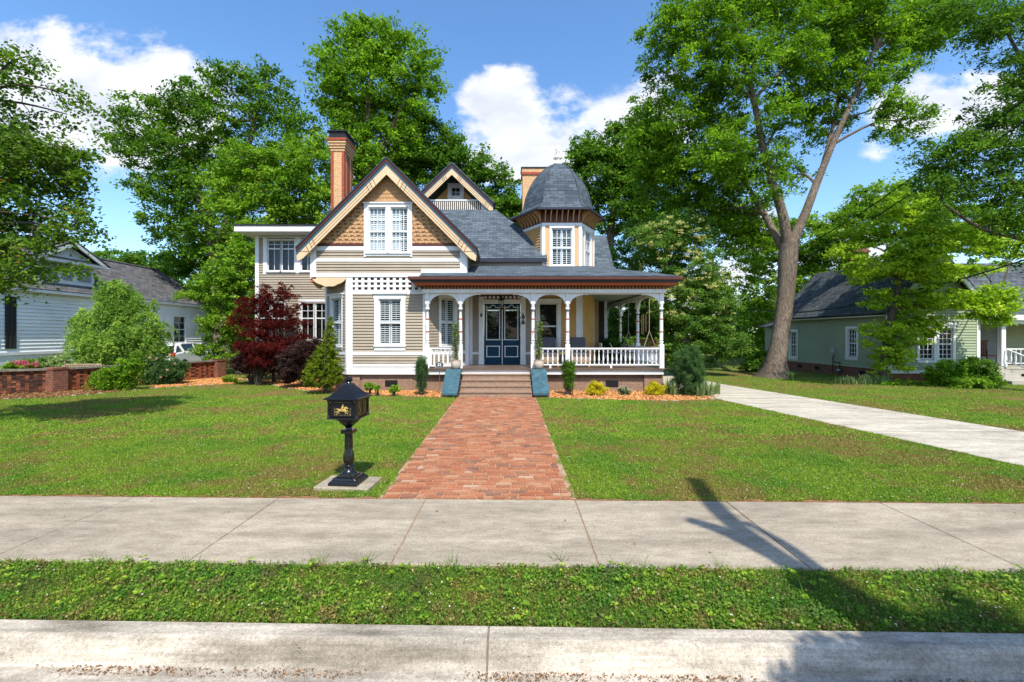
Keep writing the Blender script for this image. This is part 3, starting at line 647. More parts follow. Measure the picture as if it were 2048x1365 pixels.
o = m.build('gable_shingles', tan_shingle, H); o.data.materials.append(slot_c)
for i in gi: o.data.polygons[i].material_index = 1
MB(FRONT).face([(gl(5.05) - .05, -.012, 5.05), (uw[0] - .1, -.012, 5.05), (uw[0] - .1, -.012, 6.62)]).face([(uw[1] + .1, -.012, 5.05), (gr(5.05), -.012, 5.05), (uw[1] + .1, -.012, 6.72)]).face([(uw[0] - .1, -.012, 6.42), (uw[1] + .1, -.012, 6.42), (uw[1] + .1, -.012, 6.62), (uw[0] - .1, -.012, 6.62)]).face([(gl(6.62), -.012, 6.62), (gr(6.62), -.012, 6.62), (AX, -.012, 7.5)]).build('gable_backing', brown_trim, H)
mid = (uw[0] + uw[1]) / 2
for (a, b_) in ((uw[0], mid - .09), (mid + .09, uw[1])):
    window(FRONT, a, b_, uw[2], uw[3], H, casing=.09, meet=5.56, cols=4, rows=(5.98, 5.3), shutters=2, b=.05, slope=1.0, sill=True, openpanel=(1 if a > mid else None))
m = MB(FRONT); m.box(uw[0] - .16, uw[0] - .09, -.01, .06, 4.66, 6.56); m.box(uw[1] + .09, uw[1] + .15, -.01, .06, 4.66, 6.56); m.box(mid - .03, mid + .03, -.01, .045, 4.7, 6.5); m.box(uw[0] - .19, uw[1] + .18, -.01, .09, 6.52, 6.57); m.build('window_surround', white, H)
# gable roofs with layered rakes
def rake(ax, az, run, fr, parent, sc_=1.0, slope=1.0, depth=.30):
    """bargeboard bands below the roof line, both sides; b is outward distance"""
    n = math.sqrt(1 + slope * slope)
    def band(nm, mat, d0, d1, b0, b1, t0=0, t1=1, bottom=0):
        m = MB(fr)
        for s_ in (-1, 1):
            xa, xb = run * t0, run * t1
            P = [(xa, az - slope * xa - d0), (xb, az - slope * xb - d0), (xb - (bottom * .5), az - slope * xb - d1 + bottom * .5), (xa, az - slope * xa - d1)]
            if bottom: P = [(xa, az - slope * xa - d0), (xb, az - slope * xb - d0), (xb - bottom * .1, az - slope * xb - d1 + bottom * .35), (xb - bottom * .7, az - slope * (xb - bottom * .7) - d1 - .01), (xa, az - slope * xa - d1)]
            if s_ < 0: P = P[::-1]
            m.prism([(ax + s_ * p, q) for p, q in P], lambda p, q: (p, b1, q), lambda p, q: (p, b0, q))
        return m.build(nm, mat, parent)
    band('rake_moulding', navy, -.02, .045 * sc_, -.0, depth + .06)
    band('rake_moulding', brown_trim, .045 * sc_, .15 * sc_, -.0, depth + .035)
    band('rake_moulding', teal_trim, .15 * sc_, .26 * sc_, -.0, depth + .012)
    band('bargeboard', cream, .26 * sc_, .58 * sc_, depth - .05, depth, bottom=.32 * sc_)
    for t0, t1 in ((.16, .84),):
        band('bargeboard_groove', brown_trim, .36 * sc_, .378 * sc_, depth, depth + .004, t0, t1); band('bargeboard_groove', brown_trim, .48 * sc_, .498 * sc_, depth, depth + .004, t0, t1)
    m = MB(fr)
    for s_ in (-1, 1):
        for t in (.12, .155, .19, .79, .825, .86):
            x = run * t; c = ax + s_ * x; q = az - slope * x
            # short bars square to the rake
            dx = .11 * sc_ * s_; dz_ = .11 * sc_
            m.prism([(c - .008, q - .46 * sc_ - dz_), (c + .012, q - .46 * sc_ - dz_), (c + .012 + dx * .9, q - .32 * sc_ - dz_ * .4), (c - .008 + dx * .9, q - .32 * sc_ - dz_ * .4)], lambda p, r_: (p, depth + .004, r_), lambda p, r_: (p, depth, r_)) if s_ > 0 else m.prism([(c + .008 + dx * .9, q - .32 * sc_ - dz_ * .4), (c - .012 + dx * .9, q - .32 * sc_ - dz_ * .4), (c - .012, q - .46 * sc_ - dz_), (c + .008, q - .46 * sc_ - dz_)], lambda p, r_: (p, depth + .004, r_), lambda p, r_: (p, depth, r_))
    m.build('bargeboard_groove', brown_trim, parent)
GD = .30
rake(AX, RZ, 3.09, FRONT, H, 1.0, 1.0, GD)
def roofslab(m, pts, th=.05):
    P = [Vector(p) for p in pts]; n = (P[1] - P[0]).cross(P[2] - P[0]).normalized()
    if n.z < 0: P = P[::-1]; n = -n
    T = [p + n * th for p in P]; m.face(T); m.face(P[::-1]); k = len(P)
    for i in range(k): j = (i + 1) % k; m.face([P[i], P[j], T[j], T[i]])
yf = YW - GD - .05
m = MB(); roofslab(m, [(AX, yf, RZ), (AX + 3.1, yf, RZ - 3.1), (AX + 3.1, 21.0, RZ - 3.1), (AX, 21.0, RZ)], .02); roofslab(m, [(AX, yf, RZ), (AX, 21.0, RZ), (AX - 3.1, 21.0, RZ - 3.1), (AX - 3.1, yf, RZ - 3.1)], .02)
m.build('gable_roof', shin, H)
m = MB(); roofslab(m, [(AX, yf + .1, RZ - .34), (AX + 2.9, yf + .1, RZ - 3.24), (AX + 2.9, 16.2, RZ - 3.24), (AX, 16.2, RZ - .34)], .02); roofslab(m, [(AX, yf + .1, RZ - .34), (AX, 16.2, RZ - .34), (AX - 2.9, 16.2, RZ - 3.24), (AX - 2.9, yf + .1, RZ - 3.24)], .02); m.build('rake_soffit', brown_trim, H)
# eaves returning along the sides of the front gable
for s_ in (-1, 1):
    x = AX + s_ * 3.05; m = MB(); m.box(x - .04, x + .04, YW - GD - .02, 17.9, RZ - 3.05 - .17, RZ - 3.05 + .02); m.build('side_eave', brown_trim, H)
    m = MB(); m.box(min(x, x - s_ * .42), max(x, x - s_ * .42), YW - GD, 17.9, RZ - 3.05 - .19, RZ - 3.05 - .17); m.build('side_eave', cream, H)
# main hipped roof
ez, ey = 4.86, 17.55; rx = 2.2; top = 2.58
m = MB(); tx = rx - top; ty = ey + top; tz = ez + top
roofslab(m, [(-4, ey, ez), (1.66, ey, ez), (1.66, ey + .35, ez + .35), (rx - .35, ey + .35, ez + .35), (tx, ty, tz), (-4, ty, tz)]); roofslab(m, [(rx - .35, ey + .35, ez + .35), (rx, 18.6, ez), (rx, 25, ez), (tx, 25 - top, tz), (tx, ty, tz)]); roofslab(m, [(-4.0, ty, tz), (tx, ty, tz), (tx, 23, tz), (-4.0, 23, tz)], .03)
roofslab(m, [(-6.9, 18.2, 5.0), (-4.0, 18.2, 6.6), (-4.0, 24, 6.6), (-6.9, 24, 5.0)], .03)
m.build('main_roof', shin, H)
m = MB(); m.box(-1.2, 1.66, ey - .02, ey + .03, ez - .10, ez + .015); m.build('eave_gutter', navy, H)
siding('clapboard_wall', DOORW, -1.30, 1.7, 4.2, 4.9, taupe, H); m = MB(DOORW); m.box(-1.3, 1.6, -.01, .03, 4.40, 4.62); m.build('trim_board', white, H)
# upper rear wing with cross gable (right side)
m = MB(); roofslab(m, [(1.5, 20.8, 4.72), (5.1, 20.8, 4.72), (5.15, 23, 6.93), (1.5, 23, 6.93)]); roofslab(m, [(1.5, 23, 6.93), (5.15, 23, 6.93), (5.1, 25.2, 4.72), (1.5, 25.2, 4.72)]); m.build('wing_roof', shin, H)
m = MB(); m.face([(4.85, 21, 4.6), (4.85, 25, 4.6), (4.85, 23, 6.8)]); m.build('wing_gable', taupe, H)
WNG = Fr(0, 21.9); siding('clapboard_wall', WNG, 3.2, 4.55, .8, 4.6, ochre, H); m = MB(WNG); m.box(4.22, 4.36, -.01, .03, .8, 4.6); m.box(4.82, 4.95, -.01, .03, .8, 4.6); m.build('trim_board', white, H)
MB(WNG).box(4.36, 4.82, -.03, -.02, .8, 4.6).build('side_door', char, H)
siding('clapboard_wall', Fr(4.9, 21.9, 0, 1), 0, 4.5, .8, 4.6, taupe, H)
# small rear gable with its balcony
DY = 20.35; GF = Fr(0, DY); gx, gz = -2.30, 9.50; ggl = lambda z: gx - (gz - .42 - z); ggr = lambda z: gx + (gz - .42 - z)
rake(gx, gz, 1.82, Fr(0, DY), H, .85, .95, .30)
m = MB(); roofslab(m, [(gx, DY - .36, gz), (gx + 1.86, DY - .36, gz - 1.77), (gx + 1.86, 24, gz - 1.77), (gx, 24, gz)]); roofslab(m, [(gx, DY - .36, gz), (gx, 24, gz), (gx - 1.86, 24, gz - 1.77), (gx - 1.86, DY - .36, gz - 1.77)]); m.build('dormer_roof', shin, H)
GW = Fr(0, 21.1); dw = (X_(902, 21.1), X_(921, 21.1), Z_(394, 21.1), Z_(374.5, 21.1))
siding('dormer_wall', GW, ggl, ggr, 7.4, 9.0, ochre, H, holes=[(dw[0], dw[1], dw[2], dw[3])], e=.14)
window(GW, *dw, H, casing=.15, meet=None, cols=2, rows=((dw[2] + dw[3]) / 2,), name='window')
m = MB(); m.box(gx - 1.75, gx + 1.75, DY - .1, 21.2, 7.36, 7.42); m.build('balcony_floor', deck_paint, H)
m = MB(); m.box(gx + 1.28, gx + 1.52, DY - .04, DY + .2, 7.42, 7.80); m.box(gx + 1.28, gx + 1.40, DY + .2, 21.1, 7.42, 7.8); m.box(gx - 1.52, gx - 1.28, DY - .04, DY + .2, 7.42, 7.8); m.build('trim_board', white, H)
m = MB(); m.box(gx - 1.36, gx + 1.36, DY - .05, DY + .03, 7.93, 7.985); m.box(gx - 1.36, gx + 1.36, DY - .05, DY + .03, 7.43, 7.47); bal = m.build('balcony_railing', white, H)
for i in range(30):
    x = gx - 1.3 + i * 2.6 / 29; MB().box(x - .018, x + .018, DY - .03, DY + .005, 7.47, 7.93).build('baluster', white, bal)
m = MB(); m.face([(tx, ty, tz + .06), (tx + .0, 22, tz + .06), (tx, 22, tz + .06)]) if False else None
# left chimney
def chimney(x0, x1, y0, y1, zb, zt, nm='chimney'):
    c = MB(); c.box(x0, x1, y0, y1, zb, zt - .9); ch = c.build(nm, chim_cream, H)
    w = (x1 - x0)
    m = MB()
    for (a, b_) in ((x0 - .02, x0 + .09), (x1 - .09, x1 + .02)):
        m.box(a, b_, y0 - .02, y0 + .12, zb, zt - .9); m.box(a, b_, (y0 + y1) / 2 - .16, (y0 + y1) / 2 + .16, zb, zt - .9); m.box(a, b_, y1 - .12, y1 + .02, zb, zt - .9)
    m.build('chimney_pilaster', chim_red, ch)
    m = MB(); q = zt - .95
    for i, (d, h) in enumerate(((.03, .10), (.06, .10), (.09, .10), (.12, .10))):
        m.box(x0 - d, x1 + d, y0 - d, y1 + d, q, q + h - .02); m.box(x0 - d + .02, x1 + d - .02, y0 - d + .02, y1 + d - .02, q + h - .02, q + h); q += h
    m.build('chimney_corbel', chim_cream, ch)
    m = MB(); m.box(x0 - .15, x1 + .15, y0 - .15, y1 + .15, q, q + .09); m.build('chimney_band', chim_red, ch)
    m = MB(); m.box(x0 - .07, x1 + .07, y0 - .07, y1 + .07, q + .09, q + .36); m.box(x0 - .13, x1 + .13, y0 - .13, y1 + .13, q + .36, q + .41); m.build('chimney_cap', dark_metal, ch)
chimney(X_(663, 18.6), X_(688, 18.6), 18.6, 19.55, 4.5, Z_(257, 18.6) + .02)
m = MB(); m.box(X_(1045, 22), X_(1045, 22) + 1.2, 22, 22.8, 5, Z_(350, 22)); c2 = m.build('chimney', chim_cream, H)
x0 = X_(1045, 22); m = MB(); m.box(x0 - .05, x0 + 1.25, 21.95, 22.85, Z_(350, 22), Z_(345, 22)); m.build('chimney_band', chim_red, c2)
m = MB(); m.box(x0 - .03, x0 + 1.23, 21.97, 22.83, Z_(345, 22), Z_(337, 22)); m.build('chimney_top', chim_cream, c2); MB().box(x0 - .07, x0 + 1.27, 21.93, 22.87, Z_(337, 22), Z_(335, 22)).build('chimney_cap', dark_metal, c2)
# ---------------- turret
def hexring(m, R0, z0, R1, z1, ks=range(6)):
    for k in ks:
        a, b_ = hexv(R0, k), hexv(R0, k + 1); c, d = hexv(R1, k + 1), hexv(R1, k); m.face([(*a, z0), (*b_, z0), (*c, z1), (*d, z1)])
def hexface(k, R=RT): a, b_ = hexv(R, k), hexv(R, k + 1); return Fr(a[0], a[1], b_[0] - a[0], b_[1] - a[1])
zt0, zt1 = 4.35, 6.30
for k in range(6):
    fr = hexface(k); S_ = RT
    m = MB(fr); m.box(-.01, .10, -.03, .03, zt0, zt1); m.box(S_ - .10, S_ + .01, -.03, .03, zt0, zt1); m.box(.1, S_ - .1, -.03, .026, zt0, zt0 + .09 + (.12 if k in (1, 2) else 0)); m.box(.1, S_ - .1, -.03, .026, zt1 - .10, zt1)
    m.build('trim_board', white, H)
    if k in (1, 2, 3):
        a0, a1 = (S_ / 2 - .40, S_ / 2 + .40) if k != 2 else (S_ / 2 - .36, S_ / 2 + .36)
        if k == 3: a0, a1 = .4, 1.1
        m = MB(fr)
        for (p, q) in ((.1, a0 - .05), (a1 + .05, S_ - .1)): m.box(p, q, -.03, .0, zt0, zt1)
        m.box(a0 - .05, a1 + .05, -.03, .0, zt0, 4.60); m.box(a0 - .05, a1 + .05, -.03, 0, 6.13, zt1); m.build('turret_wall', peach, H)
        window(fr, a0, a1, 4.62, 6.10, H, casing=.085, meet=5.33, cols=4 if k == 1 else 2, rows=(5.72,), shutters=2, b=.04, leaves=1)
    else: siding('turret_wall', fr, .08, S_ - .08, zt0, zt1, ochre, H)
m = MB(); hexring(m, RT + .02, zt1, RT + .02, zt1 + .62); m.build('turret_frieze', brown_trim, H)
m = MB(); hexring(m, RT + .02, 6.80, 1.98, 6.74); m.build('turret_soffit', brown_trim, H)
for k in range(6):
    fr = hexface(k, RT + .02); n = 7 if k < 3 else 5
    for i in range(n):
        a = (RT + .02) * (i + .5) / n; w = .019
        P = [(.0, 6.34), (.035, 6.37), (.08, 6.50), (.20, 6.63), (.33, 6.69), (.33, 6.76), (.0, 6.78)]
        MB(fr).prism(P, lambda p, q: (a - w, p, q), lambda p, q: (a + w, p, q)).build('turret_bracket', bracket_c, H)
m = MB(); hexring(m, 1.99, 6.72, 1.99, 6.80); hexring(m, 1.97, 6.715, 1.99, 6.72); m.build('turret_gutter', navy, H)
prof = [(1.98, 6.80), (1.80, 6.855), (1.62, 6.93), (1.50, 7.03), (1.43, 7.16), (1.39, 7.36), (1.335, 7.60), (1.25, 7.86), (1.13, 8.12), (.98, 8.37), (.80, 8.59), (.60, 8.78), (.42, 8.92), (.26, 9.02)]
m = MB()
for (r0, z0), (r1, z1) in zip(prof, prof[1:]): hexring(m, r0, z0, r1, z1)
m.build('turret_dome', shin, H)
m = MB()
for k in range(6):
    pts = [(*hexv(r + .012, k), z + .008) for r, z in prof]; m.tube(pts, .024, 5)
m.build('dome_ridge_cap', shin, H)
m = MB(); c = (XT, YT, 0); m.lathe([(.30, 9.0), (.29, 9.04), (.17, 9.14), (.11, 9.22), (.10, 9.28), (.19, 9.31), (.19, 9.34), (.10, 9.38), (.07, 9.46), (.065, 9.54), (.10, 9.62), (.105, 9.72), (.07, 9.80), (.03, 9.83)], c, 12)
for a in range(4):
    t = a * PI / 2 + .5; u = (math.cos(t), math.sin(t)); m.tube([(XT + u[0] * r, YT + u[1] * r, z) for r, z in ((.05, 9.40), (.13, 9.42), (.165, 9.50), (.14, 9.57), (.09, 9.58))], [.03, .03, .026, .024, .02], 6)
m.build('turret_finial', finial_w, H, smooth=True)
# turret base under the porch roof
m = MB(hexface(2)); m.box(.0, RT, -.05, .0, .8, 4.3); m.build('turret_base', stucco, H)
m = MB(hexface(2)); m.box(-.02, .10, -.02, .03, .8, 4.3); m.build('trim_board', white, H)
m = MB(hexface(3)); m.box(.0, RT, -.05, .0, .8, 4.4); m.build('turret_base', stucco, H)
# ---------------- wall with the doors, under the porch
DZ0, DZ1 = .80, 3.17; dx0, dx1 = -.78, .64
rw = (1.36, 2.08, 1.42, 3.17)
siding('clapboard_wall', DOORW, -1.30, 3.0, .8, 1.19, taupe, H, holes=[(dx0 - .02, dx1 + .02, 0, 3)])
siding('clapboard_wall', DOORW, -1.30, 1.16, 1.28, 3.9, taupe, H, holes=[(dx0 - .02, dx1 + .02, 0, 3.2)])
siding('clapboard_wall', DOORW, 1.16, 2.9, 1.28, 3.9, ochre, H, holes=[(rw[0] - .02, rw[1] + .02, rw[2], rw[3])])
m = MB(DOORW); m.box(-1.34, -1.22, -.02, .03, .8, 3.6); m.box(-1.22, dx0 - .2, -.01, .025, 1.19, 1.29); m.box(dx1 + .2, 1.2, -.01, .025, 1.19, 1.29); m.box(2.80, 2.98, -.01, .04, .8, 3.6); m.build('trim_board', white, H)
window(DOORW, *rw, H, casing=.13, meet=2.28, head=.02, back=None)
W_ = thing  # (alias kept short)
m = MB(DOORW); m.box(dx0 - .2, dx0, -.02, .07, .8, 3.42); m.box(dx1, dx1 + .2, -.02, .07, .8, 3.42)
for a in (dx0 - .2, dx1): m.box(a - .015, a + .215, .0, .10, 3.12, 3.17); m.box(a - .01, a + .21, 0, .09, .8, .98); m.box(a + .03, a + .17, .07, .08, 1.9, 3.0)
m.box(dx0, dx1, -.02, .05, DZ1, DZ1 + .15); m.build('door_surround', white, H)
m = MB(DOORW); m.box(dx0, dx1, -.02, .03, DZ1 + .15, 3.52); m.box(dx0 - .3, dx1 + .3, -.01, .09, 3.46, 3.54); m.build('door_frieze', brown_trim, H)
m = MB(DOORW)
for i in range(9):
    x = dx0 + .07 + i * (dx1 - dx0 - .14) / 8
    m.prism([(x + .052 * math.cos(t * PI / 6), 3.40 + .052 * math.sin(t * PI / 6)) for t in range(12)], lambda p, q: (p, .03, q), lambda p, q: (p, .055, q))
m.build('frieze_rosettes', white, H)
for s_ in (0, 1):
    a0 = dx0 + s_ * (dx1 - dx0) / 2 + .005; a1 = a0 + (dx1 - dx0) / 2 - .01; am = (a0 + a1) / 2
    g0, g1, gz0, gz1 = a0 + .13, a1 - .13, 1.82, 2.90
    m = MB(DOORW); m.box(a0, g0, -.09, -.045, DZ0, DZ1); m.box(g1, a1, -.09, -.045, DZ0, DZ1); m.box(g0, g1, -.09, -.045, DZ0, gz0); m.box(g0, g1, -.09, -.045, gz1, DZ1)
    d = m.build('front_door', door_teal, H)
    MB(DOORW).face([(g0, -.07, gz0), (g1, -.07, gz0), (g1, -.07, gz1), (g0, -.07, gz1)]).build('door_glass', glass, d)
    MB(DOORW).box(g0 - .02, g1 + .02, -.30, -.28, gz0, gz1).build('door_curtain', interior, d)
    m = MB(DOORW); w = .03
    for (p, q, r, t) in ((g0 - .05, g1 + .05, gz0 - .08, gz1 + .04), (g0 - .04, g1 + .04, 1.08, 1.52)):
        m.box(p, p + w, -.045, -.02, r, t); m.box(q - w, q, -.045, -.02, r, t); m.box(p - .015, q + .015, -.045, -.018, r, r + w); m.box(p - .015, q + .015, -.045, -.018, t - w, t)
    m.box(g0 - .08, am - .09, -.045, -.02, 3.0, 3.03); m.box(am + .09, g1 + .08, -.045, -.02, 3.0, 3.03); m.box(g0 - .05, g0 - .02, -.045, -.02, 2.92, 3.09); m.box(g1 + .02, g1 + .05, -.045, -.02, 2.92, 3.09)
    m.tube([(am + .09 * math.cos(t * PI / 8), -.032, 3.015 + .09 * math.sin(t * PI / 8)) for t in range(9)], .014, 6)
    m.build('door_moulding', white, d)
    m = MB(DOORW); m.lathe([(.012, -.02), (.028, 0), (.028, .02), (.012, .04)], (a1 - .06 if s_ == 0 else a0 + .06, .0 - .02, 1.75), 8); m.build('door_knob', gold, d)
m = MB(DOORW); m.box(-.085, -.055, -.05, -.015, DZ0, DZ1); m.build('door_astragal', white, H)
# shaped black plate on the right jamb, small plate on the left one
m = MB(DOORW); prf = [(.03, 0), (.07, .02), (.05, .10), (.015, .17), (.05, .24), (.07, .30), (.03, .33), (.02, .37), (.03, .40), (.01, .43)]
m.prism([(dx1 + .1 + r, 2.36 + z) for r, z in prf] + [(dx1 + .1 - r, 2.36 + z) for r, z in prf[::-1]], lambda p, q: (p, .082, q), lambda p, q: (p, .11, q)); m.build('wall_plaque', black_iron, H)
m = MB(DOORW); m.lathe([(.02, 0), (.04, .02), (.04, .06), (.028, .08), (.035, .11), (.02, .14)], (dx0 - .1, .09, 2.64), 8); m.build('door_bell', black_iron, H)
# ---------------- porch deck, skirt, roof
PX0, PX1, PY0 = -2.74, 5.50, 15.62
m = MB()
for i in range(1): m.box(PX0, PX1, PY0 - .06, 17.9, .745, .80)
m.box(3.2, PX1, 17.9, 26, .745, .80); m.build('porch_floor', deck_paint, H)
m = MB(); m.box(PX0, -1.5, PY0, PY0 + .03, .585, .745); m.box(-1.5, .98, PY0 + .0, PY0 + .03, .60, .745); m.box(.98, PX1 - .02, PY0, PY0 + .03, .585, .745); m.box(PX1 - .05, PX1 - .02, PY0 + .03, 26, .585, .745); m.build('porch_skirt', white, H)
EY, EX1, EX0, EZ = 15.15, 5.85, -2.82, 3.91
m = MB(); roofslab(m, [(EX0, EY, EZ - .03), (EX1, EY, EZ - .03), (3.3, 17.75, 4.60), (EX0, 17.75, 4.60)], .04); roofslab(m, [(EX1, EY, EZ - .03), (EX1, 26, EZ - .03), (3.3, 26, 4.60), (3.3, 17.75, 4.60)], .04); m.build('porch_roof', shin, H)
m = MB(FRONT); m.box(X_(843, YW), -1.30, .0, .10, 4.10, 4.235); m.build('roof_flashing', white, H)
m = MB(); m.face([(PX0, PY0, 3.56), (PX0, 17.7, 3.56), (PX1, 17.7, 3.56), (PX1, PY0, 3.56)]); m.face([(3.2, 17.7, 3.56), (3.2, 26, 3.56), (PX1, 26, 3.56), (PX1, 17.7, 3.56)])
for i in range(60): x = PX0 + i * .14; (m.box(x, x + .008, PY0 + .2, 17.7, 3.553, 3.56) if x < 3.2 else m.box(x, x + .008, PY0 + .2, 26, 3.553, 3.56)) if x < PX1 else None
m.build('porch_ceiling', ceil_blue, H)
MB().box(-1.43, -1.335, 17.24, 17.76, .8, 4.3).build('corner_board', white, H)
def sweep(prof, mat, name):
    """prof: closed list of (out, z) swept round the eaves: left return, front, right side"""
    path = [((PX0, 15.9), (-1, 0)), ((PX0, PY0), (-1, -1)), ((PX1, PY0), (1, -1)), ((PX1, 26), (1, 0))]
    m = MB(); n = len(prof)
    for i in range(3):
        (p, d), (q, e) = path[i], path[i + 1]
        for j in range(n):
            (o0, z0), (o1, z1) = prof[j], prof[(j + 1) % n]
            m.face([(p[0] + d[0] * o0, p[1] + d[1] * o0, z0), (q[0] + e[0] * o0, q[1] + e[1] * o0, z0), (q[0] + e[0] * o1, q[1] + e[1] * o1, z1), (p[0] + d[0] * o1, p[1] + d[1] * o1, z1)])
    return m.build(name, mat, H)
sk = .0
OO = -.10  # left return keeps short
sweep([(.36, 3.88), (.46, 3.88), (.47, 3.895), (.47, 3.80), (.44, 3.79), (.36, 3.79)], brown_trim, 'porch_gutter')
sweep([(.28, 3.79), (.43, 3.79), (.40, 3.74), (.34, 3.70), (.28, 3.70)], navy, 'porch_cornice')
sweep([(.20, 3.70), (.33, 3.70), (.30, 3.66), (.27, 3.62), (.20, 3.62)], rust, 'porch_cornice')
sweep([(.00, 3.62), (.26, 3.62), (.26, 3.607), (.03, 3.607), (.03, 3.50), (.0, 3.50)], brown_trim, 'porch_frieze')
sweep([(-.10, 3.39), (.05, 3.39), (.05, 3.50), (-.10, 3.50)], white, 'porch_beam')
sweep([(-.10, 3.50), (.062, 3.50), (.062, 3.512), (-.10, 3.512)], white, 'porch_beam')
m = MB(); x = PX0
while x < PX1 + .02: m.box(x, x + .055, PY0 - .085, PY0 - .03, 3.515, 3.60); x += .115
y = PY0
while y < 26: m.box(PX1 + .03, PX1 + .085, y, y + .055, 3.515, 3.60); y += .115
m.build('dentil_row', dentil_c, H)
# porch posts
def porch_post(x, y, first=None):
    if first: 
        o = first.copy(); COL.objects.link(o); o.location = Vector((x, y, .8)) - WL[H.name]; WL[o.name] = Vector((x, y, .8))
        for c in first.children: d = c.copy(); COL.objects.link(d); d.parent = o
        return o
    m = MB(); m.box(x - .078, x + .078, y - .078, y + .078, .8, 1.62); m.box(x - .072, x + .072, y - .072, y + .072, 3.02, 3.39)
    m.lathe([(.07, 1.62), (.05, 1.65), (.075, 1.68), (.075, 1.71), (.048, 1.74), (.07, 1.77), (.058, 1.80), (.063, 2.05), (.060, 2.5), (.05, 2.72), (.062, 2.75)], (x, y, 0), 14)
    m.lathe([(.05, 2.79), (.075, 2.82), (.08, 2.86), (.05, 2.90), (.066, 2.94), (.072, 3.02)], (x, y, 0), 14)
    o = m.build('porch_post', white, H, smooth=True, origin=(x, y, .8))
    m = MB()
    for z in (2.03, 2.47): m.lathe([(.066, z), (.070, z + .01), (.070, z + .035), (.066, z + .045)], (x, y, 0), 14)
    m.build('painted_ring', rust, o); MB().lathe([(.056, 2.75), (.06, 2.76), (.06, 2.78), (.056, 2.79)], (x, y, 0), 14).build('painted_ring', navy, o)
    return o
PP = [X_(855, 15.7), X_(921, 15.7), X_(1066, 15.7), X_(1135, 15.7), X_(1322.5, 15.7)]
post0 = porch_post(PP[0], 15.70)
for x in PP[1:]: porch_post(x, 15.70, post0)
SY = [15.70 + 2.75 * k for k in range(1, 4)]
for y in SY: porch_post(5.42, y, post0)
# arched spandrels between posts
def arch(fr, a0, a1, parent, nm='arch_bracket'):
    r = min((a1 - a0) / 2, .62); zt, zs, zc = 3.392, 3.02, 3.335
    m = MB(fr)
    for s_ in (-1, 1):
        base_ = a0 if s_ < 0 else a1; d = -s_
        P = [(base_, zt), (base_, zs)]
        for i in range(13):
            t = i / 12 * PI / 2; P.append((base_ + d * (.02 + (r - .02) * (1 - math.cos(t))), zs + (zc - zs) * math.sin(t)))
        P.append((base_ + d * r, zt))
        if d < 0: P = P[::-1]
        # cut into quads to stay flat
        m.prism(P, lambda p, q: (p, -.02, q), lambda p, q: (p, .03, q))
        m.prism([(base_, 3.10), (base_ + d * .035, 3.07), (base_ + d * .085, 3.17), (base_ + d * .11, 3.20), (base_ + d * .07, 3.24), (base_, 3.26)][::(1 if d > 0 else -1)], lambda p, q: (p, .03, q), lambda p, q: (p, .055, q))
    if (a1 - a0) / 2 > .7: m.box(a0 + r, a1 - r, -.015, .028, 3.345, 3.392)
    for c in ((a0 + a1) / 2 - .07, (a0 + a1) / 2 + .07) if (a1 - a0) < 1.4 else (a0 + r - .03, a1 - r + .03):
        m.prism([(c - .03, 3.36), (c - .015, 3.32), (c, 3.305), (c + .015, 3.32), (c + .03, 3.36)], lambda p, q: (p, -.02, q), lambda p, q: (p, .045, q))
    return m.build(nm, white, H)
PF = Fr(0, 15.70)
for a, b_ in zip(PP, PP[1:]): arch(PF, a + .075, b_ - .075, H)
PS = Fr(5.42, 15.70, 0, 1)
for k in range(3): arch(PS, 2.75 * k + .075, 2.75 * (k + 1) - .075, H)
arch(PS, 2.75 * 3 + .075, 2.75 * 4 - .2, H)
# railings
BPROF = [(.022, 0), (.022, .05), (.015, .06), (.030, .12), (.034, .17), (.026, .25), (.017, .34), (.015, .40), (.026, .42), (.026, .50)]
def baluster(fr, a, parent, z=.94, first=[None]):
    p = fr(a, 0, z)
    if first[0] is None:
        o = MB().lathe(BPROF, p, 8).build('baluster', white, parent, smooth=True, origin=p); first[0] = o; return
    o = first[0].copy(); COL.objects.link(o); o.parent = parent; o.location = Vector(p) - WL[parent.name]
def railing(fr, a0, a1, foot=None):
    m = MB(fr); m.box(a0, a1, -.04, .04, 1.455, 1.50); m.box(a0, a1, -.025, .025, .895, .94); m.box(a0, a1, -.028, .028, 1.435, 1.455)
    for f in foot or []: m.box(f - .03, f + .03, -.03, .03, .80, .895)
    o = m.build('porch_railing', white, H); n = int((a1 - a0 - .08) / .148)
    for i in range(n): baluster(fr, a0 + .09 + i * (a1 - a0 - .18) / (n - 1), o)
railing(PF, PP[2] + .078, PP[3] - .078, [.5 * (PP[2] + PP[3])]); railing(PF, PP[3] + .078, PP[4] - .078, [PP[3] + 1.5])
for k in range(2): railing(PS, 2.75 * k + .078, 2.75 * (k + 1) - .078)
m = MB(PF); a0, a1 = PP[0] + .078, PP[1] - .078; m.box(a0, a1, -.04, .04, 1.46, 1.50); m.box(a0, a1, -.025, .025, 1.27, 1.31); m.box(a0, a1, -.025, .025, .86, .90); m.box(a0, a0 + .07, -.03, .03, .90, 1.46)
for i in range(6):
    x = a0 + .15 + i * .155; m.tube([(x + .055 * math.cos(t * PI / 6), 0, 1.385 + .062 * math.sin(t * PI / 6)) for t in range(13)], .018, 5)
rl = m.build('porch_railing', white, H)
for i in range(6): x = a0 + .16 + i * .155; MB(PF).box(x - .028, x + .028, -.02, .02, .90, 1.27).build('baluster', white, rl)
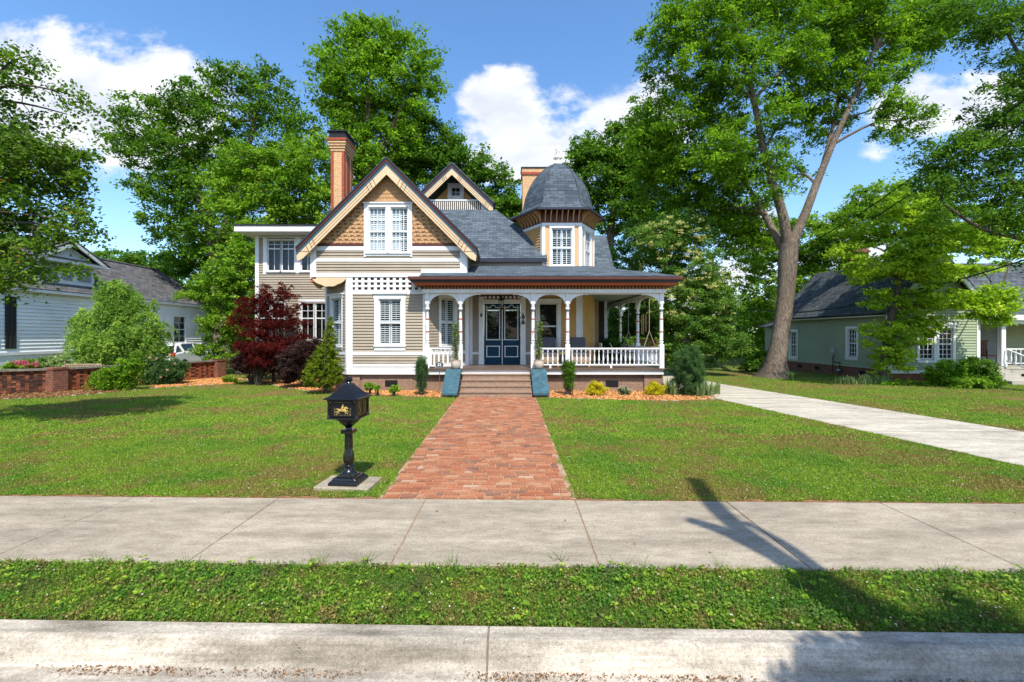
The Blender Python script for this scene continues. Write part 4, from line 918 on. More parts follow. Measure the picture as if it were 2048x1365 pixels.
# ---------------- steps and slanted cheek slabs
m = MB(); sx0, sx1 = X_(921, 14.6), X_(1063, 14.6)
for i in range(4): m.box(sx0 - .0, sx1 + .0, 14.25 + i * .34, 15.62, -.05 + (0 if i == 0 else .155 * i), .155 * (i + 1) - .0)
m.build('front_steps', step_brown, H)
for i in range(4): MB().box(sx0 + .002, sx1 - .002, 14.225 + i * .34, 14.25 + i * .34 + (.34 if i < 3 else .3), .155 * (i + 1) - .028, .155 * (i + 1) + .004).build('step_tread', step_brown, H)
for s_, (xa, xb, ya, yb) in enumerate(((-1.95, -1.44, 14.32, -1.78), (.90, 1.42, 14.32, .90))):
    m = MB(); m.prism([(14.28, -.02), (15.60, -.02), (15.60, .72), (15.30, .72), (14.28, .10)], lambda p, q: (xa + .03, p, q), lambda p, q: (xb - .03, p, q)); m.build('cheek_wall', step_brown, H)
    m = MB(); m.prism([(14.17, .06), (15.27, .72), (15.60, .72), (15.60, .79), (15.25, .79), (14.13, .145), (14.13, .06)], lambda p, q: (xa, p, q), lambda p, q: (xb, p, q)); bev(m.build('cheek_slab', slab_teal, H), .015, 2)
# ---------------- flat-roofed rear left wing
YL = 20.0; LW = Fr(0, YL); wl = lambda x: X_(x, YL); wz = lambda y: Z_(y, YL)
ups = [(534.9, 561.5), (563, 589.6), (601.8, 628.4), (630, 657)]; lows = [(515.5, 541), (543, 569), (602.6, 628), (630.5, 656)]
hu = [(wl(a), wl(b_), wz(544), wz(481.5)) for a, b_ in ups]; hl = [(wl(a), wl(b_), wz(682), wz(606)) for a, b_ in lows]
siding('clapboard_wall', LW, wl(513), -6.7, .6, wz(470), taupe, H, holes=hu + hl)
m = MB(LW); m.box(wl(511), wl(511) + .16, -.02, .035, .5, wz(472)); m.box(wl(511), -6.7, -.01, .04, .4, .62)
m.box(wl(527), wl(527) + .16, -.02, .04, wz(544) - .12, wz(480) + .1); m.box(wl(590.2), wl(601.2), -.02, .04, wz(544) - .05, wz(480) + .1); m.build('trim_board', white, H)
for h in hu: window(LW, h[0], h[1], h[2], h[3], H, casing=.0 + .03, meet=wz(498), cols=2, rows=(wz(489),), b=.03, sill=True, back=curtain)
for h in hl: window(LW, h[0], h[1], h[2], h[3], H, casing=.04, meet=wz(637), cols=2, rows=(wz(622),), b=.03, sill=False, back=None)
m = MB(LW); m.box(wl(598), wl(601.5), -.01, .045, wz(690), wz(603)); m.box(wl(598), -6.7, -.01, .06, wz(604) , wz(599)); m.build('trim_board', white, H)
m = MB(Fr(wl(511), 26, 0, -1)); m.box(0, 6, -.05, 0, .4, wz(470)); m.build('side_wall', taupe, H)
fy = 19.15; m = MB(); xa = X_(468, fy); m.box(xa, -5.5, fy, 27, Z_(463, fy), Z_(452, fy)); m.build('flat_roof_fascia', white, H)
m = MB(); m.box(xa - .03, -5.5, fy - .03, 27.03, Z_(452, fy), Z_(449, fy)); m.build('flat_roof', dark_metal, H)
m = MB(LW); m.box(wl(511), -6.7, -.0, .02, wz(476), Z_(463, fy) + .01); m.build('frieze_board', white, H)
# carry lantern
Lt = thing('hanging_lantern', 'black glazed lantern hanging from the porch ceiling in front of the blue double doors', 'lantern', (X_(1002.5, 16.6), 16.6, 2.86))
lx, ly = X_(1002.5, 16.6), 16.6
m = MB(); m.tube([(lx, ly, 3.56), (lx, ly, 3.36)], .012, 6); m.lathe([(.06, 3.20), (.125, 3.22), (.10, 3.27), (.06, 3.32), (.02, 3.37)], (lx, ly, 0), 6); m.lathe([(.02, 2.86), (.05, 2.88), (.075, 2.92), (.07, 2.93)], (lx, ly, 0), 6)
for i in range(6):
    t = 2 * PI * (i + .5) / 6; m.tube([(lx + .07 * math.cos(t), ly + .07 * math.sin(t), 2.92), (lx + .118 * math.cos(t), ly + .118 * math.sin(t), 3.22)], .008, 4)
m.build('lantern_frame', black_iron, Lt); MB().lathe([(.062, 2.93), (.108, 3.21)], (lx, ly, 0), 6).build('lantern_glass', glass, Lt)
m = MB(); m.lathe([(.012, 2.95), (.012, 3.07), (.004, 3.10)], (lx, ly, 0), 6); m.build('candle', white, Lt)
# ------------------------------------------------------------------ ground, street, path
TH = math.atan(.0215)
def ST(a, b, z): return (a * math.cos(TH) + b * math.sin(TH), 5.38 - a * math.sin(TH) + b * math.cos(TH), z)    # a along the street, b towards the house, 0 = lawn edge
def stfr(a, b, z): return ST(a, b, z)
def sheet(name, polys, z, mat, **tg):
    m = MB()
    for p in polys: m.face([(x, y, z) for x, y in p])
    return m.build(name, mat, kind='structure')
m = MB(); m.fr = stfr
m.face([(-600, -2.42, -.02), (600, -2.42, -.02), (600, 1200, -.02), (-600, 1200, -.02)]); m.build('lawn', lawn_m, kind='structure')
# sidewalk slabs: one sheet of concrete cut by joints
m = MB(); m.fr = stfr; w = 1.765; x0 = -.93 - 10 * w
for i in range(22):
    a = x0 + i * w; m.box(a + .006, a + w - .006, -1.53, .0, -.10, 0.0)
o = bev(m.build('sidewalk', conc, kind='structure'), .006, 1)
m = MB(); m.fr = stfr; m.box(-25, 25, -1.525, -.005, -.11, -.012); m.build('joint_sand', sand_m, kind='structure')
# kerb and gutter
KB = -2.33
prof = [(KB, -.20), (KB, -.008), (KB - .012, .004), (KB - .13, .002), (KB - .155, -.012), (KB - .235, -.115), (KB - .26, -.130), (KB - .62, -.150), (KB - .62, -.22)]
m = MB(); m.fr = stfr; j = -.05
edges = [j + 6.1 * k for k in range(-4, 5)]
for a, b_ in zip(edges, edges[1:]):
    m.prism(prof, lambda p, q: (a + .007, p, q), lambda p, q: (b_ - .007, p, q))
kb = m.build('kerb', kerb_m, kind='structure')
m = MB(); m.fr = stfr
for e_ in edges: m.prism([(q + .007, z - .007) for q, z in prof], lambda p, q: (e_ - .008, p, q), lambda p, q: (e_ + .008, p, q))
m.build('kerb_joint', jointm, kind='structure')
m = MB(); m.fr = stfr; m.face([(-600, -60, -.165), (600, -60, -.165), (600, KB - .55, -.165), (-600, KB - .55, -.165)]); m.build('road', asphalt, kind='structure')
m = MB(); m.fr = stfr; m.face([(-600, -400, -.19), (600, -400, -.19), (600, -12, -.19), (-600, -12, -.19)]); 
# verge soil, mailbox pad, driveway
def DRL(y): return 6.48 + (13.97 - y) * .175
def DRR(y): return 8.62 + (18.1 - y) * .212
m = MB()
ys = [5.2 + i * .8 for i in range(50)]
for i in range(16, 0, -1): pass
for y0_, y1_ in zip(ys, ys[1:]):
    l0, l1 = (DRL(y0_), DRL(y1_)); r0, r1 = (DRR(y0_), DRR(y1_))
    if y0_ > 15: l0 = 6.3 + .0 * y0_
    if y1_ > 15: l1 = 6.3
    l0, l1 = max(l0, 6.3), max(l1, 6.3); r0, r1 = max(r0, 8.6), max(r1, 8.6)
    m.face([(l0, y0_, -.006), (r0, y0_, -.006), (r1, y1_, -.006), (l1, y1_, -.006)])
m.build('driveway', conc_l, kind='structure')
m = MB()
for y in [6.2 + 3.0 * k for k in range(10)]: m.box(max(DRL(y), 6.3), max(DRR(y), 8.6), y, y + .012, -.0055, -.004)
for q in range(2):
    pts = [((DRL(y) + (DRR(y) - DRL(y)) * .80), y) for y in (5.2, 20)]; m.face([(pts[0][0], pts[0][1], -.0045), (pts[0][0] + .012, pts[0][1], -.0045), (pts[1][0] + .012, pts[1][1], -.0045), (pts[1][0], pts[1][1], -.0045)]) if q == 0 else None
m.build('driveway_joints', plain('joint_dark', (.16, .14, .12), .9), kind='structure')
# brick path, every brick laid
def PL(y): return -1.46 + .02 * math.sin(y * 1.3) + .03 * (y - 5.3) / 8.6
def PR(y): return .80 + .17 * (y - 5.3) / 8.7 + .02 * math.sin(y * 1.7)
m = MB(); m.face([(PL(5.2) - .06, 5.36, -.008), (PR(5.2) + .05, 5.33, -.008), (PR(14.2) + .03, 14.3, -.008), (PL(14.2) - .03, 14.3, -.008)]); m.build('path_bed', sand_m, kind='structure')
m = MB(); g = random.Random(11); y = 5.42; row = 0
while y < 14.24:
    x = PL(y) + g.uniform(-.05, .02) + (0.0 if row % 2 else .0); hrow = .098
    while x < PR(y) - .05:
        r_ = g.random(); w = .205
        if r_ < .22: w = .10
        if x + w > PR(y) + .06: w = max(.06, PR(y) - x)
        zt = .004 + g.uniform(-.004, .006); m.r = g.random(); q = g.uniform(-.004, .004); sk = g.uniform(-.003, .003)
        if y < 6.6: m.r = min(1, m.r * 1.0 + (.14 if g.random() < .08 else 0))
        yo = -.0215 * x + g.uniform(-.004, .004)
        gp = .0065
        m.hexa([(x + gp, y + yo + sk, -.05), (x + w - gp, y + yo - sk, -.05), (x + w - gp, y + yo + hrow - 2 * gp, -.05), (x + gp, y + yo + hrow - 2 * gp, -.05),
                (x + gp + .003, y + yo + sk + .003, zt + q), (x + w - gp - .003, y + yo - sk + .003, zt), (x + w - gp - .003, y + yo + hrow - 2 * gp - .003, zt - q), (x + gp + .003, y + yo + hrow - 2 * gp - .003, zt)])
        x += w
    y += hrow; row += 1
m.build('brick_path', paver_m, rnd=True, kind='structure')
# mulch beds
def poly_in(P, poly):
    x, y = P[:, 0], P[:, 1]; ins = np.zeros(len(P), bool); n = len(poly)
    for i in range(n):
        x0, y0 = poly[i]; x1, y1 = poly[(i + 1) % n]
        c = ((y0 > y) != (y1 > y)) & (x < (x1 - x0) * (y - y0) / ((y1 - y0) if y1 != y0 else 1e-9) + x0); ins ^= c
    return ins
def gpt(x, y): Y = F * CH / (y - CYP); return ((x - CXP) * Y / F, Y)
bedA = [gpt(462, 757), gpt(520, 763), gpt(570, 776), gpt(650, 786), gpt(760, 791), gpt(884, 795), (-1.78, 14.15), (-1.78, 15.9), (-2.9, 16.1), (-5.4, 16.1), (-6.6, 17.3), (-6.8, 20), (-11, 20)]
bedB = [(1.35, 14.2), gpt(1100, 796), gpt(1240, 800), gpt(1350, 802), gpt(1425, 799), gpt(1434, 792), (6.2, 16), (6.2, 22), (5.4, 22), (5.4, 15.9), (1.35, 15.9)]
bedC = [gpt(-40, 800), gpt(90, 796), gpt(200, 787), gpt(290, 777), gpt(400, 771), gpt(470, 768), gpt(480, 757), gpt(440, 752), gpt(330, 760), gpt(240, 772), gpt(120, 783), gpt(-40, 784)]
def bed(name, poly, n, seed, label=None):
    g = np.random.default_rng(seed); p = np.array(poly); lo, hi = p.min(0), p.max(0)
    P = g.random((n, 2)) * (hi - lo) + lo; P = P[poly_in(P, poly)]
    P = np.c_[P, -.012 + g.random(len(P)) * .035]
    Nn = unit(len(P), g) * .45 + np.array([0, -.1, 1]); Nn /= np.linalg.norm(Nn, axis=1, keepdims=True)
    V, Li, S = leafquads(P, Nn, .035 + .05 * g.random(len(P)), .38, .1, g)
    o = make(name, V, Li, S, mulch_m, rnd=g.random(len(P)) ** .8, uv=False); tag(o, 'loose orange wood mulch', 'mulch', kind='stuff')
    MB().face([(x, y, -.014) for x, y in poly]).build('mulch_bed', plain('mulch_soil_' + name, (.30, .12, .04), .95, .4, 20, 60, .6) if name not in MAT else MAT[name], kind='structure')
    return o
bed('mulch', bedA, 60000, 1); bed('mulch', bedB, 34000, 2); bed('mulch', bedC[3:-3], 22000, 3)
bedL = bedC[:4] + bedC[-3:]; gq = np.random.default_rng(8); pq = np.array(bedL); Pq = gq.random((24000, 2)) * (pq.max(0) - pq.min(0)) + pq.min(0); Pq = Pq[poly_in(Pq, bedL)]; Pq = np.c_[Pq, -.012 + .03 * gq.random(len(Pq))]
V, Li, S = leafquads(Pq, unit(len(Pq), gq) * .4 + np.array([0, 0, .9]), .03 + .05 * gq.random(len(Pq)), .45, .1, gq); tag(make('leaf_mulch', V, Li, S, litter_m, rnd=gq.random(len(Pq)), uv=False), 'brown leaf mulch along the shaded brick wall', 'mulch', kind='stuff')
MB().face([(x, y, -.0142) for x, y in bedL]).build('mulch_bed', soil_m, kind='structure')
# edging stones of the beds
m = MB(); g = random.Random(4)
for poly in (bedA[:6], bedB[1:6], bedC[:6]):
    for (x0, y0), (x1, y1) in zip(poly, poly[1:]):
        n = max(1, int(math.hypot(x1 - x0, y1 - y0) / .3))
        for i in range(n):
            if g.random() < .35: continue
            t = i / n; x = x0 + (x1 - x0) * t; y = y0 + (y1 - y0) * t; r = g.uniform(.04, .11); m.r = g.random()
            m.lathe([(r, -.03), (r * .95, .005), (r * .6, .02)], (x, y, 0), 6, 1, .5, g.random())
m.build('edging_stones', plain('field_stone', (.33, .27, .22), .9, .3, 8), kind='structure')
# grass
def scatter(region, dens, g):
    """region: (x0,x1,y0,y1) boxes with density function; returns points"""
    out = []
    for (x0, x1, y0, y1, d) in region:
        n = int((x1 - x0) * (y1 - y0) * d); out.append(np.c_[x0 + g.random(n) * (x1 - x0), y0 + g.random(n) * (y1 - y0)])
    return np.concatenate(out)
def keep(P):
    x, y = P[:, 0], P[:, 1]
    b = (y - 5.38 + .0215 * x) - .02
    wob = .025 * np.sin(x * 7) + .02 * np.sin(x * 23 + 1) + .03 * np.sin(x * 2.1)
    path = (x > -1.46 - .01 + .06 * np.sin(y * 5) * np.sin(y * 1.7) + .03 * np.sin(y * 17)) & (x < .80 + .17 * (y - 5.3) / 8.7 + .02 + .05 * np.sin(y * 6) * np.sin(y * 2.1) + .03 * np.sin(y * 15)) & (y < 14.3)
    dl = np.maximum(6.48 + (13.97 - y) * .175, 6.3) - .02 * np.sin(y * 9); dr = np.maximum(8.62 + (18.1 - y) * .212, 8.6)
    drv = (x > dl) & (x < dr)
    house = (x > -6.7) & (x < 5.45) & (y > 15.7); house2 = (x > -11) & (x < -6) & (y > 20)
    pad = (abs(x + 2.04) < .37) & (abs(y - 5.98) < .27)
    ok = ~(path | drv | house | house2 | pad) & (b > .03 + wob)
    for bd in (bedA, bedB, bedC): ok &= ~poly_in(P, bd)
    ok &= ~((x > 16.2) & (x < 20.5) & (y > 19.2)); ok &= ~((x < -20.2) & (y > 12))
    ok &= (abs(x - .0) < y * 1.22 + 1.4)
    return ok
def bladesv(P, h, w, g, lean=.45):
    n = len(P); a = g.random(n) * 2 * PI; d = np.c_[np.cos(a), np.sin(a)]; hh = h * (.5 + g.random(n)); ww = w * (.6 + .8 * g.random(n))
    l = lean * hh * (.3 + g.random(n)); b = g.random(n) * 2 * PI; z0 = P[:, 2] if P.shape[1] > 2 else np.full(n, -.02)
    A = np.c_[P[:, :2] - d * ww[:, None] * .5, z0]; B = np.c_[P[:, :2] + d * ww[:, None] * .5, z0]
    T = np.c_[P[:, :2] + np.c_[np.cos(b), np.sin(b)] * l[:, None], z0 + hh]
    V = np.stack([A, B, T], 1).reshape(-1, 3); return V, np.arange(3 * n), np.full(n, 3)
def patchr(P, g, base_=None):
    r = g.random(len(P)); return r
def grassobj(name, P, h, w, seed, leaf=.5, lsz=.022, mat=None, zo=-.02, label='short mown grass and clover'):
    g = np.random.default_rng(seed); n = len(P); s = g.random(n) < leaf
    V1, L1, S1 = bladesv(P[~s], h, w, g)
    Q = np.c_[P[s], zo + h * (.25 + .6 * g.random(s.sum()))]; Nn = unit(len(Q), g) * .55 + np.array([0, -.25, .9]); Nn /= np.linalg.norm(Nn, axis=1, keepdims=True)
    V2, L2, S2 = leafquads(Q, Nn, lsz * (.5 + g.random(len(Q))), .7, .2, g)
    V = np.concatenate([V1, V2]); Lx = np.concatenate([L1, L2 + len(V1)]); S = np.concatenate([S1, S2])
    r = np.concatenate([g.random(len(S1)), g.random(len(S2))])
    return tag(make(name, V, Lx, S, mat or grass_m, rnd=r, uv=False), label, 'grass', kind='stuff')
g = np.random.default_rng(21)
reg = [(-9, 9.5, 5.2, 6.6, 10500), (-10, 10.5, 6.6, 8.5, 6800), (-12, 12, 8.5, 11, 4000), (-16, 15, 11, 14.5, 2300), (-22, 22, 14.5, 21, 650), (-22, 24, 21, 30, 120)]
P = scatter(reg, 1, g); P = P[keep(P)]
near = P[:, 1] < 8.5
grassobj('lawn_grass', P[near], .034, .006, 31, .4, .015); grassobj('lawn_grass', P[~near], .042, .010, 32, .45, .024)
# clipped lawn edge spilling over, weeds on the verge
NV = 105000; Pv = np.c_[-6.5 + g.random(NV) * 13.5, -2.325 + g.random(NV) * .80]
edge = .012 * np.sin(Pv[:, 0] * 9) + .01 * np.sin(Pv[:, 0] * 31)
Pv = Pv[(Pv[:, 1] < -1.545 + edge) | (g.random(len(Pv)) < .02)]
W2 = np.array([ST(a, b, 0)[:2] for a, b in Pv])
grassobj('verge_grass', W2[::2], .050, .005, 33, .1, .02, mat=clover_m)
gg = np.random.default_rng(5); Pl = W2[1::2]; big = (np.sin(Pl[:, 0] * 3.1) * np.sin(Pl[:, 0] * 1.3 + 2) + .7 * np.sin(Pl[:, 1] * 7 + Pl[:, 0] * 2) + gg.normal(size=len(Pl)) * .5) > -.2
Q = np.c_[Pl, -.015 + .045 * gg.random(len(Pl)) ** .8]; Nn = unit(len(Q), gg) * .6 + np.array([0, -.3, .85]); Nn /= np.linalg.norm(Nn, axis=1, keepdims=True)
V, Li, S = leafquads(Q, Nn, np.where(big, .020, .012) * (.5 + gg.random(len(Q))), .8, .2, gg)
tag(make('verge_weeds', V, Li, S, clover_m, rnd=gg.random(len(Q)), uv=False), 'low clover and broad-leaved weeds on the strip by the kerb', 'weeds', kind='stuff')
m = MB(); m.fr = stfr; xs_ = np.arange(-7, 8, .06); rg = [.05 + .035 * math.sin(x * 7) * math.sin(x * 2.3) + .03 * math.sin(x * 19 + 2) for x in xs_]
for x0_, x1_, r0, r1 in zip(xs_, xs_[1:], rg, rg[1:]): m.face([(x0_, .0, -.013), (x1_, .0, -.013), (x1_, max(.012, r1 + .03), -.013), (x0_, max(.012, r0 + .03), -.013)])
m.build('soil_edge', soil_m, kind='structure')
# tall grass tufts on the verge and flecks of blossom
tf = []
for (x, y) in ((640, 1128), (600, 1140), (730, 1125), (1250, 1135), (1285, 1138), (1440, 1137), (1660, 1190), (1330, 1165), (1700, 1230), (1890, 1150), (2000, 1180), (1560, 1210), (1120, 1120), (1740, 1262), (30, 1128), (200, 1125), (1100, 1200), (905, 1128), (1620, 1200), (380, 1130)):
    X, Y = gpt(x, y); k = 16; tf.append(np.c_[X + gg.normal(size=k) * .035, Y + gg.normal(size=k) * .02])
tf = np.concatenate(tf); V, Li, S = bladesv(tf, .11, .007, gg, 1.0)
tag(make('grass_tufts', V, Li, S, clover_m, rnd=.3 + .6 * gg.random(len(S)), uv=False), 'taller grass tufts at the edges of the verge', 'grass', kind='stuff')
nt_ = 1500; Lw = P[near][gg.permutation(near.sum())[:nt_]]; tf = (Lw[:, None, :] + gg.normal(size=(nt_, 13, 2)) * .022).reshape(-1, 2); tf = tf[keep(tf)]; V, Li, S = bladesv(tf, .055, .007, gg, .9)
tag(make('lawn_tufts', V, Li, S, grass_m, rnd=.15 + .55 * gg.random(len(S)), uv=False), 'slightly longer tufts in the front lawn', 'grass', kind='stuff')
ro = W2[gg.permutation(len(W2))[:260]]; Q = []; NN = []
for (x, y) in ro:
    if x < -6 or abs(y - 3.4) > 1: pass
    k = gg.integers(4, 8); aa = gg.random() * 6.28
    for i in range(k): t = aa + 6.28 * i / k; Q.append((x + .020 * math.cos(t), y + .020 * math.sin(t), .035 + .01 * gg.random())); NN.append((-.35 * math.cos(t), -.35 * math.sin(t) - .2, .9))
Q = np.array(Q); V, Li, S = leafquads(Q, np.array(NN) / np.linalg.norm(NN, axis=1, keepdims=True), .034 * (.6 + .6 * gg.random(len(Q))), .6, .2, gg)
tag(make('broadleaf_weeds', V, Li, S, g_bright, rnd=gg.random(len(Q)), uv=False), 'brighter broad-leaved weeds dotted through the verge', 'weeds', kind='stuff')
sel = W2[gg.permutation(len(W2))[:130]]; Q = np.c_[sel, .03 + .01 * gg.random(len(sel))]; V, Li, S = leafquads(Q, np.tile([0, -.3, .95], (len(Q), 1)), .014, .9, .1, gg)
tag(make('clover_blossom', V, Li, S, g_yel, rnd=gg.random(len(Q)), uv=False), 'tiny yellow and white blossoms in the verge', 'flowers', kind='stuff')
sel = W2[gg.permutation(len(W2))[:70]]; 
lw = P[near][gg.permutation(near.sum())[:500]]; Q = np.r_[np.c_[sel, .03 + .01 * gg.random(len(sel))], np.c_[lw, np.full(len(lw), .02)]]; V, Li, S = leafquads(Q, np.tile([0, -.3, .95], (len(Q), 1)), .016, .9, .1, gg)
tag(make('clover_blossom', V, Li, S, fl_white, rnd=gg.random(len(Q)), uv=False), 'white clover heads scattered in the front lawn', 'flowers', kind='stuff')
# dead leaves: gutter, lawn edge soil, path joints
NG = 7000; a = -6 + 12.5 * gg.random(NG); b = KB - .255 - .07 * gg.random(NG) ** 1.2; msk = (np.sin(a * 2.3) + np.sin(a * 5.1 + 1) + gg.normal(size=NG) * .8) > .0
Q = np.array([ST(x, y, -.128 + .012 * gg.random()) for x, y in zip(a[msk], b[msk])]); Nn = unit(len(Q), gg) * .4 + np.array([0, 0, 1]); Nn /= np.linalg.norm(Nn, axis=1, keepdims=True)
V, Li, S = leafquads(Q, Nn, .006 + .02 * gg.random(len(Q)) ** 2, .45, .2, gg); tag(make('gutter_litter', V, Li, S, litter_m, rnd=gg.random(len(Q)), uv=False), 'dry leaf litter along the gutter', 'leaf litter', kind='stuff')
a = -7 + 15 * gg.random(9000); b = .045 * gg.random(9000) ** .7; Q = np.array([ST(x, y, -.012 + .01 * gg.random()) for x, y in zip(a, b)])
sel = P[near][gg.permutation(near.sum())[:2500]]; Q = np.r_[Q, np.c_[sel, .008 + .012 * gg.random(len(sel))]]
bb_ = -2.33 + gg.random(900) * .06; Q = np.r_[Q, np.array([ST(x, y, .0) for x, y in zip(-6 + 12 * gg.random(900), bb_)])]
Nn = unit(len(Q), gg) * .4 + np.array([0, 0, 1]); Nn /= np.linalg.norm(Nn, axis=1, keepdims=True); V, Li, S = leafquads(Q, Nn, .008 + .014 * gg.random(len(Q)), .4, .2, gg)
tag(make('lawn_litter', V, Li, S, litter_m, rnd=gg.random(len(Q)), uv=False), 'bits of bark and dry leaf at the lawn edges', 'leaf litter', kind='stuff')
Q = np.array([ST(-6 + 12.5 * gg.random(), -1.5 + 1.48 * gg.random(), .004) for _ in range(46)]); V, Li, S = leafquads(Q, np.tile([0, 0, 1.], (len(Q), 1)) , .010 + .03 * gg.random(len(Q)) ** 2, .5, .5, gg)
tag(make('pavement_litter', V, Li, S, litter_m, rnd=gg.random(len(Q)), uv=False), 'a few stray leaf bits on the pavement', 'leaf litter', kind='stuff')
# grass growing between the bricks
n = 5200; Pb = np.c_[-1.5 + 2.45 * gg.random(n), 5.4 + 8.7 * gg.random(n) ** 1.5]; rowp = np.abs(((Pb[:, 1] - 5.42 + .0215 * Pb[:, 0]) / .098) % 1 - .97) < .12
edge_ = (Pb[:, 0] < -1.38 + .06 * gg.random(n)) | (Pb[:, 0] > .78 + .15 * gg.random(n)); Pb = Pb[(rowp & (gg.random(n) < .5)) | edge_]
grassobj('path_weeds', Pb, .020, .005, 41, .4, .014, label='sparse dry grass between the path bricks')
# rough lawn beyond: far ground cover at the back
# ------------------------------------------------------------------ mailbox
MX, MY = -2.04, 5.98
m = MB(Fr(MX, MY + .0, 1, -.10)); m.box(-.36, .36, -.25, .25, -.06, .02); tag(bev(m.build('concrete_pad', conc), .012), 'flat square concrete pad under the black mailbox', 'pad')
M_ = thing('mailbox', 'ornate glossy black cast pedestal mailbox with gold horse and rider relief', 'mailbox', (MX, MY, .02))
_mf = Fr(MX, MY, 1, -.10)
class MFr(Fr):
    def __call__(s, a, b, z): return Fr.__call__(s, a * .885, b * .885, .02 + (z - .02) * .90)
mf = MFr(MX, MY, 1, -.10)
m = MB(mf)
def tier(m, w0, w1, z0, z1): m.hexa([(-w0, -w0, z0), (w0, -w0, z0), (w0, w0, z0), (-w0, w0, z0), (-w1, -w1, z1), (w1, -w1, z1), (w1, w1, z1), (-w1, w1, z1)])
tier(m, .22, .215, .02, .06); tier(m, .215, .185, .06, .085); tier(m, .185, .165, .085, .115); tier(m, .13, .13, .115, .13)
bev(m.build('pedestal_base', black_iron, M_), .008, 2)
m = MB(mf); m.lathe([(.125, .13), (.12, .155), (.085, .18), (.065, .21), (.06, .235), (.085, .245), (.09, .265), (.06, .285), (.072, .31), (.082, .36), (.075, .43), (.055, .50), (.05, .56), (.055, .60)], (0, 0, 0), 20)
m.build('pedestal_column', black_iron, M_, smooth=True)
m = MB(mf); m.lathe([(.055, .60), (.06, .62), (.055, .68), (.05, .74)], (0, 0, 0), 8)
for i in range(8): t = 2 * PI * i / 8; m.tube([(.055 * math.cos(t), .055 * math.sin(t), .50), (.05 * math.cos(t), .05 * math.sin(t), .73)], .009, 5)
tier(m, .085, .085, .735, .79); m.lathe([(.05, .79), (.045, .81), (.055, .83)], (0, 0, 0), 12); m.build('pedestal_shaft', black_iron, M_)
m = MB(mf); m.lathe([(.05, .83), (.07, .84), (.09, .86), (.13, .89), (.15, .92), (.165, .925), (.165, .94), (.19, .945), (.19, .965)], (0, 0, 0), 24); m.build('bracket_bell', black_iron, M_, smooth=True)
bw, bd_ = .205, .20
m = MB(mf); m.box(-bw - .025, bw + .025, -bd_ - .025, bd_ + .025, .965, .985); m.box(-bw, bw, -bd_, bd_, .985, 1.245)
bev(m.build('mailbox_body', black_iron, M_), .006, 2)
for sx_ in (-1, 1):
    for sy_ in (-1, 1): m = MB(mf); m.lathe([(.026, .985), (.02, 1.0), (.017, 1.03), (.017, 1.2), (.024, 1.22), (.024, 1.245)], (sx_ * (bw + .004), sy_ * (bd_ + .004), 0), 10); m.build('corner_column', black_iron, M_, smooth=True)
# local 'b' is towards the street
m = MB(mf); m.box(-.16, .16, bd_, bd_ + .008, 1.0, 1.235); m.box(-.15, .15, bd_ + .008, bd_ + .014, 1.195, 1.225); bev(m.build('front_door_panel', black_iron, M_), .003)
def gl3(m, pts, d=.006, off=.008): m.prism(pts, lambda p, q: (p, bd_ + off + d, q), lambda p, q: (p, bd_ + off - .002, q))
m = MB(mf); zc = 1.095; sc1 = 1.0
body = [(-.055, .0), (-.04, .022), (-.005, .020), (.025, .024), (.045, .050), (.055, .056), (.075, .040), (.090, .025), (.082, .018), (.062, .028), (.05, .005), (.035, -.012), (.0, -.014), (-.03, -.012)]
gl3(m, [(x, zc + z) for x, z in body])
for L_ in ([(.03, -.005), (.055, -.025), (.085, -.055)], [(.035, .0), (.07, -.005), (.095, -.02)], [(-.045, .0), (-.075, -.02), (-.11, -.03)], [(-.04, .0), (-.06, -.03), (-.09, -.055)], [(-.05, .01), (-.08, .02), (-.10, .005)]):
    m.tube([(x, bd_ + .011, zc + z) for x, z in L_], [.008, .005, .003], 5)
m.tube([(.0, bd_ + .014, zc + .018), (.002, bd_ + .016, zc + .045), (.008, bd_ + .014, zc + .06)], [.011, .012, .007], 6); m.lathe([(.003, 0), (.010, .008), (.010, .016), (.003, .022)], (.010, bd_ + .014, zc + .060), 8)
m.tube([(.005, bd_ + .015, zc + .050), (.025, bd_ + .016, zc + .045), (.04, bd_ + .014, zc + .035)], .005, 5); m.tube([(.0, bd_ + .016, zc + .018), (.018, bd_ + .018, zc + .008), (.012, bd_ + .014, zc - .018)], .006, 5)
m.build('rider_relief', gold, M_)
m = MB(mf); g = random.Random(3)
for i in range(17):
    x = -.12 + .24 * i / 16 + g.uniform(-.004, .004); z = 1.018 + g.uniform(0, .010); m.lathe([(.001, 0), (.0042, .003), (.001, .006)], (x, bd_ + .009, z), 5)
for s_ in (-1, 1):
    for i in range(9): m.tube([(s_ * .118 + .008 * math.sin(i * 1.9), bd_ + .009, 1.02 + i * .012), (s_ * .118 + .010 * math.sin(i * 1.9 + 1), bd_ + .010, 1.03 + i * .012)], .0026, 4)
for i in range(9): x = g.uniform(-.11, .05); z = 1.03 + g.uniform(0, .035); m.tube([(x, bd_ + .009, z), (x + .012, bd_ + .009, z + g.uniform(-.006, .006))], .003, 4)
for i in range(14):
    x = -.115 + i * .0165; m.box(x, x + .010, bd_ + .014, bd_ + .016, 1.205, 1.210)
m.lathe([(.002, -.012), (.012, -.004), (.012, .004), (.002, .012)], (.178, bd_ + .006, 1.215), 8); m.lathe([(.002, -.012), (.008, -.004), (.008, .004), (.002, .012)], (-.185, bd_ + .006, 1.205), 8)
m.build('scroll_relief', plain('worn_gold', (.42, .33, .14), .4, .3, 30, metal=.3), M_)
sf = Fr(*mf(bw, -bd_, 0)[:2], -mf.n[0] * -1, -mf.n[1] * -1) if False else None
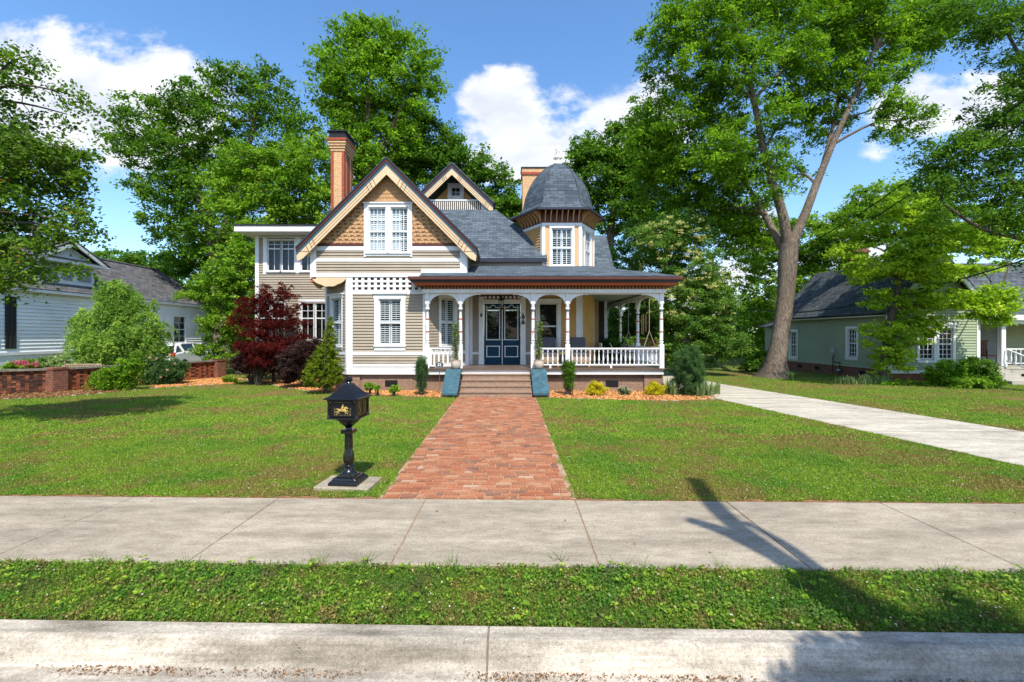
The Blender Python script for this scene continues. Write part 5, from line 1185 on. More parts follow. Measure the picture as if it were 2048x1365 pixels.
for y_ in (-.14, .03): m = MB(mf); m.box(bw, bw + .006, y_ - .015, y_ + .13, 1.01, 1.22); bev(m.build('side_panel', black_iron, M_), .003)
m = MB(mf)
for i in range(7): m.lathe([(.002, 0), (.008, .006), (.002, .012)], (bw + .007, .10 - .03 * math.sin(i), 1.04 + i * .022), 5)
m.build('side_relief', gold, M_)
# pagoda roof with raised diamond pattern
m = MB(mf); pr = [(.262, 1.245), (.262, 1.262), (.245, 1.270), (.20, 1.290), (.155, 1.325), (.115, 1.37), (.08, 1.42), (.055, 1.455), (.048, 1.46)]
for (r0, z0), (r1, z1) in zip(pr, pr[1:]): tier(m, r0, r1, z0, z1)
m.build('mailbox_roof', black_iron, M_)
m = MB(mf)
def rr_(z):
    for (r0, z0), (r1, z1) in zip(pr, pr[1:]):
        if z0 <= z <= z1 + 1e-6: return r0 + (r1 - r0) * (z - z0) / max(z1 - z0, 1e-6)
    return .05
for s_ in (-1, 1):
    for i in range(-9, 10):
        pts = []; 
        for t in range(10):
            z = 1.272 + t * .018; r = rr_(z); x = i * .03 + s_ * t * .018
            if abs(x) < r: pts.append((x, r + .002, z))
        if len(pts) > 1: m.tube(pts, .004, 4)
        pts = [(p[1], p[0], p[2]) for p in pts]
        if len(pts) > 1: m.tube(pts, .004, 4)
m.build('roof_ribs', black_iron, M_)
m = MB(mf); m.lathe([(.05, 1.455), (.035, 1.47), (.03, 1.49), (.045, 1.50), (.05, 1.515), (.03, 1.53), (.03, 1.545), (.012, 1.555)], (0, 0, 0), 14)
for i in range(4): t = i * PI / 2 + .3; m.tube([(.03 * math.cos(t), .03 * math.sin(t), 1.48), (.062 * math.cos(t), .062 * math.sin(t), 1.505), (.058 * math.cos(t), .058 * math.sin(t), 1.54)], [.009, .010, .008], 6)
m.build('roof_finial', black_iron, M_, smooth=True)
# ------------------------------------------------------------------ house number sign
sx_, sy_ = gpt(879.5, 778); sy_ = 14.9; sx_ = X_(879, sy_); sz = Z_(730, sy_)
S_ = thing('house_number_sign', 'small dark oval sign reading 32 on a thin stake in the mulch', 'sign', (sx_, sy_, 0))
MB().tube([(sx_ + .01, sy_, -.02), (sx_, sy_, sz)], .012, 6).build('stake', plain('stake_metal', (.12, .13, .10), .5), S_)
m = MB(); n = 28; m.prism([(sx_ + .135 * math.cos(2 * PI * i / n), sz + .10 * math.sin(2 * PI * i / n)) for i in range(n)], lambda p, q: (p, sy_ - .026, q), lambda p, q: (p, sy_ - .012, q)); m.build('sign_plate', sign_slate, S_)
m = MB(); m.tube([(sx_ + .128 * math.cos(2 * PI * i / n), sy_ - .026, sz + .093 * math.sin(2 * PI * i / n)) for i in range(n + 1)], .004, 4); m.build('sign_rim', plain('sign_rim_paint', (.35, .38, .36), .5), S_)
fc = bpy.data.curves.new('tmp', 'FONT'); fc.body = '32'; fc.size = .135; fc.align_x = 'CENTER'; fc.align_y = 'CENTER'; fc.extrude = .003; fc.offset = .0025
fo = bpy.data.objects.new('tmp', fc); COL.objects.link(fo); dg = bpy.context.evaluated_depsgraph_get(); dg.update()
me = bpy.data.meshes.new_from_object(fo.evaluated_get(dg)); bpy.data.objects.remove(fo); me.name = 'sign_number'; me.materials.clear(); me.materials.append(white)
o = bpy.data.objects.new('sign_number', me); COL.objects.link(o); o.parent = S_; o.location = (0, -.030, sz); o.rotation_euler = (PI / 2, 0, 0)
# ------------------------------------------------------------------ planters on the cheek slabs
def stems(name, c, n, h, spread, mat, leafmat_, parent, seed, lsize, per, top=.2, asp=.5, r=.006, curve=.3):
    g = np.random.default_rng(seed); m = MB(); P = []
    for i in range(n):
        a = g.random() * 2 * PI; d = spread * g.random() ** .5; b0 = Vector((c[0] + math.cos(a) * d * .25, c[1] + math.sin(a) * d * .25, c[2]))
        hh = h * (1 - top * g.random()); pts = []
        for t in np.linspace(0, 1, 6): pts.append(b0 + Vector((math.cos(a) * d * t ** (1 + curve) * .8, math.sin(a) * d * t ** (1 + curve) * .8, hh * t)))
        m.tube(pts, [r * (1 - .7 * t) for t in np.linspace(0, 1, 6)], 4)
        for _ in range(per):
            t = g.random() ** .75; k = min(int(t * 5), 4); q = pts[k].lerp(pts[k + 1], t * 5 - k); P.append(tuple(q + Vector(g.normal(size=3)) * lsize * .7))
    m.build('stems', mat, parent)
    P = np.array(P); Nn = unit(len(P), g) * .8 + np.array([0, -.3, .6]); Nn /= np.linalg.norm(Nn, axis=1, keepdims=True)
    V, Li, S = leafquads(P, Nn, lsize * (.6 + .8 * g.random(len(P))), asp, .3, g)
    return make(name, V, Li, S, leafmat_, parent, rnd=g.random(len(P)), uv=False)
for (xp, lab, lab2, sd_) in ((912, 'round cream clay pot on the teal slab left of the front steps', 'tall narrow climbing plant growing in the left porch pot', 3), (1077.5, 'round cream clay pot on the teal slab right of the front steps', 'tall narrow climbing plant growing in the right porch pot', 8)):
    x, y = X_(xp, 15.42), 15.42
    m = MB(); m.lathe([(.085, .79), (.11, .80), (.15, .86), (.172, .94), (.17, 1.02), (.155, 1.07), (.175, 1.085), (.175, 1.105), (.15, 1.105), (.145, 1.06)], (x, y, 0), 22)
    pt = m.build('flower_pot', pot_c, None, smooth=True); tag(pt, lab, 'pot', 'clay pots flanking the steps')
    T = thing('potted_climber', lab2, 'plant', (x, y, 1.06), 'climbing plants in the porch pots')
    stems('foliage', (x, y, 1.05), 7, 1.35 if xp < 1000 else 1.42, .13, wood, leafmat('leaf_climber_%d' % sd_, [(0, (.03, .08, .012)), (.5, (.10, .19, .025)), (1, (.30, .36, .10))]), T, sd_, .065, 85, .12, .55, .008)
# ------------------------------------------------------------------ porch furniture
def chair(x, y, rot, lab):
    T = thing('porch_armchair', lab, 'chair', (x, y, .80), 'woven armchairs on the porch'); c, s_ = math.cos(rot), math.sin(rot)
    fr = Fr(x, y, c, s_)
    m = MB(fr); m.box(-.36, .36, -.33, .36, .92, 1.16); m.box(-.38, -.28, -.33, .38, 1.16, 1.40); m.box(.28, .38, -.33, .38, 1.16, 1.40); m.hexa([(-.36, -.38, 1.1), (.36, -.38, 1.1), (.36, -.26, 1.1), (-.36, -.26, 1.1), (-.33, -.50, 1.80), (.33, -.50, 1.80), (.33, -.42, 1.80), (-.33, -.42, 1.80)]); bev(m.build('woven_frame', wicker, T), .03, 2)
    for (a, b_) in ((-.33, -.3), (.27, -.3), (-.33, .3), (.27, .3)): MB(fr).box(a, a + .06, b_, b_ + .06, .80, .92).build('leg', wicker, T)
    m = MB(fr); m.box(-.27, .27, -.25, .36, 1.16, 1.29); bev(m.build('seat_cushion', cushion, T), .03, 2)
    m = MB(fr); m.hexa([(-.27, -.27, 1.28), (.27, -.27, 1.28), (.27, -.13, 1.28), (-.27, -.13, 1.28), (-.27, -.42, 1.86), (.27, -.42, 1.86), (.27, -.32, 1.86), (-.27, -.32, 1.86)]); bev(m.build('back_cushion', cushion, T), .04, 2)
chair(X_(1098, 16.7), 16.75, 0, 'woven porch armchair with dark cushions beneath the front window'); chair(X_(1159, 16.7), 16.75, 0, 'woven porch armchair with dark cushions before the ochre turret base')
# porch swing
wx, wy = X_(1277, 19.2), 19.2
T = thing('porch_swing', 'dark wooden slatted swing hanging on ropes at the right end of the porch', 'swing', (wx, wy, 1.15))
fr = Fr(wx, wy, .35, -1); m = MB(fr)
for i in range(6): m.box(-.75, .75, -.28 + i * .10, -.20 + i * .10, 1.20, 1.225)
m.build('seat', wood, T); m = MB(fr)
for i in range(14): a = -.72 + i * .108; m.box(a, a + .05, -.34, -.315, 1.22, 1.70)
m.box(-.75, .75, -.345, -.30, 1.68, 1.76); m.build('backrest', wood, T)
for a in (-.75, .69): m = MB(fr); m.box(a, a + .06, -.33, .3, 1.42, 1.46); m.box(a, a + .06, .24, .29, 1.2, 1.42); m.build('armrest', wood, T)
for a in (-.72, .72): m = MB(fr); m.tube([fr(a, .26, 1.44), fr(a, 0, 2.15)] if False else [(a, .26, 1.44), (a, 0, 2.1)], .012, 5); m.tube([(a, -.3, 1.44), (a, 0, 2.1)], .012, 5); m.tube([(a, 0, 2.1), (a, 0, 3.55)], .012, 5); m.build('rope', rope, T)
# wind chime
cx_, cy_ = X_(1288, 16.6), 16.6
T = thing('wind_chime', 'copper tube wind chime hanging under the porch near the corner post', 'wind chime', (cx_, cy_, 2.0))
m = MB(); m.lathe([(.02, 3.16), (.10, 3.17), (.11, 3.19), (.10, 3.205), (.02, 3.22)], (cx_, cy_, 0), 12); m.tube([(cx_, cy_, 3.2), (cx_, cy_, 3.55)], .006, 4); m.build('top_disc', dark_metal, T)
for i, (zb, ln) in enumerate(((2.15, .55), (1.95, .75), (1.98, .70), (2.1, .6), (2.05, .62))):
    t = 2 * PI * i / 5 + .4; x, y = cx_ + .08 * math.cos(t), cy_ + .08 * math.sin(t)
    m = MB(); m.lathe([(.014, zb), (.014, zb + ln)], (x, y, 0), 8); q = m.build('chime_tube', copper, T); MB().tube([(x, y, zb + ln), (x, y, 3.18)], .004, 4).build('cord', dark_metal, q)
# folding chair at the side of the porch
fx, fy_ = X_(1222, 18.3), 18.3
T = thing('folding_chair', 'white folding chair standing open behind the porch railing', 'chair', (fx, fy_, .8)); m = MB()
for dx_ in (-.2, .2): m.tube([(fx + dx_ - .25, fy_, 1.62), (fx + dx_ + .15, fy_, .81)], .014, 6); m.tube([(fx + dx_ + .18, fy_ + .1, 1.26), (fx + dx_ - .2, fy_ + .1, .81)], .014, 6)
m.build('frame', white, T); m = MB(); m.box(fx - .25, fx + .3, fy_ - .2, fy_ + .22, 1.24, 1.26); m.build('seat', white, T); m = MB(); m.box(fx - .44, fx - .40, fy_ - .2, fy_ + .22, 1.4, 1.62); m.build('backrest', white, T)
# ------------------------------------------------------------------ white house to the left
XW = -20.5
def wy_(x): return XW * F / (x - CXP)
def wz_(x, y): return CH + (CYP - y) * wy_(x) / F
HW = thing('white_house', 'white clapboard house with grey roof and side dormer behind the low brick wall', 'house', (XW - 3, 24, 0))
y0w, y1w = 13.0, 33.0; WF = Fr(XW, y0w, 0, 1); ze = 4.0; zb = 1.22
w1 = (wy_(347) - y0w, wy_(371) - y0w, wz_(360, 686), wz_(360, 633)); w0 = (wy_(-45) - y0w, wy_(0) - y0w, wz_(0, 690), wz_(0, 595))
siding('clapboard_wall', WF, 0, y1w - y0w, zb, ze - .25, wsiding, HW, holes=[(w1[0], w1[1], w1[2], w1[3])], e=.155, lip=.042)
m = MB(WF); m.box(0, y1w - y0w, -.3, .02, -.1, zb - .12); m.box(0, y1w - y0w, -.02, .06, zb - .12, zb); m.box(0, y1w - y0w, -.02, .04, ze - .25, ze); m.box(-.02, .14, -.02, .04, zb, ze); m.build('trim_board', white, HW)
m = MB(WF)
for a in (4.2, 7.4, 12): m.box(a, a + .9, .02, .03, .35, .75)
m.build('crawlspace_vent', plain('faded_vent', (.3, .3, .3), .8), HW)
window(WF, *w1, HW, casing=.12, meet=(w1[2] + w1[3]) / 2, cols=2, rows=(w1[2] + (w1[3] - w1[2]) * .25, w1[2] + (w1[3] - w1[2]) * .75), back=curtain)
a0 = wy_(3) - y0w; m = MB(WF); m.box(a0 - .6, a0 - .1, -.01, .05, w0[2] - .1, w0[3] + .1); m.build('trim_board', white, HW)
m = MB(WF); s0, s1, sz0, sz1 = wy_(8) - y0w, wy_(30) - y0w, wz_(20, 698), wz_(20, 594)
m.box(s0, s0 + .06, .03, .07, sz0, sz1); m.box(s1 - .06, s1, .03, .07, sz0, sz1); m.box((s0 + s1) / 2 - .02, (s0 + s1) / 2 + .02, .03, .065, sz0, sz1)
for z in (sz0, sz0 + .9, sz1 - .07): m.box(s0 + .06, s1 - .06, .03, .068, z, z + .07)
m.box(s0 + .02, s1 - .02, .025, .05, sz0 + .02, sz1 - .02); m.build('shutter', char, HW)
xr, zr = XW - 2.9, 6.25
m = MB(); roofslab(m, [(XW + .33, y0w - .4, ze - .1), (XW + .33, y1w + .3, ze - .1), (xr, y1w - 2.2, zr), (xr, y0w - .4, zr)]); roofslab(m, [(xr, y0w - .4, zr), (xr, y1w - 2.2, zr), (xr - 4, y1w + .3, ze - .5), (xr - 4, y0w - .4, ze - .5)]); roofslab(m, [(XW + .33, y1w + .3, ze - .1), (xr - 4, y1w + .3, ze - .5), (xr, y1w - 2.2, zr)]); m.build('roof', shin_w, HW)
m = MB(WF); m.box(-.4, y1w - y0w + .3, .0, .29, ze - .17, ze - .13); m.box(-.4, y1w - y0w + .3, .29, .34, ze - .20, ze - .06); m.build('eave', white, HW)
m = MB(); m.tube([(xr, y0w - .4, zr + .07), (xr, y1w - 2.2, zr + .07)], .08, 6); m.build('ridge_cap', shin_w, HW)
# dormer facing the garden
dX = XW - .25; d0, d1 = 20.2, 23.0; DF = Fr(dX, d0, 0, 1); dw_ = d1 - d0; dz0, dz1 = 4.55, 5.30
m = MB(DF); m.box(0, dw_, -2.2, -.02, 4.2, dz1); m.build('dormer_wall', white, HW)
m = MB(DF); m.box(0, .14, -.02, .04, 4.3, dz1); m.box(dw_ - .14, dw_, -.02, .04, 4.3, dz1); m.box(dw_ / 2 - .75 / 2 - .1, dw_ / 2 - .28, -.02, .04, 4.3, dz1); m.box(dw_ / 2 + .28, dw_ / 2 + .48, -.02, .04, 4.3, dz1); m.box(0, dw_, -.02, .05, 4.3, 4.5); m.build('dormer_trim', white, HW)
for (a, b_) in ((.16, .98), (1.22, 1.76), (2.0, 2.84)):
    m = MB(DF); z = dz0
    while z < dz1 - .06: m.hexa([(a, -.02, z + .03), (b_, -.02, z + .03), (b_, .03, z), (a, .03, z), (a, -.02, z + .05), (b_, -.02, z + .05), (b_, .03, z + .015), (a, .03, z + .015)]); z += .06
    m.build('louvre_vent', plain('louvre_grey', (.45, .48, .5), .7) if 'louvre_grey' not in MAT else MAT['louvre_grey'], HW)
m = MB(DF); m.box(-.30, dw_ + .30, -2.4, .42, dz1, dz1 + .12); m.build('dormer_cornice', white, HW)
m = MB(DF); m.prism([(-.1, dz1 + .2), (dw_ + .1, dz1 + .2), (dw_ / 2, dz1 + .95)], lambda p, q: (p, .0, q), lambda p, q: (p, -.1, q)); m.build('dormer_pediment', wsiding, HW)
m = MB(); cy = (d0 + d1) / 2
for s_ in (-1, 1): roofslab(m, [(dX + .42, cy, dz1 + 1.08), (dX + .42, cy + s_ * 1.95, dz1 + .10), (dX - 2.6, cy + s_ * 1.95, dz1 + .10), (dX - 2.6, cy, dz1 + 1.08)])
m.face([(dX + .44, cy - 1.9, dz1 + .13), (dX + .44, cy + 1.9, dz1 + .13), (dX - .02, cy + 1.85, dz1 + .30), (dX - .02, cy - 1.85, dz1 + .30)]); m.build('dormer_roof', shin_w, HW)
m = MB(DF)
for s_ in (-1, 1): m.prism([(dw_ / 2 + s_ * 1.93, dz1 + .02), (dw_ / 2, dz1 + 1.04), (dw_ / 2, dz1 + .88), (dw_ / 2 + s_ * 1.62, dz1 + .02)][::s_], lambda p, q: (p, .43, q), lambda p, q: (p, .36, q))
m.build('dormer_rake', white, HW)
# ------------------------------------------------------------------ pierced brick garden wall
BW = thing('brick_garden_wall', 'low red brick garden wall with pierced panels, stone coping and brick pillars', 'wall', (-14.5, 17.5, 0))
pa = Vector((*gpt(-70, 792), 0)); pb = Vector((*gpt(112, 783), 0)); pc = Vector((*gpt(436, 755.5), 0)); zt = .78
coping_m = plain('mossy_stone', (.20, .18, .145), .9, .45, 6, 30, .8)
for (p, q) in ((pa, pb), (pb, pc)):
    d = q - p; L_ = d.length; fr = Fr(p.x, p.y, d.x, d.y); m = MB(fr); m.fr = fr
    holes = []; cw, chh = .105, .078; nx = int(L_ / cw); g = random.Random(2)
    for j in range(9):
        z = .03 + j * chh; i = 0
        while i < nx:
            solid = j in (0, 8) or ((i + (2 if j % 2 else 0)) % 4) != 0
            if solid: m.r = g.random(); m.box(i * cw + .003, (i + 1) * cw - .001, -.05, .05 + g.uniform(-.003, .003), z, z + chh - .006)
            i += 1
    m.build('pierced_panel', rndmat('wall_brick_%d' % int(L_), [(0, (.04, .025, .02)), (.6, (.14, .055, .032)), (1, (.26, .10, .05))] if q is pb else [(0, (.10, .04, .028)), (.5, (.28, .085, .04)), (1, (.38, .13, .055))]), BW, rnd=True)  # left panel: maple shade painted into the darker ramp, along with aged, mossy brick
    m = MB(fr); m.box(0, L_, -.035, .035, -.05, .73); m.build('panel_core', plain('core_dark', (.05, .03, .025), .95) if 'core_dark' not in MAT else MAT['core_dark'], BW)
    m = MB(fr); m.box(0, L_, -.13, .13, .735, .80); m.build('coping', coping_m, BW)
d = (pc - pb).normalized()
for q in (pb, pb + d * 5.6, pc):
    fr = Fr(q.x, q.y, 1, -.25); m = MB(fr); m.box(-.22, .22, -.22, .22, -.05, .76); m.build('brick_pillar', red_brick, BW); m = MB(fr); m.box(-.24, .24, -.24, .24, .76, .83); m.build('pillar_cap', red_brick, BW)
# bench behind the wall
bx, by = X_(166, 16.7), 16.7; T = thing('garden_bench', 'weathered slatted wooden bench back showing above the brick wall', 'bench', (bx, by, 0)); fr = Fr(bx, by, 1, .1)
m = MB(fr); m.box(-.62, .62, -.03, .0, .84, .89); m.box(-.62, .62, -.03, 0, .46, .50); 
for i in range(15): a = -.58 + i * .081; m.box(a, a + .05, -.02, -.008, .5, .84)
m.build('backrest', teak, T); m = MB(fr); m.box(-.65, .65, -.03, -.5, .40, .44); m.build('seat', teak, T)
for (a, b_) in ((-.65, -.04), (.60, -.04), (-.65, -.5), (.60, -.5)): m = MB(fr); m.box(a, a + .05, b_, b_ + .05, 0, .86 if b_ > -.1 else .4); m.build('leg', teak, T)
# ------------------------------------------------------------------ white car in the side drive
kx, ky = -18.4, 24.2
K = thing('parked_car', 'white hatchback parked beside the white house behind the brick wall', 'car', (kx, ky, 0)); kw = .88
def carsec(m, ptsz, w0, mat): pass
side = [(-.0, .30), (-.04, .62), (.02, .92), (.30, 1.00), (.9, 1.04), (3.0, .98), (4.0, .88), (4.35, .70), (4.40, .35)]
m = MB(); m.prism([(y, z) for y, z in side][::-1], lambda p, q: (kx + kw, ky + p, q), lambda p, q: (kx - kw, ky + p, q)); bev(m.build('car_body', car_w, K), .08, 3)
roof = [(.10, .98), (.42, 1.36), (.9, 1.48), (1.8, 1.50), (2.4, 1.42), (3.15, 1.0)]
m = MB(); tw_ = .66
for (p, q) in zip(roof[1:4], roof[2:5]): m.hexa([(kx - tw_, ky + p[0], p[1] - .05), (kx + tw_, ky + p[0], p[1] - .05), (kx + tw_, ky + q[0], q[1] - .05), (kx - tw_, ky + q[0], q[1] - .05), (kx - tw_ + .05, ky + p[0], p[1]), (kx + tw_ - .05, ky + p[0], p[1]), (kx + tw_ - .05, ky + q[0], q[1]), (kx - tw_ + .05, ky + q[0], q[1])])
for s_ in (-1, 1):
    for (p, q) in ((roof[0], roof[1]), (roof[5], roof[4])): m.tube([(kx + s_ * (kw - .05), ky + p[0], p[1]), (kx + s_ * (tw_ - .02), ky + q[0], q[1])], .05, 6)
    m.tube([(kx + s_ * (kw - .05), ky + .75, 1.0), (kx + s_ * (tw_ - .0), ky + .62, 1.38)], .085, 6); m.tube([(kx + s_ * (kw - .05), ky + 1.75, 1.0), (kx + s_ * tw_, ky + 1.7, 1.45)], .03, 6)
    m.tube([(kx + s_ * (tw_ - .01), ky + y, z - .03) for y, z in roof[1:5]], .045, 6)
m.build('car_roof', car_w, K)
m = MB(); k = .0
P = [(kx - kw + .08, .14), (kx + kw - .08, .14)]
m.face([(kx - kw + .08, ky + .14, 1.0), (kx + kw - .08, ky + .14, 1.0), (kx + tw_, ky + .42, 1.35), (kx - tw_, ky + .42, 1.35)]); m.face([(kx - kw + .08, ky + 3.1, 1.0), (kx + kw - .08, ky + 3.1, 1.0), (kx + tw_, ky + 2.4, 1.40), (kx - tw_, ky + 2.4, 1.40)][::-1])
for s_ in (-1, 1): m.face([(kx + s_ * (kw - .05), ky + .2, 1.0), (kx + s_ * (kw - .05), ky + 3.0, 1.0), (kx + s_ * tw_, ky + 2.35, 1.42), (kx + s_ * tw_, ky + .5, 1.38)])
m.build('car_window', dglass, K)
for s_ in (-1, 1):
    m = MB(); m.box(kx + s_ * .78 - .1, kx + s_ * .78 + .1, ky - .05, ky + .10, .74, .98); bev(m.build('tail_light', tail, K), .03)
    for yy in (.75, 3.45):
        fr = Fr(kx + s_ * .80, ky + yy, 0, 1); m = MB(); m.prism([(ky + yy + .31 * math.cos(t * PI / 8), .31 + .31 * math.sin(t * PI / 8)) for t in range(16)], lambda p, q: (kx + s_ * .70, p, q), lambda p, q: (kx + s_ * .90, p, q)); w_ = m.build('wheel', tyre, K)
m = MB(); m.box(kx - .3, kx + .3, ky - .065, ky - .045, .62, .74); m.build('number_plate', white, K)
# ------------------------------------------------------------------ green house to the right
GX, GY = 16.3, 19.3
HG = thing('green_house', 'sage green clapboard house with dark shingle roof, partly hidden by a tree', 'house', (18, 22, 0))
GS = Fr(GX, 26.5, 0, -1); gl_ = 26.5 - GY; gze = 3.12; gzb = .45
def gy(x): return GX * F / (x - CXP)
def sidewin(xa, xb, ya, yb):
    a, b_ = 26.5 - gy(xa), 26.5 - gy(xb); ym = gy((xa + xb) / 2); return (a, b_, Z_(yb, ym), Z_(ya, ym))
sw1 = sidewin(1581, 1594, 664, 715); sw2 = sidewin(1696, 1714, 659, 715)
siding('clapboard_wall', GS, 0, gl_, gzb, gze, grey_siding, HG, holes=[sw1, sw2], e=.125, lip=.036)
for s_ in (sw1, sw2): window(GS, *s_, HG, casing=.11, meet=(s_[2] + s_[3]) / 2, cols=3, rows=tuple(s_[2] + (s_[3] - s_[2]) * t for t in (.17, .33, .67, .83)), b=.04)
m = MB(GS); m.box(0, gl_, -.2, -.03, -.1, gzb); m.build('foundation', red_brick, HG)
GFf = Fr(GX, GY); fw = X_(1958, GY) - GX
fwn = [(X_(1838, GY) - GX, X_(1867, GY) - GX, Z_(720, GY), Z_(668, GY)), (X_(1877, GY) - GX, X_(1905, GY) - GX, Z_(720, GY), Z_(656, GY))]
fwn = [(a, b_, Z_(720, GY), Z_(657, GY)) for a, b_, c_, d_ in fwn]
apx = fw / 2 + .02; az_ = 5.35
siding('clapboard_wall', GFf, 0, fw, gzb, gze, grey_siding, HG, holes=fwn, e=.115)
siding('clapboard_wall', GFf, lambda z: max(0, (z - gze) * (apx / (az_ - gze))), lambda z: fw - max(0, (z - gze) * ((fw - apx) / (az_ - gze))), gze, az_ - .15, grey_siding, HG, e=.115)
for s_ in fwn: window(GFf, *s_, HG, casing=.10, meet=(s_[2] + s_[3]) / 2, cols=3, rows=tuple(s_[2] + (s_[3] - s_[2]) * t for t in (.17, .33, .67, .83)), b=.04, sill=False)
m = MB(GFf); m.box(-.03, .12, -.03, .035, gzb - .05, gze); m.box(fw - .12, fw + .02, -.03, .035, gzb - .05, gze); m.box(0, fw, -.02, .03, gzb - .14, gzb)
m.box(fwn[0][0] - .2, fwn[1][1] + .2, -.01, .08, fwn[0][3] + .12, fwn[0][3] + .18)
m.prism([(fwn[0][0] - .2, fwn[0][3] + .18), (fwn[1][1] + .2, fwn[0][3] + .18), ((fwn[0][0] + fwn[1][1]) / 2, fwn[0][3] + .34)], lambda p, q: (p, .06, q), lambda p, q: (p, .0, q)); m.build('trim_board', white, HG)
m = MB(GFf); m.box(0, fw, -.2, -.03, -.1, gzb - .14); m.build('foundation', red_brick, HG)
ov = .35; sl = (az_ - gze) / apx
m = MB(); roofslab(m, [(GX - ov, GY - ov, gze - ov * sl + .12), (GX + apx, GY - ov, az_ + .12), (GX + apx, 26.6, az_ + .12), (GX - ov, 26.8, gze - ov * sl + .12)]); roofslab(m, [(GX + apx, GY - ov, az_ + .12), (GX + fw + ov, GY - ov, gze - ov * sl + .12), (GX + fw + ov, 26.6, gze - ov * sl + .12), (GX + apx, 26.6, az_ + .12)]); m.build('roof', shin_g, HG)
m = MB(GFf)
for s_ in (-1, 1):
    e_ = -ov if s_ < 0 else fw + ov
    P = [(e_, gze - ov * sl + .10), (apx, az_ + .10), (apx, az_ - .14), (e_, gze - ov * sl - .12)]
    m.prism(P[::-s_], lambda p, q: (p, ov + .01, q), lambda p, q: (p, ov - .06, q))
m.build('bargeboard', white, HG)
m = MB(GFf)   # braces in the gable peak
m.box(apx - .03, apx + .03, ov - .08, ov - .03, az_ - .75, az_ - .1); m.box(apx - .6, apx + .6, ov - .08, ov - .03, az_ - .62, az_ - .55)
for s_ in (-1, 1): m.tube([(apx, ov - .05, az_ - .55), (apx + s_ * .35, ov - .05, az_ - .4)], .02, 4)
m.build('gable_brace', white, HG)
m = MB(GS); m.box(-.3, gl_ + .3, .0, .03, gze - .25, gze - .02); m.box(-.3, gl_ + ov, .02, ov, gze - ov * sl + .02, gze - ov * sl + .07); m.build('eave', plain('eave_cream', (.55, .53, .42), .6), HG)
# meter and pipe on the shaded side wall
m = MB(GS); a_ = 26.5 - gy(1668); m.tube([(a_, .06, .1), (a_, .06, .85), (a_ + .12, .06, .95)], .02, 6); m.tube([(a_ + .5, .08, .0), (a_ + .5, .08, .62), (a_ - .0, .08, .62)], .018, 6); m.build('service_pipe', dark_metal, HG)
m = MB(GS); m.box(a_ - .1, a_ + .12, .0, .12, 1.05, 1.30); m.lathe([(.08, .0), (.08, .1)], (a_ + .5, .14, .2), 10); m.build('utility_meter', MAT['louvre_grey'], HG)
m = MB(GS)
for q_ in (1.2, 2.6, 4.2, 5.6): m.box(q_, q_ + .35, -.03, -.02, .14, .30)
m.build('crawlspace_vent', interior, HG)
# rear lean-to
m = MB(); m.box(GX + .1, GX + 3, 26.6, 28.6, 0, 2.35); m.build('lean_to_wall', grey_siding, HG); m = MB(); roofslab(m, [(GX - .2, 26.5, 2.40), (GX - .2, 28.9, 2.40), (GX + 1.6, 28.9, 3.1), (GX + 1.6, 26.5, 3.1)]); m.build('lean_to_roof', shin_w, HG)
# wing to the right with porch
px0 = GX + fw; m = MB(); roofslab(m, [(px0 - .3, 21.2, 3.55), (31, 21.2, 3.55), (31, 24.5, 5.75), (px0 - 2.0, 24.5, 5.75)]); roofslab(m, [(px0 - 2.0, 24.5, 5.75), (31, 24.5, 5.75), (31, 28, 3.4), (px0 - 2, 28, 3.4)]); m.build('roof', shin_g, HG)
m = MB(); roofslab(m, [(px0 - .05, GY - .3, 2.75), (31, GY - .3, 2.75), (31, 21.6, 3.35), (px0 - .05, 21.6, 3.35)], .03); m.build('porch_roof', shin_g, HG)
m = MB(); m.box(px0, 31, GY - .32, GY - .2, 2.56, 2.78); m.box(px0, 31, GY - .15, GY, 2.4, 2.58); m.box(px0 + .02, 31, 21.4, 21.5, 3.3, 3.6); m.build('porch_beam', white, HG)
gw = Fr(px0, 21.5); siding('clapboard_wall', gw, 0, 10, .6, 3.3, plain('porch_wall_paint', (.42, .46, .30), .6, .07), HG, holes=[(2.2, 3.2, 0, 2.75)], e=.115)
m = MB(gw); m.box(2.08, 2.2, -.02, .05, .6, 2.8); m.box(3.2, 3.32, -.02, .05, .6, 2.8); m.box(2.08, 3.32, -.02, .05, 2.75, 2.9); m.build('trim_board', white, HG)
m = MB(gw); m.box(2.2, 3.2, -.08, -.03, .6, 2.75); m.box(2.3, 3.1, -.03, -.02, .7, 1.4); m.box(2.3, 3.1, -.03, -.02, 1.55, 2.6); m.build('porch_door', plain('faded_door', (.25, .27, .28), .5), HG)
m = MB(); m.box(px0 - .05, 31, GY - .1, 21.5, .50, .60); m.box(px0 - .05, 31, GY - .08, GY, .30, .50); m.build('porch_floor', plain('porch_grey', (.42, .40, .34), .6), HG)
gpx = X_(2005, GY)
for x in (gpx, gpx + 2.6, gpx + 5.2):
    m = MB(); m.box(x - .09, x + .09, GY - .05, GY + .13, .60, 2.42); m.box(x - .12, x + .12, GY - .08, GY + .16, .6, .72); m.box(x - .12, x + .12, GY - .08, GY + .16, 2.3, 2.42); m.build('porch_post', white, HG)
m = MB(); m.box(gpx + .1, gpx + 2.5, GY, GY + .06, 1.32, 1.37); m.box(gpx + .1, gpx + 2.5, GY, GY + .06, .72, .76); rl = m.build('porch_railing', white, HG)
for i in range(11): x = gpx + .2 + i * .2; MB().lathe([(.018, .76), (.03, .85), (.035, .92), (.018, 1.1), (.018, 1.22), (.028, 1.32)], (x, GY + .03, 0), 6).build('baluster', white, rl)
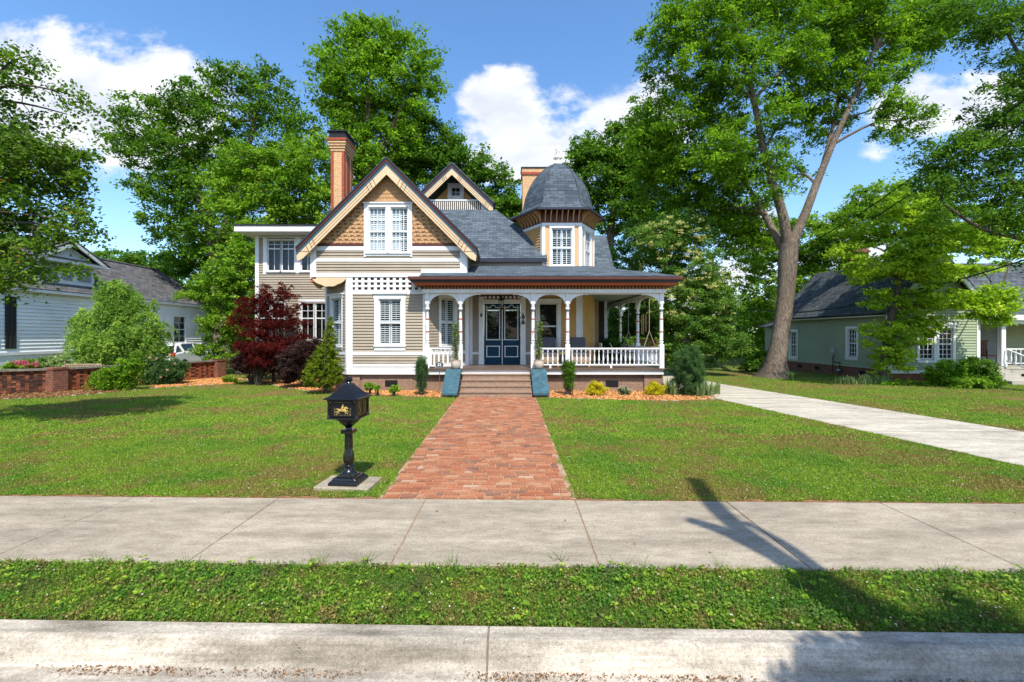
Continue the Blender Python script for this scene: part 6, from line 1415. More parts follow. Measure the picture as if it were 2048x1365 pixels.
for i in range(4): MB().box(gpx - 1.15, gpx + .0, GY - .35 * (i + 1), GY - .35 * i - .002, -.05, .50 - .125 * (i + 0) - .005).build('porch_step', MAT['porch_grey'], HG)
m = MB(); m.tube([(gpx + .05, GY - .1, 1.34), (gpx + .15, GY - 1.5, .75)], .035, 6); m.tube([(gpx + .05, GY - .1, .85), (gpx + .15, GY - 1.5, .30)], .025, 6)
for i in range(7): t = (i + .5) / 7; m.tube([(gpx + .05 + .1 * t, GY - .1 - 1.4 * t, 1.34 - .59 * t), (gpx + .05 + .1 * t, GY - .1 - 1.4 * t, .85 - .55 * t)], .016, 5)
m.build('stair_rail', white, HG)
m = MB(); m.box(X_(1704, 23), X_(1704, 23) + .6, 22.7, 23.3, 4, Z_(500, 23)); m.box(X_(1704, 23) - .06, X_(1704, 23) + .66, 22.64, 23.36, Z_(503, 23) - .12, Z_(503, 23)); m.build('chimney', red_brick, HG)
for (x, y, l) in ((X_(1975, 20.6), 20.6, 'dark wooden rocking chair in shade on the green house porch'),):
    T = thing('porch_rocker', l, 'chair', (x, y, .6)); fr = Fr(x, y); m = MB(fr); m.box(-.28, .28, -.25, .25, .98, 1.03); m.build('seat', wood, T); m = MB(fr)
    for i in range(6): m.box(-.26 + i * .095, -.21 + i * .095, -.30, -.27, 1.03, 1.65)
    m.box(-.3, .3, -.31, -.26, 1.62, 1.72); m.build('backrest', wood, T)
    for a in (-.27, .23): m = MB(fr); m.tube([(a, -.5, .68), (a, -.1, .62), (a, .3, .64), (a, .5, .72)], .02, 5); m.build('rocker', wood, T); m = MB(fr); m.box(a, a + .04, .2, .24, .62, 1.25); m.box(a, a + .04, -.27, -.23, .62, 1.25); m.build('leg', wood, T)
# ------------------------------------------------------------------ overhead lines
def wire(pts, r, lab):
    P = []
    for (a, b_) in zip(pts, pts[1:]):
        for t in np.linspace(0, 1, 12)[:-1]: q = a.lerp(b_, t); q.z -= .5 * t * (1 - t) * 1.0; P.append(q)
    P.append(pts[-1]); m = MB(); m.tube(P, r, 5); o = m.build('overhead_wire', wire_m, smooth=True); tag(o, lab, 'wire', 'overhead utility wires')
wire([px(1380, 640, 40), px(1620, 486, 23), px(1845, 340, 16), px(2150, 120, 12)], .022, 'uppermost thin service wire climbing from behind the big trunk to the right')
wire([px(1380, 668, 40), px(1640, 497, 23), px(1850, 368, 16), px(2150, 170, 12)], .022, 'thin service wire running just below the uppermost one')
wire([px(1400, 606, 34), px(1600, 625, 24), px(1800, 587, 19), px(2130, 492, 15)], .028, 'lowest and thickest dark wire sagging in front of the green house')
# ------------------------------------------------------------------ out of frame: the pruned street tree whose shadow falls on the pavement
T = thing('street_tree', 'pruned street tree beside the road whose forked shadow falls on the pavement', 'tree', (4.9, .3, -.1))
def fromshadow(x, y, z):
    """point at height z whose shadow lands on the ground where pixel (x, y) shows it"""
    X, Y = gpt(x, y); return (X + SUNV.x / SUNV.z * z, Y + SUNV.y / SUNV.z * z, z)
tr = [(5.0, .35, -.1, .30), (*fromshadow(2150, 1420, 3.2), .25), (*fromshadow(2000, 1320, 4.2), .22), (*fromshadow(1800, 1240, 5.2), .15), (*fromshadow(1585, 1135, 6.4), .125), (*fromshadow(1480, 1060, 7.2), .11), (*fromshadow(1425, 1010, 7.9), .115), (*fromshadow(1388, 957, 8.4), .11)]
woody('trunk', [tr, [(*fromshadow(1540, 1105, 6.7), .13), (*fromshadow(1450, 1062, 7.3), .10), (*fromshadow(1378, 1040, 7.6), .07)], [(*fromshadow(1760, 1215, 5.4), .09), (*fromshadow(1650, 1150, 6.2), .065), (*fromshadow(1575, 1090, 6.7), .055), (*fromshadow(1492, 1045, 7.1), .045)], [(*fromshadow(1850, 1310, 4.6), .15), (*fromshadow(1700, 1225, 5.4), .12), (*fromshadow(1590, 1165, 6.1), .08)], [(*fromshadow(2040, 1330, 4), .15), (*fromshadow(1960, 1230, 5), .13), (*fromshadow(1900, 1190, 5.6), .08)]], [], bark, T)
bl = [(*fromshadow(x, y, z), r, r * 1.0, .3, 1) for x, y, z, r in ((1880, 1330, 4.6, .30), (2030, 1265, 5.0, .26), (1740, 1350, 4.4, .24), (2060, 1380, 4.3, .4), (1640, 1380, 4.6, .13), (1980, 1350, 4.4, .25), (1840, 1350, 4.4, .28), (1960, 1290, 4.8, .22), (1900, 1370, 4.3, .3), (1800, 1375, 4.3, .32), (1990, 1300, 4.6, .26), (2050, 1340, 4.5, .35))]
foliage('crown', bl, g_mid, T, rc=.16, size=.07, seed=91)
# ------------------------------------------------------------------ trees
B = bpx
# left foreground maple (trunk outside the frame)
yy = 9.0
bl = B([(-60, 240, 120, 90), (10, 150, 50, 60), (-20, 330, 130, 80), (60, 400, 115, 85, .3), (120, 340, 55, 45, .5), (20, 500, 110, 75), (-40, 550, 70, 40), (135, 225, 38, 42, .6, .5), (60, 290, 80, 50), (150, 440, 40, 40, 0, .6), (-140, 420, 140, 160), (160, 300, 40, 14, .2, .4), (128, 470, 50, 22, .2, .6), (175, 350, 25, 12, .2, .5), (185, 470, 22, 9, .1, .5), (150, 190, 22, 20, .4, .4), (180, 310, 18, 10, .2, .4), (160, 540, 24, 8, .2, .4), (60, 110, 30, 25, .2, .4)], yy)
tree('maple_tree', 'leafy maple with a few reddish leaves at the left edge, its trunk out of view', (-12.2, 9.2, 0), [[(-12.2, 9.2, -.1, .22), (-12.0, 9.2, 2.2, .17), (-11.4, 9.1, 3.8, .13), (-10.8, 9, 5.2, .08), (-10.3, 9, 6.6, .04)]], bl, g_maple, bark2, per=48, nleaf=22, rc=.24, size=.075, seed=11, rb=.35, asp=.7, flare=0, tw=.012, lrad=.035, droop=.5, shell=.2, cov=.78)
# large spreading tree behind the flat roof
bl = B([(300, 235, 70, 45), (380, 200, 60, 30), (250, 285, 50, 30), (330, 300, 90, 50), (440, 240, 80, 55), (470, 165, 55, 35), (545, 215, 60, 60), (545, 150, 40, 25, 0, .5), (430, 140, 30, 20, 0, .4), (590, 280, 60, 60), (395, 400, 60, 60), (340, 430, 50, 70), (420, 480, 90, 60), (480, 330, 90, 70, 3), (360, 350, 70, 40), (310, 370, 45, 30)], 30)
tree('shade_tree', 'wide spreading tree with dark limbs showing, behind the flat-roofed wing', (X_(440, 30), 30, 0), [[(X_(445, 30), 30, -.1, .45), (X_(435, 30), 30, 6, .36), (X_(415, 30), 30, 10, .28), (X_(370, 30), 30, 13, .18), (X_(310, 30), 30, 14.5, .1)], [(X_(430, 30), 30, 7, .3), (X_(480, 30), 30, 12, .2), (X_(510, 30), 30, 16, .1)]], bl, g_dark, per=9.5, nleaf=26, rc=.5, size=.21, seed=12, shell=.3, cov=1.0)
bl = B([(500, 330, 70, 45), (560, 370, 70, 60), (470, 380, 60, 50), (620, 340, 50, 70), (520, 420, 90, 40), (600, 430, 60, 30), (660, 420, 40, 60)], 26)
tree('leafy_tree', 'bright yellow-green tree right behind the white fascia of the flat roof', (X_(560, 26), 26, 0), [[(X_(575, 26), 26, -.1, .3), (X_(570, 26), 26, 6, .22), (X_(540, 26), 26, 9, .12)]], bl, g_bright, per=13, nleaf=26, rc=.45, size=.18, seed=13, shell=.4)
# tall narrow tree behind the left chimney
bl = B([(745, 80, 60, 45), (700, 60, 40, 30), (800, 110, 70, 50), (850, 160, 40, 40), (680, 120, 60, 45), (740, 170, 110, 70), (670, 200, 55, 40), (830, 220, 45, 40), (700, 270, 50, 50), (780, 290, 70, 60), (730, 340, 70, 50), (760, 240, 80, 50, 2)], 32)
tree('tall_tree', 'tall round-topped tree rising behind the left brick chimney', (X_(722, 32), 32, 0), [[(X_(722, 32), 32, -.1, .6), (X_(718, 32), 32, 8, .5), (X_(725, 32), 32, 12, .42), (X_(735, 32), 32, 17, .25), (X_(745, 32), 32, 21, .1)], [(X_(725, 32), 32, 12, .3), (X_(790, 32), 32, 17, .18), (X_(820, 32), 32, 19, .1)], [(X_(722, 32), 32, 12.5, .3), (X_(690, 32), 32, 17, .16), (X_(675, 32), 32, 20, .08)]], bl, g_mid, per=11.5, nleaf=28, rc=.5, size=.22, seed=14, shell=.3, cov=1.2)
bl = B([(870, 290, 60, 45), (920, 330, 60, 55), (860, 350, 70, 60), (820, 310, 50, 60), (960, 380, 50, 50), (1010, 400, 45, 45), (1030, 440, 40, 50), (900, 410, 70, 50), (985, 350, 35, 25, 0, .6), (960, 430, 60, 40)], 34)
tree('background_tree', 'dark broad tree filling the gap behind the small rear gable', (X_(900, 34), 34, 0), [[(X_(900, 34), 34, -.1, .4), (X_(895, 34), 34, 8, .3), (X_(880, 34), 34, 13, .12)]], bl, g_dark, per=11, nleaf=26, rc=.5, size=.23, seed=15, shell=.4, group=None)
# trees behind the turret
bl = B([(1170, 310, 45, 45), (1210, 350, 60, 60), (1150, 360, 35, 50), (1260, 290, 60, 60), (1230, 420, 70, 60), (1290, 360, 70, 80), (1180, 300, 30, 25, 0, .5), (1320, 440, 60, 60), (1280, 240, 30, 30, 0, .6), (1300, 300, 50, 50)], 33)
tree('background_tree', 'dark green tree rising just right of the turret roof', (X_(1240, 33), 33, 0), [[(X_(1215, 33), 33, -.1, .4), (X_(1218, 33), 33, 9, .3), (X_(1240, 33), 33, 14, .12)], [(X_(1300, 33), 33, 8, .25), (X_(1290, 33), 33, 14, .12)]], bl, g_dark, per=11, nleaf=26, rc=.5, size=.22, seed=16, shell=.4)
# the big pecan with a forked trunk
Y5 = 20.9; q5 = lambda x, y, d=0: tuple(px(x, y, Y5 + d))
tr = [(X_(1549, Y5), Y5, -.15, .44), (*q5(1551, 730), 0.393), (*q5(1563, 660), 0.351), (*q5(1572, 590), 0.351), (*q5(1576, 520), 0.393), (*q5(1577, 488), 0.393)]
t2 = [(*q5(1576, 500), 0.239), (*q5(1567, 430, -.2), 0.203), (*q5(1545, 370, -.3), 0.168), (*q5(1527, 300, -.4), 0.140), (*q5(1508, 200, -.5), 0.120), (*q5(1480, 90, -.5), 0.085), (*q5(1450, -60, -.5), 0.042)]
t3 = [(*q5(1580, 495), 0.239), (*q5(1610, 430), 0.190), (*q5(1632, 370), 0.161), (*q5(1665, 290), 0.126), (*q5(1705, 200), 0.098), (*q5(1750, 100), 0.070), (*q5(1790, -40), 0.035)]
t4 = [(*q5(1640, 350, .3), 0.098), (*q5(1668, 250, .6), 0.085), (*q5(1690, 120, .8), 0.063), (*q5(1710, -30, 1), 0.035)]
t5 = [(*q5(1566, 500, .3), 0.176), (*q5(1530, 430, .8), 0.140), (*q5(1480, 350, 1.4), 0.105), (*q5(1430, 260, 1.8), 0.056)]
bl = B([(1340, 60, 60, 55, -.5), (1430, 40, 70, 60, -.5), (1390, 140, 80, 60, 0), (1350, 230, 55, 60, .5), (1440, 220, 70, 70, 1), (1330, 330, 80, 70, 2), (1420, 340, 80, 80, 2), (1300, 290, 50, 60, 1.5), (1480, 120, 60, 70, -1), (1380, 420, 90, 60, 3), (1470, 440, 70, 60, 2.5), (1500, 330, 50, 60, 1),
        (1590, 50, 80, 60, 0), (1660, 120, 70, 60, .5), (1600, 170, 60, 60, 1), (1700, 40, 80, 60, 1), (1760, 90, 70, 50, .5), (1560, 230, 45, 40, -1.2), (1560, 300, 40, 30, -1.2, .6), (1820, 40, 70, 50, 1), (1640, 240, 50, 50, 1.2), (1540, 380, 45, 40, -.6, .5), (1730, 170, 60, 40, 0, .8), (1800, 240, 55, 45, -.5, .8), (1770, 210, 40, 30, -.4, .5),
        (1500, 20, 70, 50, .5), (1580, 350, 40, 40, 1.5, .6), (1530, 470, 50, 50, 2.5), (1450, -60, 150, 70, 0), (1650, -60, 150, 70, 0), (1880, 20, 60, 40, 1, .8), (1600, 110, 60, 40, -1), (1280, 210, 30, 30, .5, .4), (1310, 130, 30, 40, .2, .5), (1860, 70, 60, 45, .6), (1790, 140, 50, 35, .3, .8), (1720, 20, 80, 50, -.5), (1450, 300, 60, 60, -1)], Y5)
limbs = None
tree('pecan_tree', 'huge forked tree with flared grey trunk on the grass left of the green house', (X_(1549, Y5), Y5, 0), [tr, t2, t3, t4, t5], bl, g_mid, bark, per=22, nleaf=26, rc=.36, size=.165, seed=17, shell=.25, cov=1.15, flare=.50, asp=.42, tw=.025, lrad=.07, droop=.3)
# privet with cream blossom
bl = B([(1325, 480, 55, 42), (1375, 465, 50, 40), (1310, 560, 60, 55, 2.5), (1385, 540, 62, 60), (1365, 610, 70, 60), (1425, 600, 42, 58), (1435, 660, 46, 42), (1380, 680, 70, 50), (1300, 640, 60, 60, 4), (1250, 520, 35, 50, 6), (1455, 690, 32, 32), (1285, 460, 32, 24, 1.5), (1250, 620, 45, 70, 6), (1270, 685, 60, 45, 6), (1225, 680, 30, 50, 7)], 21.8)
T7 = tree('flowering_privet', 'large rounded tree with creamy yellow blossom at the right end of the porch', (X_(1375, 22), 22, 0), [[(X_(1375, 22), 22, -.1, .2), (X_(1370, 22), 22, 2.2, .16), (X_(1350, 22), 22, 4.5, .08)], [(X_(1385, 22), 22.2, -.1, .16), (X_(1410, 22), 22.2, 2.6, .1), (X_(1410, 22), 22.2, 4.5, .05)]], bl, g_priv, rc=.25, size=.10, seed=18, shell=.5, flare=.05, lrad=.05, cov=1.7)
foliage('blossom', B([(1325, 475, 45, 32), (1380, 462, 42, 28), (1310, 550, 40, 35, 1.5), (1370, 545, 52, 45), (1430, 625, 35, 25), (1350, 600, 50, 40), (1420, 560, 30, 30)], 21.2), g_priv_fl, T7, rc=.13, size=.075, seed=19, shell=.97, cov=.22, kc=.28)
# trees between privet and the big trunk
bl = B([(1520, 500, 60, 45), (1600, 480, 60, 50), (1650, 520, 50, 45), (1530, 580, 45, 50), (1520, 640, 45, 50), (1530, 700, 40, 35), (1470, 440, 50, 40), (1680, 470, 40, 40, 0, .6), (1620, 560, 50, 40)], 33)
tree('background_tree', 'sunlit tree showing around and behind the big forked trunk', (X_(1545, 33), 33, 0), [[(X_(1540, 33), 33, -.1, .2), (X_(1545, 33), 33, 4, .15), (X_(1570, 33), 33, 7, .08)]], bl, g_bright, per=10, nleaf=24, rc=.45, size=.2, seed=20)
bl = B([(1465, 650, 25, 30), (1490, 690, 35, 35), (1450, 700, 35, 20), (1480, 620, 16, 16, 0, .6)], 40)
tree('young_tree', 'small tree with a thin straight trunk on the grass at the end of the driveway', (X_(1461, 36), 36, 0), [[(X_(1461, 36), 36, -.1, .12), (X_(1460, 36), 36, 1.6, .10), (X_(1465, 36), 36, 2.6, .05)]], bl, g_blue, per=10, nleaf=26, rc=.4, size=.2, seed=21, flare=0)
# right edge tree
Y8 = 14.5
bl = B([(2010, 30, 80, 50), (1930, 20, 60, 40, 1), (2060, 120, 60, 60), (2020, 170, 50, 30, 0, .6), (1990, 240, 70, 50, .5), (2050, 280, 70, 70), (1930, 300, 60, 45), (1880, 320, 50, 45, .3), (1960, 370, 70, 50, .5), (1870, 370, 45, 35, 0, .8), (1900, 420, 45, 28, 0, .6), (2040, 400, 60, 60), (2000, 440, 60, 28, 0, .6), (2080, 480, 60, 50), (1950, 60, 60, 30, 1, .6), (2070, 200, 60, 50, 1)], Y8)
q8 = lambda x, y, d=0: tuple(px(x, y, Y8 + d))
tree('walnut_tree', 'dark tree reaching in from the right edge with thin bare lower limbs', (X_(2190, Y8), Y8, 0), [[(X_(2190, Y8), Y8, -.1, .3), (*q8(2180, 600), .25), (*q8(2150, 500), .18), (*q8(2080, 420), .11), (*q8(2020, 360), .07)], [(*q8(2150, 500), .12), (*q8(2060, 480), .085), (*q8(1960, 460), .06), (*q8(1890, 410), .035)], [(*q8(2150, 500), .14), (*q8(2120, 300), .10), (*q8(2060, 150), .06), (*q8(2000, 40), .03)]], bl, g_dark, bark2, per=24, nleaf=22, rc=.30, size=.12, seed=22, shell=.2, cov=.85, flare=0, tw=.014, lrad=.035, asp=.4, droop=.6)
# dogwood before the green house
Y9 = 18.4; q9 = lambda x, y, d=0: tuple(px(x, y, Y9 + d))
bl = B([(1800, 420, 60, 30, 1), (1740, 470, 60, 22, 1), (1850, 470, 80, 40), (1760, 540, 85, 26), (1860, 540, 60, 35, -.5), (1830, 600, 50, 35), (1790, 670, 55, 35), (1780, 720, 40, 30), (1900, 600, 60, 25, -.6), (1960, 620, 60, 20, -.8), (1990, 590, 40, 22, -.8), (1760, 600, 30, 20), (1990, 645, 25, 16, -.8), (1850, 650, 35, 25), (1930, 480, 60, 26, 0), (2000, 500, 40, 25, .5), (1960, 540, 40, 18, 0, .6), (1820, 505, 70, 24, -.4), (1700, 505, 45, 16, .4, .8)], Y9)
tree('dogwood_tree', 'bright green dogwood with layered branches hiding the corner of the green house', (X_(1765, Y9), Y9, 0), [[(X_(1765, Y9), Y9, -.1, .16), (*q9(1766, 720), .13), (*q9(1780, 640), .11), (*q9(1800, 560), .09), (*q9(1830, 470), .05)], [(*q9(1785, 620), .07), (*q9(1900, 590, -.4), .04), (*q9(1980, 610, -.6), .02)]], bl, g_dog, bark2, per=36, nleaf=28, rc=.24, size=.12, seed=23, shell=.25, flat=.4, flare=.06, tw=.014, lrad=.04, asp=.6)
bl = B([(1760, 400, 60, 40), (1830, 410, 70, 45), (1900, 450, 60, 40), (1990, 470, 60, 35), (1720, 440, 50, 30), (1680, 480, 40, 30), (1960, 430, 40, 25, 0, .6)], 31)
tree('background_tree', 'light green tree rising behind the roof of the green house', (X_(1820, 31), 31, 0), [[(X_(1820, 31), 31, -.1, .3), (X_(1820, 31), 31, 6, .2), (X_(1825, 31), 31, 9, .1)]], bl, g_bright, per=11, nleaf=26, rc=.45, size=.2, seed=24)
# left of the house
bl = B([(470, 540, 50, 45), (430, 580, 50, 30), (490, 600, 50, 50), (390, 590, 30, 14, -.4, .7), (450, 640, 50, 35), (500, 480, 30, 40, .5), (420, 700, 35, 20, 0, .7), (480, 690, 40, 50, .5), (445, 560, 30, 20, -.6)], 22.5)
tree('leafy_tree', 'small bright green tree with arching branches left of the red maple', (X_(478, 22.5), 22.5, 0), [[(X_(478, 22.5), 22.5, -.1, .14), (X_(476, 22.5), 22.5, 1.5, .12), (X_(470, 22.5), 22.5, 3.4, .08), (X_(475, 22.5), 22.5, 5, .04)]], bl, g_bright, per=30, nleaf=28, rc=.27, size=.125, seed=25, flare=.05, lrad=.04, tw=.014)
bl = B([(420, 510, 60, 40), (350, 530, 60, 25), (520, 500, 60, 60), (480, 580, 80, 70), (460, 660, 60, 60)], 33)
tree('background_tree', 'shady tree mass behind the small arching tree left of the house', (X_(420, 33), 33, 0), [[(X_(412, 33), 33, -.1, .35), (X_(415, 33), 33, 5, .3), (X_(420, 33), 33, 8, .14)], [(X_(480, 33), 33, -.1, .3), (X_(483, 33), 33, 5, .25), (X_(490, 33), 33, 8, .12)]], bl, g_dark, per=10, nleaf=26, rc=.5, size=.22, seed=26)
bl = B([(215, 510, 25, 14), (290, 530, 50, 22), (250, 535, 40, 14), (340, 545, 40, 25), (180, 550, 40, 20)], 60)
tree('distant_tree', 'far tree tops peeking over the ridge of the white house', (X_(270, 60), 60, 0), [[(X_(270, 60), 60, -.1, .4), (X_(270, 60), 60, 8, .3)]], bl, g_dark, per=5, nleaf=26, rc=.8, size=.4, seed=27, twigs=False)
# low wood closing the view behind the plots
g = random.Random(9); bl = []
for i in range(46):
    x = -75 + i * 3.6 + g.uniform(-1, 1)
    if -26 < x < 26 and g.random() < .2: continue
    h = g.uniform(2.4, 4.2) + (2.0 if abs(x) > 22 else 0); bl.append((x, 62 + g.uniform(-4, 8), h * .8, 3.2, 3, h, .55))
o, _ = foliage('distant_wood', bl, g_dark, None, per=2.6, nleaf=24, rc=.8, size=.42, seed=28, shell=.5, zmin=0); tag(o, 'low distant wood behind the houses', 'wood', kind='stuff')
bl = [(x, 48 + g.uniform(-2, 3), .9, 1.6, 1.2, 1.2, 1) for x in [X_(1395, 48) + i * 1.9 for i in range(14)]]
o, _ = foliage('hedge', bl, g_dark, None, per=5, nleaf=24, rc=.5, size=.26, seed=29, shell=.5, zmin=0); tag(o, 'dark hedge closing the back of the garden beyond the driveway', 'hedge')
# ------------------------------------------------------------------ shrubs
def shrub(name, label, cat, blobs, mat, seed, per, nleaf, rc, size, group=None, stem=True, twigs=40, **kw):
    bx = sum(b[0] for b in blobs) / len(blobs); by = sum(b[1] for b in blobs) / len(blobs)
    T = thing(name, label, cat, (bx, by, 0), group); cr, C = foliage('foliage', blobs, mat, T, rc=rc, size=size, seed=seed, zmin=.0, **{'cov': 2.4, **kw})
    if stem:
        g = np.random.default_rng(seed); m = MB(); sel = C[g.permutation(len(C))[:twigs]]
        for c in sel: m.tube(bend((bx + g.normal() * .05, by + g.normal() * .04, -.02), c, .05, g, 3), [.014, .011, .008, .003], 4)
        m.build('stems', bark2, T)
    return T
def gb(lst, Y, **k): return B(lst, Y, **k)
shrub('hemlock_bush', 'large feathery light green evergreen bush in front of the white house', 'bush', gb([(233, 585, 28, 34), (235, 612, 42, 36), (200, 650, 52, 38), (280, 650, 45, 45), (230, 690, 80, 40), (190, 690, 36, 22), (300, 690, 35, 30), (235, 575, 22, 20, 0, .6), (250, 730, 60, 25), (270, 600, 30, 22, 0, .7), (165, 640, 20, 24, 0, .5)], 18.2), g_hem, 41, 50, 34, .27, .115, asp=.27, droop=2.0, flat=.35, shell=.35, cov=1.7)
shrub('rose_bush', 'loose rose bush with pale pink blooms in front of the brick wall', 'bush', gb([(330, 735, 32, 25), (305, 725, 20, 15), (350, 740, 20, 18), (330, 755, 30, 12)], 18.0), g_blue, 42, 60, 22, .13, .055, droop=.6)
shrub('azalea_bush', 'leafy bush spreading over the shaded stretch of brick wall', 'bush', gb([(235, 748, 34, 16), (262, 728, 22, 16), (215, 760, 26, 14), (235, 766, 34, 12), (190, 750, 14, 10, 0, .5)], 16.2), g_mid, 43, 60, 22, .13, .06, droop=.6)
T = shrub('hydrangea_bush', 'bush with bright pink flower heads behind the left end of the brick wall', 'bush', gb([(55, 732, 35, 10), (75, 735, 30, 9), (30, 735, 20, 7)], 16.8), g_bright, 44, 80, 24, .12, .07)
for q_, (x, y) in enumerate(((28, 727), (40, 731), (52, 733), (50, 725), (74, 731), (70, 727), (38, 726), (60, 730))):
    p = px(x, y, 16.5); g = np.random.default_rng(q_); P = np.array(p) + unit(60, g) * .075; V, Li, S = leafquads(P, unit(60, g), .045, .9, .1, g); make('flower_head', V, Li, S, fl_pink, T, rnd=g.random(60), uv=False)
shrub('white_flower_bush', 'pale flowering bush with cream blossoms behind the brick wall pillar', 'bush', gb([(110, 722, 25, 13), (95, 730, 20, 8), (128, 733, 20, 7)], 16.9), leafmat('leaf_pale', [(0, (.08, .18, .03)), (.7, (.22, .34, .08)), (.9, (.6, .6, .35)), (1, (.8, .78, .6))]), 45, 80, 24, .12, .06)
for q_, (x, y) in enumerate(((335, 740), (312, 718), (300, 716), (350, 728), (322, 755))):
    p = px(x, y, 17.5); g = np.random.default_rng(q_ + 50); P = np.array(p) + unit(26, g) * .035; V, Li, S = leafquads(P, unit(26, g), .04, .9, .1, g); o = make('rose_bloom', V, Li, S, leafmat('petal_rose', [(0, (.6, .3, .28)), (1, (.85, .65, .6))]) if 'petal_rose' not in MAT else MAT['petal_rose'], bpy.data.objects['rose_bush'], rnd=g.random(26), uv=False)
# red Japanese maple
bl = gb([(525, 600, 42, 14), (560, 588, 38, 12), (500, 618, 38, 12), (478, 640, 26, 9), (562, 622, 42, 14), (535, 645, 62, 14), (592, 648, 28, 14), (505, 665, 36, 10, -.4), (560, 680, 40, 14), (525, 575, 20, 8, 0, .6), (560, 572, 20, 8, 0, .6), (605, 672, 16, 12), (600, 612, 18, 8, 0, .6), (530, 690, 50, 12)], 18.8)
tree('japanese_maple', 'dark red Japanese maple in front of the left wing windows', (X_(545, 18.8), 18.8, 0), [[(X_(548, 18.8), 18.8, -.05, .07), (X_(545, 18.8), 18.8, .8, .06), (X_(530, 18.8), 18.8, 1.8, .04), (X_(520, 18.8), 18.8, 2.6, .02)], [(X_(546, 18.8), 18.8, .7, .05), (X_(570, 18.8), 18.8, 1.8, .03), (X_(580, 18.8), 18.8, 2.6, .02)]], bl, g_red, bark2, per=70, nleaf=30, rc=.17, size=.075, seed=51, asp=.35, droop=.7, flat=.35, flare=0, lrad=.025, tw=.008, shell=.2, cov=.85)
shrub('weeping_maple', 'low weeping dark red maple shrub beneath the Japanese maple', 'shrub', gb([(515, 695, 35, 12), (490, 690, 20, 9), (545, 698, 30, 12), (520, 715, 35, 14)], 17.6), g_red, 52, 90, 26, .12, .06, asp=.35, droop=1.0)
shrub('fringe_flower_shrub', 'dark purple mounded shrub at the left end of the mulch bed', 'shrub', gb([(500, 725, 32, 26), (530, 730, 30, 24), (480, 730, 14, 18)], 17.9), g_purple, 53, 90, 26, .12, .05)
shrub('fringe_flower_shrub', 'dark purple shrub sloping up behind the conical evergreen', 'shrub', gb([(590, 730, 30, 32), (620, 705, 28, 26), (600, 710, 30, 24), (640, 695, 16, 18), (585, 750, 24, 14), (630, 730, 25, 30)], 16.9), g_purple, 54, 90, 26, .12, .05)
strap('daylily_clump', 'small green grassy clump at the end of the brick wall', 'plant', [(X_(461, 18.6), 18.6, 1), (X_(452, 18.7), 18.7, .8), (X_(470, 18.5), 18.5, .8)], .42, g_bright, 55, n=70, lean=1.3, r=.1)
# golden arborvitae
Ya = 15.2
bl = gb([(647, 758, 35, 15), (648, 740, 33, 17), (652, 720, 25, 16), (655, 702, 18, 15), (658, 684, 12, 15), (660, 668, 8, 14), (661, 653, 5, 12), (662, 642, 2.5, 8)], Ya)
shrub('conical_evergreen', 'golden green cone-shaped evergreen at the left corner of the bay', 'shrub', bl, g_arb, 56, 170, 34, .06, .045, asp=.5, shell=.75, flat=1.0)
# round clipped juniper + companions right
Yr = 15.4
shrub('rounded_evergreen', 'tall rounded dark green clipped evergreen at the right end of the mulch bed', 'shrub', gb([(1377, 722, 24, 26), (1378, 745, 30, 26), (1380, 768, 30, 20)], 14.9), g_blue, 57, 170, 30, .085, .042, asp=.3, shell=.75, flat=1.0)
strap('iris_clump', 'grey-green strappy leaves to the right of the rounded evergreen', 'plant', [(X_(1408, 14.7), 14.7, 1), (X_(1420, 14.5), 14.5, .9), (X_(1400, 14.4), 14.4, .8), (X_(1432, 15), 15, .8)], .62, g_iris, 58)
strap('iris_clump', 'grey-green strappy leaves between the porch corner and the rounded evergreen', 'plant', [(X_(1338, 15), 15, 1), (X_(1348, 14.7), 14.7, .8)], .62, g_iris, 59)
for (x, y, l) in ((1192, 775, 'bright yellow dwarf shrub nearer the steps in the right mulch bed'), (1310, 776, 'bright yellow dwarf shrub at the far right of the porch foundation')):
    shrub('golden_shrub', l, 'shrub', gb([(x, y + 4, 20, 10), (x, y - 4, 13, 8)], 14.75), g_yel, 60 + x % 7, 260, 22, .07, .055, group='golden dwarf shrubs', asp=.2, droop=.6, twigs=14)
shrub('variegated_shrub', 'tiny white-edged shrub between the two yellow shrubs', 'shrub', gb([(1247, 782, 12, 9)], 14.7), leafmat('leaf_variegated', [(0, (.03, .07, .02)), (.45, (.10, .16, .05)), (.6, (.5, .5, .38)), (1, (.72, .72, .6))]), 66, 300, 18, .06, .05, twigs=10)
for (x, l, s_) in ((843, 'narrow upright dark green shrub left of the house number sign', 3), (1137, 'narrow upright dark green shrub under the porch railing', 5)):
    Yq = 14.75
    bl = gb([(x, 770, 9, 10), (x, 750, 11, 14), (x, 733, 12, 10) if s_ == 5 else (x, 730, 11, 14), (x, 742, 12, 14)], Yq)
    shrub('upright_shrub', l, 'shrub', bl, g_blue if s_ == 3 else g_dark, 66 + s_, 300, 26, .06, .04, group='columnar shrubs beside the steps', asp=.3, shell=.5, flat=1.6)
for (x, y, l) in ((738, 764, 'small green shrub behind the mailbox roof'), (790, 770, 'small dense green shrub in the mulch under the front window'), (755, 768, 'tiny sparse sprig growing between two small shrubs')):
    shrub('low_shrub', l, 'shrub', gb([(x, y + 8, 11 if x != 755 else 6, 8 if x != 755 else 5)], 14.9 if x == 738 else 14.5), g_mid, x, 260 if x != 755 else 120, 20, .06, .045, group='small shrubs in the mulch bed' if False else None, twigs=10)
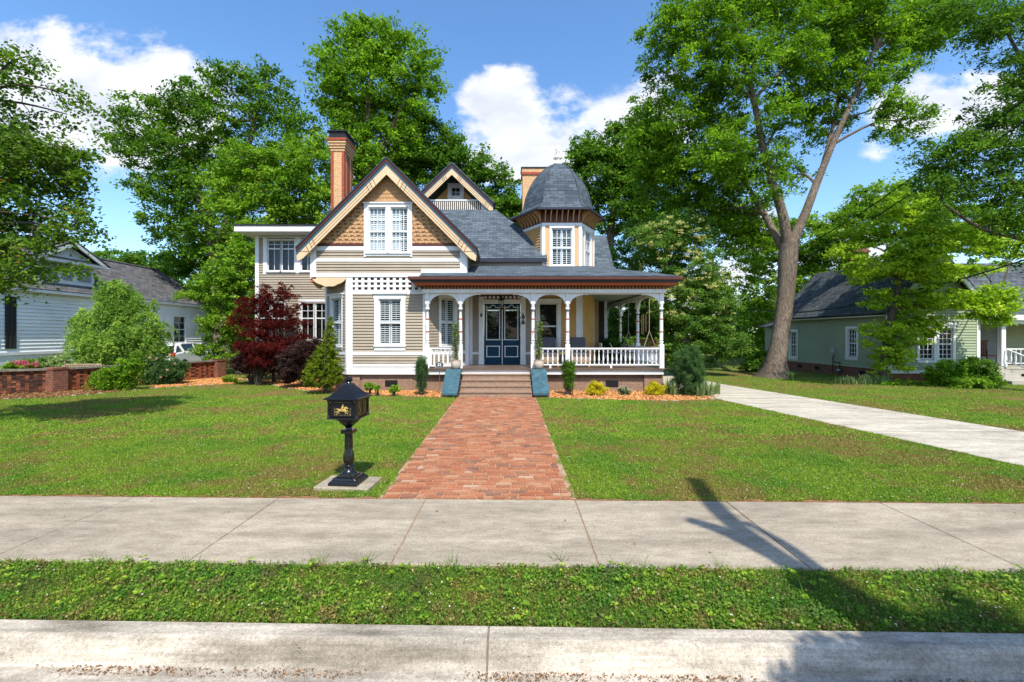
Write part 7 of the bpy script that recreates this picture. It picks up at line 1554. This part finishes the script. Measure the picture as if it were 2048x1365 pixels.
# shrubs beyond the porch and round the green house
shrub('laurel_shrub', 'light green leafy shrubs seen through the side of the porch', 'shrub', gb([(1232, 690, 25, 14), (1262, 690, 25, 14), (1310, 688, 26, 14), (1335, 700, 20, 30), (1290, 690, 20, 12), (1235, 720, 40, 30), (1290, 720, 40, 30)], 21.5), g_priv, 71, 36, 26, .2, .10)
for (x, y, a, b_, l, mt, s_, yy_) in ((1890, 748, 34, 24, 'dense green shrub under the double window of the green house', g_mid, 1, 17.6), (1950, 742, 32, 28, 'darker rounded shrub beside the steps of the green house', g_dark, 2, 18.0), (1940, 765, 50, 12, 'yellow-green low shrubs edging the bed of the green house', g_bright, 3, 17.0)):
    shrub('round_shrub' if s_ < 3 else 'edging_shrub', l, 'shrub', gb([(x, y, a, b_), (x + 10, y + b_ * .4, a, b_ * .7)], yy_), mt, 72 + s_, 60, 26, .15, .07)
strap('iris_bed', 'long row of grey-green iris leaves along the green house', 'plants', [(X_(1680 + 6 * i, 18.2), 18.2 + .2 * math.sin(i * 2), .8 + .3 * math.sin(i * 3.3)) for i in range(17)], .42, g_iris, 76, n=22, r=.2, w=.04)
shrub('ground_cover', 'low dark plants at the corner of the green house', 'plants', gb([(1800, 768, 25, 7), (1835, 770, 22, 6), (1770, 770, 15, 6)], 17.8), g_mid, 77, 160, 22, .09, .07)
strap('spiky_plant', 'spiky light green plant at the foot of the forked tree', 'plant', [(X_(1582, 19.6), 19.6, 1)], .5, g_iris, 78, n=50, lean=1.3, w=.04)
shrub('shade_shrub', 'black-green shrub in deep shade left of the forked trunk', 'shrub', gb([(1510, 735, 22, 16), (1530, 720, 20, 18)], 24), g_dark, 79, 30, 26, .2, .12)

# trees on the other side of the street, behind the viewer; the panes reflect them
bl = []
for i in range(13):
    x = -42 + i * 7 + g.uniform(-1.5, 1.5); h = g.uniform(4.2, 6); bl.append((x, -24 + g.uniform(-3, 2), h, 3.8, 3, h * .95, .8))
o, _ = foliage('opposite_trees', bl, g_dark, None, rc=.8, size=.42, seed=95, shell=.5, zmin=0, cov=1.3); tag(o, 'row of trees across the street', 'wood', kind='stuff')
